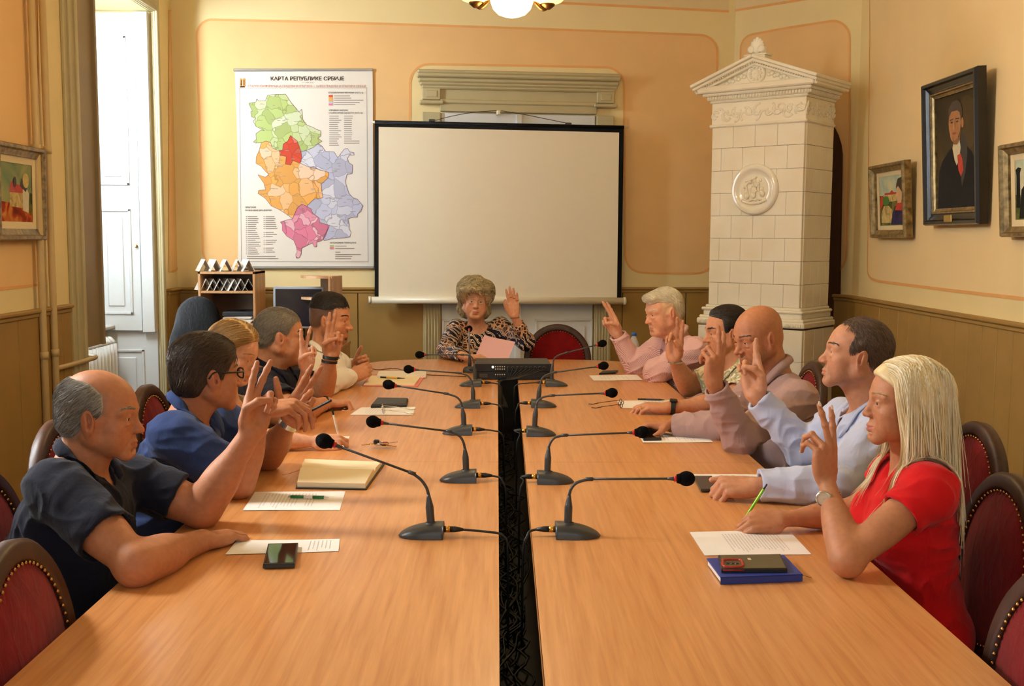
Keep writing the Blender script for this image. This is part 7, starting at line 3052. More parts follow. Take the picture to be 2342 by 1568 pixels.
for i, (nm, col, _) in enumerate([REG[1], REG[2], REG[2], REG[3], REG[4]]):
    m = MB()
    y = 268 + 15 * i
    m.add([zx(774, y, OFM + .003), zx(803, y, OFM + .003), zx(803, y + 14, OFM + .003), zx(774, y + 14, OFM + .003)], [(0, 3, 2, 1)])
    m.build('legend_swatch', plain('legend_tint', col, .8, var=0), t)
for i, col in enumerate((REG[0][1], REG[4][1])):
    m = MB()
    y = 1322 + 15 * i
    m.add([zx(782, y, OFM + .003), zx(810, y, OFM + .003), zx(810, y + 14, OFM + .003), zx(782, y + 14, OFM + .003)], [(0, 3, 2, 1)])
    m.build('legend_swatch', plain('legend_tint', col, .8, var=0), t)
# orange emblem of two towers
m = MB()
for xx in (150, 172):
    m.add([zx(xx, 152, OFM + .003), zx(xx + 16, 152, OFM + .003), zx(xx + 16, 208, OFM + .003), zx(xx, 208, OFM + .003)], [(0, 3, 2, 1)])
m.build('emblem', plain('orange_emblem', srgb(206, 146, 62), .7, var=0), t)
m = MB()
for xx in (156, 176):
    m.add([zx(xx, 165, OFM + .0036), zx(xx + 5, 165, OFM + .0036), zx(xx + 5, 200, OFM + .0036), zx(xx, 200, OFM + .0036)], [(0, 3, 2, 1)])
m.add([zx(150, 206, OFM + .0036), zx(184, 206, OFM + .0036), zx(184, 214, OFM + .0036), zx(150, 214, OFM + .0036)], [(0, 3, 2, 1)])
m.build('emblem_detail', M_brown, t)

# ------------------------------------------------------------------ paintings
M_gframe = NT('worn_gilt_frame').base(srgb(128, 104, 62), .35, .55)
_n = M_gframe.noise(size=30, detail=4)
_r2 = M_gframe.ramp(_n, 'Fac', [(.3, srgb(96, 78, 46)), (.7, srgb(168, 142, 92))])
M_gframe.l(_r2, 'Color', M_gframe.p, 'Base Color')
M_gframe = M_gframe.m
M_bframe = plain('black_lacquer_frame', srgb(24, 20, 18), .25, var=.05)
M_linen = plain('cream_linen_slip', srgb(232, 216, 176), .8, var=.02)


def canvas(name, cols, size=8, dist=1.5):
    t_ = NT(name).base(cols[0], .75, 0, .2)
    n = t_.noise(size=size, detail=6, dist=dist)
    k = len(cols)
    t_.l(t_.ramp(n, 'Fac', [(.28 + .44 * i / (k - 1), c) for i, c in enumerate(cols)]), 'Color', t_.p, 'Base Color')
    b = t_.noise(size=120, detail=3)
    t_.bump(b, 'Fac', .2, .002)
    return t_.m


def painting(label, w, x0, x1, z0, z1, frames, slip, paint, tilt=.07, off=.02):
    """w: wall; x0..x1, z0..z1 on it; frames: list of (width, depth, material); paint(t, X, Zf) adds the picture in 0..1 coordinates"""
    t = thing('painting', label, 'painting', (w.a[0], w.a[1], 0), w.ang)
    M = Matrix.Identity(4)
    W_, H_ = x1 - x0, z1 - z0
    Rt = rotx(tilt)          # top leans into the room
    pv = np.array([x0, -off, z0])
    L = lambda x, y, z: pv + Rt @ np.array([x, y, z])
    ins = 0.0
    for k, (fw, dp, mt, dn) in enumerate(frames):
        m = MB()
        a = ins
        for (xa, xb, za_, zb) in ((a, W_ - a, H_ - a - fw, H_ - a), (a, W_ - a, a, a + fw), (a, a + fw, a, H_ - a), (W_ - a - fw, W_ - a, a, H_ - a)):
            pass
        # mitred moulding with a rounded section
        prof = [(0, 0), (0, -dp * .75), (fw * .12, -dp), (fw * .38, -dp), (fw * .5, -dp * .72), (fw * .85, -dp * .55), (fw, -dp * .5), (fw, 0)]
        cs = [(0, 0), (1, 0), (1, 1), (0, 1)]
        vs = []
        for (cx, cz) in cs:
            for (u, y) in prof:
                vs.append(L((a + u) if cx == 0 else W_ - a - u, y, (a + u) if cz == 0 else H_ - a - u))
        n = len(prof)
        m.add(vs, [(i * n + j, i * n + j + 1, ((i + 1) % 4) * n + j + 1, ((i + 1) % 4) * n + j) for i in range(4) for j in range(n - 1)])
        m.build('frame' if k == 0 else 'inner_frame', mt, t)
        ins += fw
    if slip:
        m = MB()
        a = ins
        q0 = [(a, a), (W_ - a, a), (W_ - a, H_ - a), (a, H_ - a)]
        q1 = [(a + slip, a + slip), (W_ - a - slip, a + slip), (W_ - a - slip, H_ - a - slip), (a + slip, H_ - a - slip)]
        m.add([L(x, -.014, z) for x, z in q0] + [L(x, -.010, z) for x, z in q1], [(i, (i + 1) % 4, 4 + (i + 1) % 4, 4 + i) for i in range(4)])
        m.build('slip', M_linen, t)
        ins += slip
    cw, ch = W_ - 2 * ins, H_ - 2 * ins
    lay = [0]

    def shape(pts, mat, name='painted_shape', par=None):
        lay[0] += 1
        m = MB()
        m.add([L(ins + u * cw, -.006 - .0004 * lay[0], ins + v * ch) for u, v in pts], [tuple(range(len(pts)))])
        return m.build(name, mat, par or t)
    bk = shape([(0, 0), (1, 0), (1, 1), (0, 1)], paint[0], 'canvas')
    for pts, mat in paint[1]:
        shape(pts, mat, 'painted_shape', bk)
    return t, L, W_, H_


def ell(cx, cy, rx, ry, n=20):
    return [(cx + rx * math.cos(a), cy + ry * math.sin(a)) for a in np.linspace(0, 2 * PI, n, endpoint=False)]


fl_ = plain('painted_flesh', srgb(172, 120, 76), .5, var=.15, size=30)
fl2 = plain('painted_pale_flesh', srgb(222, 184, 140), .5, var=.1, size=30)
pdark = plain('painted_dark_hair', srgb(56, 40, 30), .5, var=.2)
pred = plain('painted_red', srgb(184, 52, 34), .5, var=.2, size=30)
pcoat = plain('painted_black_coat', srgb(24, 20, 16), .8, spec=.15, var=.2, size=20)
pwhite = plain('painted_white', srgb(214, 206, 176), .5, var=.1, size=30)
pgreen = canvas('painted_greenery', [srgb(44, 54, 30), srgb(86, 98, 46), srgb(150, 130, 70)], 18)
psky = canvas('painted_sky', [srgb(150, 178, 176), srgb(196, 206, 180), srgb(224, 214, 160)], 4)
pstone = canvas('painted_stone', [srgb(150, 130, 84), srgb(206, 184, 120), srgb(226, 206, 146)], 16)
pnavy = canvas('painted_navy', [srgb(22, 22, 44), srgb(44, 44, 78), srgb(96, 50, 50)], 14)
gf = [(.045, .045, M_gframe, 0)]
y_ = lambda px, py: wr.px(px, py)
# small framed picture, woman in profile
yo = lambda px, py, o: wr.loc(onplane(px, py, np.array([wr.a[0], wr.a[1], 0]) - wr.nin * o, wr.nin))[[0, 2]]
x0, x1 = yo(1996, 500, .06)[0], yo(2090, 500, .02)[0]
z0, z1 = y_(2040, 543)[1], y_(2040, 376)[1]
painting('small gilt framed painting of a woman in profile before a red roofed house', wr, x0, x1, z0, z1, [(.05, .055, M_gframe, 0)], .028,
         (psky, [([(0, .0), (1, 0), (1, .45), (.8, .55), (.5, .5), (.2, .58), (0, .62)], pgreen), ([(.2, .5), (.68, .5), (.68, .66), (.56, .66), (.48, .71), (.40, .66), (.2, .66)], pred),
                 ([(.22, .48), (.66, .48), (.66, .62), (.22, .62)], pstone), ([(0, .3), (.12, .42), (.16, .62), (.05, .6)], pred),
                 (ell(.25, .50, .13, .10), plain('painted_stripe_green', srgb(70, 120, 44), .5, var=.3, size=40)),
                 ([(.05, .06), (.45, .05), (.50, .30), (.36, .40), (.16, .40), (.06, .24)], pstone), ([(.42, .02), (1, .02), (1, .36), (.78, .42), (.60, .38), (.50, .22)], pnavy),
                 ([(.60, .30), (.98, .28), (.96, .42), (.80, .48), (.68, .44)], pred), ([(.70, .44), (.84, .44), (.90, .62), (.88, .76), (.70, .76), (.66, .62), (.64, .58), (.68, .52)], fl2),
                 ([(.66, .72), (.74, .78), (.90, .62), (.96, .66), (.96, .80), (.86, .94), (.74, .92), (.68, .82)], pdark)]))
# large portrait
x0, x1 = yo(2115, 500, .07)[0], yo(2261, 500, .02)[0]
z0, z1 = y_(2185, 514)[1], y_(2185, 184)[1]
tp, Lp, Wp, Hp = painting('large dark portrait of a man with a red cravat in a black and gold frame', wr, x0, x1, z0, z1,
         [(.062, .06, M_bframe, 0), (.032, .035, M_gframe, 0)], 0,
         (canvas('painted_dusk', [srgb(44, 36, 22), srgb(72, 58, 34), srgb(100, 84, 50)], 2, .5),
          [(ell(.74, .72, .26, .24), canvas('painted_glow', [srgb(58, 47, 28), srgb(86, 70, 42), srgb(104, 88, 54)], 2, .5)),
           ([(.0, 0), (1, 0), (1, .26), (.95, .38), (.86, .47), (.72, .54), (.62, .58), (.42, .55), (.28, .50), (.14, .43), (.05, .34)], pcoat),
           ([(.58, .54), (.66, .64), (.74, .60), (.76, .46), (.70, .30), (.62, .18), (.58, .34)], plain('painted_brown_fur', srgb(46, 36, 26), .7, var=.3, size=40)),
           ([(.40, .53), (.44, .60), (.58, .60), (.60, .52), (.56, .42), (.50, .37), (.45, .42)], pwhite),
           ([(.52, .46), (.60, .47), (.64, .42), (.66, .32), (.60, .27), (.54, .33)], pred),
           (ell(.50, .815, .165, .125), pdark), (ell(.655, .735, .03, .045), fl_), (ell(.47, .745, .15, .145), fl_), (ell(.46, .655, .105, .075), fl_),
           ([(.40, .64), (.46, .59), (.58, .62), (.62, .70), (.60, .60), (.52, .555), (.44, .56)], plain('painted_umber', srgb(132, 88, 52), .6, var=.1)),
           ([(.33, .80), (.33, .88), (.42, .935), (.54, .94), (.64, .90), (.67, .80), (.63, .76), (.62, .82), (.54, .85), (.40, .85)], pdark),
           ([(.36, .782), (.44, .788), (.44, .778), (.36, .770)], pdark), ([(.50, .786), (.59, .782), (.59, .770), (.50, .776)], pdark),
           (ell(.405, .755, .026, .008), pdark), (ell(.545, .753, .028, .008), pdark),
           ([(.455, .77), (.475, .77), (.49, .70), (.465, .685), (.435, .695)], plain('painted_ochre_flesh', srgb(190, 138, 92), .6, var=.1)),
           ([(.41, .66), (.47, .668), (.53, .658), (.50, .645), (.44, .645)], plain('painted_lip', srgb(150, 70, 52), .6, var=.1))]), tilt=.06)
m = MB()
c = Lp(Wp / 2, -.062, .036)
m.box(c, (.10, .006, .04), R=rotx(.06), bev=.006)
m.build('name_plate', plain('brass_plate', srgb(170, 140, 70), .35, metal=.7, var=.05), tp)
# third picture, cut by the frame
x0 = yo(2289, 500, .07)[0]
z0, z1 = y_(2300, 541)[1], y_(2300, 336)[1]
painting('gilt framed painting of a man in black at the right edge of the picture', wr, x0, x0 + .44, z0, z1, [(.05, .055, M_gframe, 0)], .032,
         (psky, [([(0, 0), (1, 0), (1, .3), (.6, .4), (0, .42)], pgreen), ([(.02, .2), (.16, .2), (.17, .78), (.22, .86), (.10, .88), (.01, .84), (.04, .74)], pcoat),
                 ([(.18, .18), (.30, .18), (.30, .82), (.20, .80)], pwhite), ([(.12, .02), (.88, .02), (.82, .5), (.60, .62), (.40, .62), (.22, .5)], pcoat),
                 ([(.38, .05), (.62, .05), (.58, .58), (.50, .62), (.42, .58)], pwhite), (ell(.5, .74, .11, .15), fl2), ([(.38, .76), (.42, .92), (.58, .94), (.64, .80), (.56, .86), (.46, .86)], pdark), (ell(.5, .56, .05, .02), pred)]))
# picture on the left wall
yl_ = lambda px, py: wl.px(px, py)
x1 = yl_(77, 450)[0]
z0, z1 = yl_(72, 549)[1], yl_(72, 340)[1]
painting('gilt framed street scene painting on the left wall beside the pipes', wl, x1 - .56, x1, z0, z1, [(.06, .05, M_gframe, 0)], .036,
         (canvas('painted_evening_sky', [srgb(96, 128, 104), srgb(150, 158, 112), srgb(190, 178, 120)], 3),
          [([(0, 0), (1, 0), (1, .18), (.7, .30), (0, .34)], canvas('painted_street', [srgb(70, 30, 22), srgb(176, 60, 30), srgb(214, 150, 66)], 8)),
           ([(.30, .26), (.74, .24), (.74, .56), (.52, .62), (.30, .56)], pstone), ([(.28, .5), (.76, .5), (.70, .62), (.34, .68)], pred),
           ([(.70, .2), (.88, .16), (.90, .5), (.80, .62), (.70, .56)], pwhite), ([(.62, .62), (.80, .52), (.84, .60), (.66, .76)], pdark), (ell(.80, .72, .10, .13), pstone),
           ([(.90, .16), (1, .16), (1, .5), (.93, .52)], pgreen), (ell(.45, .68, .05, .09), pdark)]), tilt=.02)

# ------------------------------------------------------------------ heating pipes and radiator
M_pipe = plain('cream_pipe_paint', srgb(206, 182, 130), .4, var=.04)
xp = XL + .045
for px_, lab in ((92, 'cream heating pipe rising up the left wall beside the painting'), (117, 'cream heating pipe nearer the window with the branch to the radiator')):
    Yp = (XL + .045) / ((px_ + 8 - 1150) / FPX)
    m = MB()
    m.tube([(xp, Yp, 0.0), (xp, Yp, 1.0), (xp, Yp, 2.0), (xp, Yp, H)], .019, 12)
    for zz in (.9, 2.02, 3.0):
        m.tube([(xp, Yp, zz - .02), (xp, Yp, zz + .02)], .023, 12)
        m.box((xp - .022, Yp, zz), (.044, .02, .02))
    if px_ == 117:
        zb = .81
        m.tube(spline([(xp, Yp, zb), (xp + .01, Yp + .3, zb), (xp + .005, WIN0 + .09, zb - .0), (xp - .06, WIN0 + .17, zb), (xp - .2, WIN0 + .19, zb), (xp - .33, WIN0 + .19, zb - .05)], 40), .014, 10)
    tag(m.build('heating_pipe', M_pipe), lab, 'pipe', 'heating pipes')
t = thing('radiator', 'white column radiator standing in the window niche', 'radiator', (XL - .31, WIN0 + .2, 0))
for i in range(17):
    m = MB()
    y = .065 * i + .03
    for dx in (-.05, .05):
        m.tube([(dx, y, .12), (dx, y, .78)], .020, 10)
    m.tube(spline([(-.05, y, .78), (-.02, y, .81), (.02, y, .81), (.05, y, .78)], 10), .020, 10)
    m.tube([(-.05, y, .12), (.05, y, .12)], .022, 10)
    m.build('column', M_white, t)
m = MB()
for z in (.16, .76):
    m.tube([(0, .0, z), (0, 1.1, z)], .018, 10)
for y in (.06, 1.04):
    m.box((0, y, .06), (.12, .02, .12), bev=.003)
m.build('feet_and_headers', M_white, t)

# ------------------------------------------------------------------ shelf cabinet with folded name cards
M_lamb = wood('pale_beech_board', srgb(176, 128, 84), srgb(206, 162, 116), .45, scale=(8, 8, 1), size=3, bump=.02)
M_dkb = plain('dark_back_board', srgb(92, 66, 44), .6, var=.06)
Yc = 7.95
a, b = P(452, 622, Yc), P(583, 620, Yc)
cwid = b[0] - a[0]
ctop = (a[2] + b[2]) / 2
t = thing('shelf_cabinet', 'beech shelf cabinet with folded name cards in the left corner', 'cabinet', (a[0], Yc, 0))
dp = .34
z_s = P(500, 668, Yc)[2]
z_l = P(500, 742, Yc)[2]
for nm, c, d in (('side_panel', (.009, dp / 2, ctop / 2), (.018, dp, ctop)), ('side_panel', (cwid - .009, dp / 2, ctop / 2), (.018, dp, ctop)),
                 ('top_board', (cwid / 2, dp / 2, ctop - .009), (cwid, dp, .018)), ('shelf', (cwid / 2, dp / 2, z_s), (cwid - .036, dp - .01, .018)),
                 ('shelf', (cwid / 2, dp / 2, z_l), (cwid - .036, dp - .01, .018)), ('bottom_board', (cwid / 2, dp / 2, .08), (cwid - .036, dp - .01, .018))):
    m = MB()
    m.box(c, d, bev=.0015)
    m.build(nm, M_lamb, t)
m = MB()
m.box((cwid / 2, dp - .004, ctop / 2), (cwid - .02, .006, ctop - .04))
m.build('back_board', M_dkb, t)
M_card = plain('white_card', srgb(236, 232, 226), .7, var=.01)


def tent():
    m = MB()
    w, h, L_ = .046, .088, .20
    for s in (-1, 1):
        m.add([(s * w, 0, 0), (0, 0, h), (0, L_, h), (s * w, L_, 0), (s * (w - .0016), 0, 0), (0, 0, h - .003), (0, L_, h - .003), (s * (w - .0016), L_, 0)],
              [(0, 1, 2, 3), (7, 6, 5, 4), (0, 4, 5, 1), (3, 2, 6, 7), (0, 3, 7, 4)])
    return m


ct = tent().build('name_card', M_card)
first = True
n_up, n_lo = 5, 7
for row, (n, zz) in enumerate(((n_up, ctop + .001), (n_lo, z_s + .010))):
    for i in range(n):
        o = ct if first else ct.copy()
        if not first:
            COL.objects.link(o)
        first = False
        x = a[0] + (.05 + (cwid - .10) * i / (n - 1) if row == 0 else .055 + (cwid - .11) * i / (n - 1))
        o.location = (x, Yc + .03 + .01 * math.sin(i * 2.3), zz)
        o.rotation_euler = (0, 0, .42 + .10 * math.sin(i * 1.7 + row))
        place = ('leftmost', 'second from left', 'third from left', 'fourth from left', 'fifth from left', 'sixth from left', 'rightmost')
        nm = place[i] if i < n - 1 else 'rightmost'
        tag(o, 'folded white name card, %s in the row %s' % (nm, 'on top of the cabinet' if row == 0 else 'on the cabinet shelf'), 'name card', 'folded name cards')
m = MB()
for k in range(6):
    m.box((.0 + .003 * (k % 3), .0, .004 + .008 * k), (.21, .29, .0075), R=rotz(.04 * (k % 4)), bev=.001)
o = m.build('paper_stack', M_card)
o.location = (a[0] + cwid - .15, Yc + .17, z_l + .010)
tag(o, 'stack of white papers on the lower shelf of the cabinet', 'papers')
m = MB()
m.box((0, 0, .016), (.23, .30, .03), R=rotz(.1), bev=.004)
o = m.build('ring_binder', M_phone)
o.location = (a[0] + cwid - .15, Yc + .17, z_l + .062)
tag(o, 'black binder lying on the paper stack in the cabinet', 'binder')

# office chair
M_oc = cloth('black_chair_fabric', srgb(9, 8, 9), sheen=0)
oc = P(452, 760, 7.25)
t = thing('office_chair', 'black office chair with tall rounded back before the cabinet', 'chair', (oc[0], 7.25, 0), .2)
S_ = Solid()
S_.el((0, .06, .80), (.20, .045, .20), None, .04)
S_.el((0, .075, .98), (.15, .04, .17), None, .06)
S_.el((0, .05, .70), (.215, .05, .14), None, .05)
V, F = S_.mesh(.012)
npmesh('backrest', V, F, M_oc, t)
S_ = Solid()
S_.el((0, -.20, .48), (.235, .23, .045), None, .03)
V, F = S_.mesh(.012)
npmesh('seat', V, F, M_oc, t)
m = MB()
m.tube(spline([(0, -.1, .42), (0, .08, .44), (0, .12, .60), (0, .10, .80)], 16), .02, 8)
m.tube([(0, -.2, .10), (0, -.2, .46)], .028, 12)
m.build('column', M_black, t)
for k in range(5):
    m = MB()
    aa = 2 * PI * k / 5
    m.tube([(0, -.2, .10), (.15 * math.cos(aa), -.2 + .15 * math.sin(aa), .085), (.28 * math.cos(aa), -.2 + .28 * math.sin(aa), .065)], [.024, .02, .015], 8)
    m.sphere((.28 * math.cos(aa), -.2 + .28 * math.sin(aa), .028), (.026, .026, .028), 10, 8)
    m.build('leg', M_black, t)

# monitor and corner shelf unit on the desk behind
Yd = 7.75
d0 = P(618, 800, Yd)
t = thing('desk', 'pale wood desk with a monitor behind the men on the left', 'desk', (P(600, 800, Yd)[0], Yd, 0))
dw = P(775, 800, Yd)[0] - P(600, 800, Yd)[0]
for nm, c, d in (('desk_top', (dw / 2, .3, .735), (dw, .62, .025)), ('side_panel', (.012, .3, .36), (.02, .58, .72)), ('side_panel', (dw - .012, .3, .36), (.02, .58, .72)), ('back_panel', (dw / 2, .58, .45), (dw - .05, .015, .5))):
    m = MB()
    m.box(c, d, bev=.002)
    m.build(nm, M_lamb, t)
tl, br = P(627, 655, Yd + .15), P(720, 745, Yd + .15)
t = thing('monitor', 'dark computer monitor with a pale bezel left of the corner shelf', 'monitor', ((tl[0] + br[0]) / 2, Yd + .15, .75))
w_, h0, h1 = br[0] - tl[0] + .08, .13, tl[2] - .75
m = MB()
m.box((.03, .02, (h0 + h1) / 2), (w_, .035, h1 - h0), R=rotx(-.06), bev=.006)
m.build('bezel', plain('silver_grey_plastic', srgb(168, 176, 188), .35, var=0), t)
m = MB()
m.box((.03, .0005, (h0 + h1) / 2), (w_ - .035, .004, h1 - h0 - .035), R=rotx(-.06))
m.build('screen', plain('dark_blue_glass', srgb(16, 22, 42), .12, var=0), t)
m = MB()
m.box((.03, .06, .10), (.07, .03, .2), bev=.006)
m.box((.03, .05, .008), (.24, .18, .014), bev=.006)
m.build('stand', M_black, t)
a2, b2 = P(713, 632, Yd), P(746, 632, Yd)
t = thing('corner_shelf', 'pale wood corner shelf with rounded ledges standing on the desk', 'shelf', (b2[0], Yd, .748))
h2 = b2[2] - .748
m = MB()
m.box((.045, .13, h2 / 2), (.018, .26, h2), R=rotz(-.18), bev=.002)
m.build('side_panel', M_lamb, t)
m = MB()
m.box((-.02, .20, h2 / 2), (.11, .016, h2), bev=.002)
m.build('back_panel', plain('grey_board', srgb(178, 166, 144), .6, var=.03), t)
for zz in (h2 - .008, P(700, 684, Yd)[2] - .748):
    m = MB()
    m.prism([(.04, 0.0), (.04, .20), (-.22, .20)] + [(-.22 + .26 * (1 - math.cos(k)) * .9, .20 - .18 * math.sin(k)) for k in np.linspace(.15, PI / 2, 8)], zz - .009, zz + .009)
    m.build('ledge', M_lamb, t)

# ------------------------------------------------------------------ chandelier
M_shade = emit('glowing_glass_shade', (1.0, .80, .36, 1), 3.2)
M_shade2 = emit('amber_glass_shade', (1.0, .66, .16, 1), 1.6)
M_brass = plain('aged_brass_arm', srgb(96, 66, 30), .35, metal=.9, var=.1)
cc = P(1160, 40, 4.75)
t = thing('chandelier', 'brass chandelier with glowing glass bowls hanging over the table', 'chandelier', (cc[0] + .02, 4.75, 0))
zb = cc[2]
bowl = [(.001, 0), (.03, .003), (.06, .014), (.082, .036), (.094, .07), (.100, .10), (.097, .101), (.088, .07), (.076, .038), (.054, .018), (.028, .008), (.001, .005)]
for k, (aa, r_, dz) in enumerate(((0, 0, 0), (0.05, .155, .055), (PI - .05, .155, .06), (-PI / 2, .17, .12))):
    c = (r_ * math.cos(aa), r_ * math.sin(aa), zb + dz)
    m = MB()
    m.lathe(bowl, c, 28)
    s_ = m.build('shade', M_shade if k == 0 else M_shade2, t)
    if k:
        m = MB()
        m.tube(spline([(0, 0, zb + .24), (.3 * c[0], .3 * c[1], zb + .15), (.62 * c[0], .62 * c[1], c[2] + .02), (.85 * c[0], .85 * c[1], c[2] - .016), (c[0], c[1], c[2] - .008)], 26), .010, 8)
        m.lathe([(.001, -.020), (.012, -.018), (.03, -.004), (.034, .008), (.03, .010)], c, 16)
        m.build('arm', M_brass, t)
m = MB()
m.lathe([(.001, .08), (.02, .09), (.045, .13), (.05, .17), (.03, .22), (.018, .26), (.018, H - zb - .05), (.06, H - zb - .03), (.07, H - zb)], (0, 0, zb), 20)
m.build('stem', M_brass, t)
pl_ = D.lights.new('chandelier_bulb', 'POINT')
pl_.energy = 24
pl_.color = (1.0, .74, .42)
pl_.shadow_soft_size = .12
po = D.objects.new('chandelier_bulb', pl_)
po.location = (0, 0, zb + .42)
COL.objects.link(po)
po.parent = t
pl2 = D.lights.new('chandelier_bulb', 'POINT')
pl2.energy = 12
pl2.color = (1.0, .74, .42)
pl2.shadow_soft_size = .10
po = D.objects.new('chandelier_bulb', pl2)
po.location = (0, 0, zb - .06)
COL.objects.link(po)
po.parent = t
# ------------------------------------------------------------------ worn and held things
def wrist(k, side, t_, r, width, mat, name, thick=.004, ell=(1.15, .85)):
    c = CAST[k]
    h = c['hands'][0 if side == 'R' else 1]
    F_, T_, N_ = h['B'][:, 0], h['B'][:, 1], h['B'][:, 2]
    return band(name, c['S'], h['w'] + F_ * t_, F_, .0008, width, mat, c['o'], c['org'], thick, 32, N_), h


M_strap = plain('black_strap', srgb(20, 18, 18), .5, var=0)
if 'p2' in CAST:
    b, h = wrist('p2', 'L', -.016, .029, .017, M_steel, 'wristwatch', .003)
    m = MB()
    c = h['w'] - h['B'][:, 0] * .016 - h['B'][:, 2] * (surf(CAST['p2']['S'], h['w'] - h['B'][:, 0] * .016, -h['B'][:, 2]) + .003)
    m.lathe([(.001, .004), (.016, .004), (.019, .001), (.019, -.004)], c - CAST['p2']['org'], 20, R=np.stack([h['B'][:, 0], h['B'][:, 1], -h['B'][:, 2]], 1) if False else np.stack([h['B'][:, 1], h['B'][:, 0], -h['B'][:, 2]], 1))
    m.build('watch_case', M_strap, b)
    glasses(CAST['p2']['F'], M_strap, CAST['p2']['o'], CAST['p2']['org'])
    h = CAST['p2']['hands'][0]
    a = h['pt'](.10, .03, .05)
    pen('dark pen dangling from the drooping hand of the man in blue', a, a + np.array([.10, -.03, .055]), [(0, .14, M_steel, 'tip', (.3, .8)), (.14, 1, M_strap, 'barrel', 1)], .004)
if 'p3' in CAST:
    h = CAST['p3']['hands'][0]
    tip = Z(778, 1012, TZ + .004)
    pen('white pen with dark tip in the writing hand of the blonde woman in taupe', tip, tip + nrm(P(766, 962, tip[1] - .02) - tip) * .14, [(0, .12, M_strap, 'tip', (.25, .9)), (.12, .85, M_paper, 'barrel', 1), (.85, 1, M_strap, 'cap', .9)], .0042)
if 'p4' in CAST:
    b, h = wrist('p4', 'L', -.012, .031, .016, M_strap, 'bracelet', .005)
    b, h = wrist('p4', 'L', -.034, .033, .012, M_strap, 'wristband', .005)
    wrist('p4', 'R', -.010, .031, .009, M_strap, 'bracelet', .004)
if 'p6' in CAST:
    wrist('p6', 'L', -.012, .029, .008, plain('amber_bangle', srgb(150, 100, 60), .3, var=0), 'bracelet', .003)
    glasses(CAST['p6']['F'], plain('thin_gold_wire', srgb(190, 150, 110), .3, metal=.8, var=0), CAST['p6']['o'], CAST['p6']['org'], full=False)
    h = CAST['p6']['hands'][1]
    for fi in (1, 2, 3):
        e = h['fingers'][fi][0]
        p, q_ = np.array(e[0]), np.array(e[1])
        band('ring', None, p + (q_ - p) * .62, q_ - p, .0103, .004, M_gold, CAST['p6']['o'], CAST['p6']['org'], .0012, 20, h['B'][:, 2])
if 'p8' in CAST:
    wrist('p8', 'R', -.018, .030, .007, M_steel, 'bracelet', .003)
    b, h = wrist('p8', 'L', -.022, .030, .022, M_strap, 'smartwatch', .004)
    m = MB()
    R = np.stack([h['B'][:, 0], h['B'][:, 1], -h['B'][:, 2]], 1)
    m.box(h['w'] - h['B'][:, 0] * .022 - h['B'][:, 2] * (surf(CAST['p8']['S'], h['w'] - h['B'][:, 0] * .022, -h['B'][:, 2]) + .005) - CAST['p8']['org'], (.036, .032, .012), R=R, bev=.004)
    m.build('watch_case', M_strap, b)
    e = CAST['p8']['hands'][1]['fingers'][2][0]
    band('ring', None, lerp(e[0], e[1], .6), np.array(e[1]) - np.array(e[0]), .0098, .005, M_gold, CAST['p8']['o'], CAST['p8']['org'], .0012, 20, h['B'][:, 2])
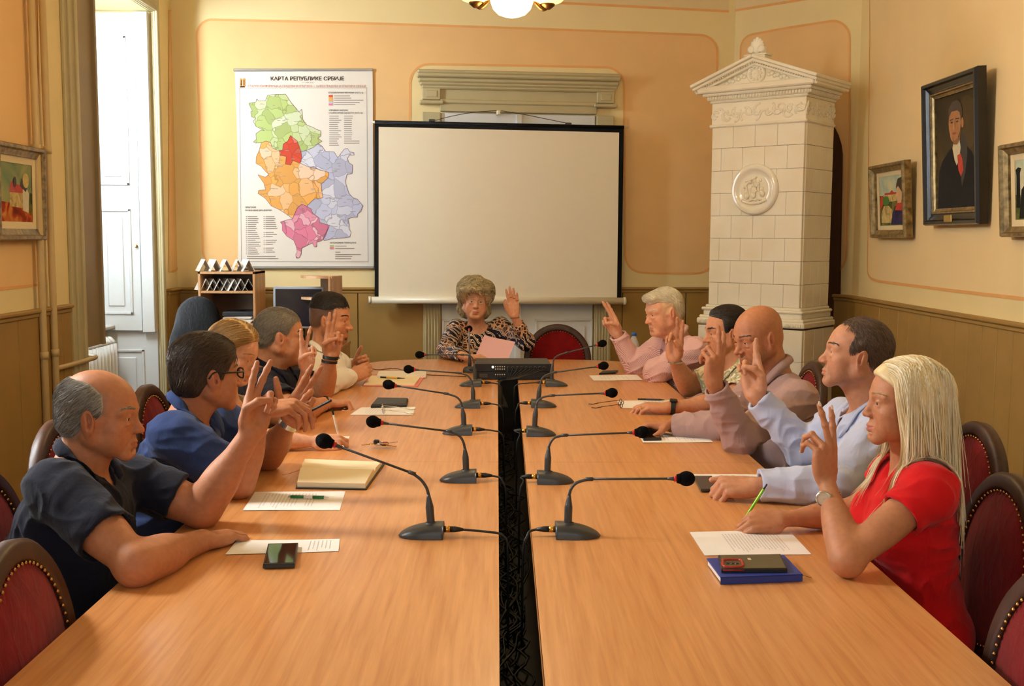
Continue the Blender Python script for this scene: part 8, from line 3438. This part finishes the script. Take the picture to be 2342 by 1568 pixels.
if 'p11' in CAST:
    c = CAST['p11']
    b, h = wrist('p11', 'L', -.030, .0245, .014, M_steel, 'wristwatch', .003)
    m = MB()
    # the dial sits on the back of the wrist, turned to the thumb-free side
    n_ = nrm(-h['B'][:, 2] * .6 - h['B'][:, 1] * .8)
    T2 = nrm(np.cross(n_, h['B'][:, 0]))
    R = np.stack([T2, np.cross(n_, T2), n_], 1)
    p = h['w'] - h['B'][:, 0] * .030 + n_ * (surf(c['S'], h['w'] - h['B'][:, 0] * .030, n_) + .004)
    m.lathe([(.0185, -.004), (.020, .0), (.0195, .0045), (.0165, .0055)], p - c['org'], 28, R=R)
    w = m.build('watch_case', M_steel, b)
    m = MB()
    m.lathe([(.0165, .0045), (.001, .0048)], p - c['org'], 24, R=R)
    m.build('watch_dial', plain('pale_dial', srgb(216, 200, 176), .3, var=.04), b)
    b2, h = wrist('p11', 'L', -.046, .0265, .005, M_steel, 'bracelet', .003)
    nail_mesh(h, [0, 1, 2, 3, 4], c['org'], c['o'], M_nailv, long=.45)
    nail_mesh(c['hands'][0], [0, 1, 2, 3, 4], c['org'], c['o'], M_nailv, long=.45)
    tip = Z(1694, 1200, TZ + .004)
    pen('lime green metal pen in the writing hand of the woman in red', tip, tip + nrm(P(1743, 1124, tip[1] - .01) - tip) * .138,
        [(0, .10, M_steel, 'tip', (.25, .9)), (.10, .88, M_lime, 'barrel', 1), (.88, 1, M_strap, 'clicker', .6)], .0042)
    # long hair
    Fh = c['F']
    rng = np.random.default_rng(31)
    org = c['org']
    s = Fh.sc
    S = Solid()
    skull(S, Fh, .012, .02)
    B = Solid()                 # head, neck and dress: what the hair falls over
    skull(B, Fh, .010, .02)
    B.rc(Fh(0, -.03, -.06), c['T'].nb, .062, .064, .03)
    B.el(Fh(0, .03, -.04), (.066, .06, .075), Fh.R, .03)
    c['T'].add(B, .014)
    poly = [(-.15, -.12), (-.02, -.12), (.0, -.03), (.020, .0), (.038, .03), (.060, .05), (.088, .078), (.12, .11), (.05, .17), (-.15, .17)]
    cap = S.copy()
    cap.rc(Fh(0, -.072, .02), Fh(0, -.085, -.16), .062 * s, .058 * s, .04)
    for x in (-1, 1):
        cap.rc(Fh(x * .066, -.02, .03), Fh(x * .078, -.012, -.17), .030 * s, .026 * s, .03)

    def cut(X):
        q = (X - Fh.t.astype(np.float32)) @ Fh.R.astype(np.float32) / s
        d = poly_sd([(-.18, -.20), (.004, -.20), (.012, -.06), (.014, -.01), (.030, .03), (.056, .052), (.088, .078), (.12, .11), (.05, .19), (-.18, .19)], q[..., 1], q[..., 2])
        return (d * s).astype(np.float32)
    cap.fn(cut, 'i', .008)
    V, F = cap.mesh(.0038)
    parts = [(V, F)]
    Rf = Fh.R.astype(np.float32)
    full = S

    def locks(n, length, steps, r, wob, front):
        u = rng.random(n)
        side_ = np.where(rng.random(n) < .5, -1, 1)
        # roots along the parting and over the crown
        if front:
            y = rng.uniform(-.03, .062, n)
            x = .012 + side_ * rng.uniform(.0, .03, n)
        else:
            y = rng.uniform(-.115, .06, n)
            x = rng.uniform(-.06, .06, n)
        R0 = np.stack([Fh(x[i], y[i], .16) for i in range(n)]).astype(np.float32)
        for _ in range(14):
            R0 = R0 - Fh.R[:, 2].astype(np.float32) * (full.ev(R0) * .8)[:, None]
        sx = np.sign(x - .012)

        def dirf(X, t, g):
            q = (X - Fh.t.astype(np.float32)) @ Rf / s
            k = np.clip(np.maximum(np.maximum((.085 - q[:, 2]) / .04, (np.abs(q[:, 0]) - .040) / .03), (-.085 - q[:, 1]) / .03), 0, 1)[:, None]
            a = np.stack([sx * 1.2, np.where(y > .02, -.95, -.35) * np.ones(n), np.full(n, -.55)], 1)
            b = np.stack([-.02 * sx, np.where(q[:, 1] > .02, -.30, -.05) * np.ones(n), np.full(n, -1.0)], 1)
            wd = (a * (1 - k) + b * k) @ Rf.T
            g_ = np.tile(np.float32([0, 0, -1.0]), (n, 1))
            low = np.clip((-.06 - q[:, 2]) / .06, 0, 1)[:, None]
            return (wd * (1 - low) + g_ * low).astype(np.float32)
        return strands(B, R0, dirf, length, steps, r, rng, .007, wob, n=4, flat=.45, tip=.25, stick=.0)
    parts.append(locks(900, .37, 16, .0036, .045, False))
    parts.append(locks(420, .36, 16, .0034, .040, True))
    parts.append(locks(700, .39, 16, .0016, .075, False))
    V, F = join(parts)
    npmesh('hair', V - org, F, H_plat, c['o'])
if 'p3' in CAST:
    c = CAST['p3']
    nail_mesh(c['hands'][1], [0, 1, 2, 3], c['org'], c['o'], M_nailv)
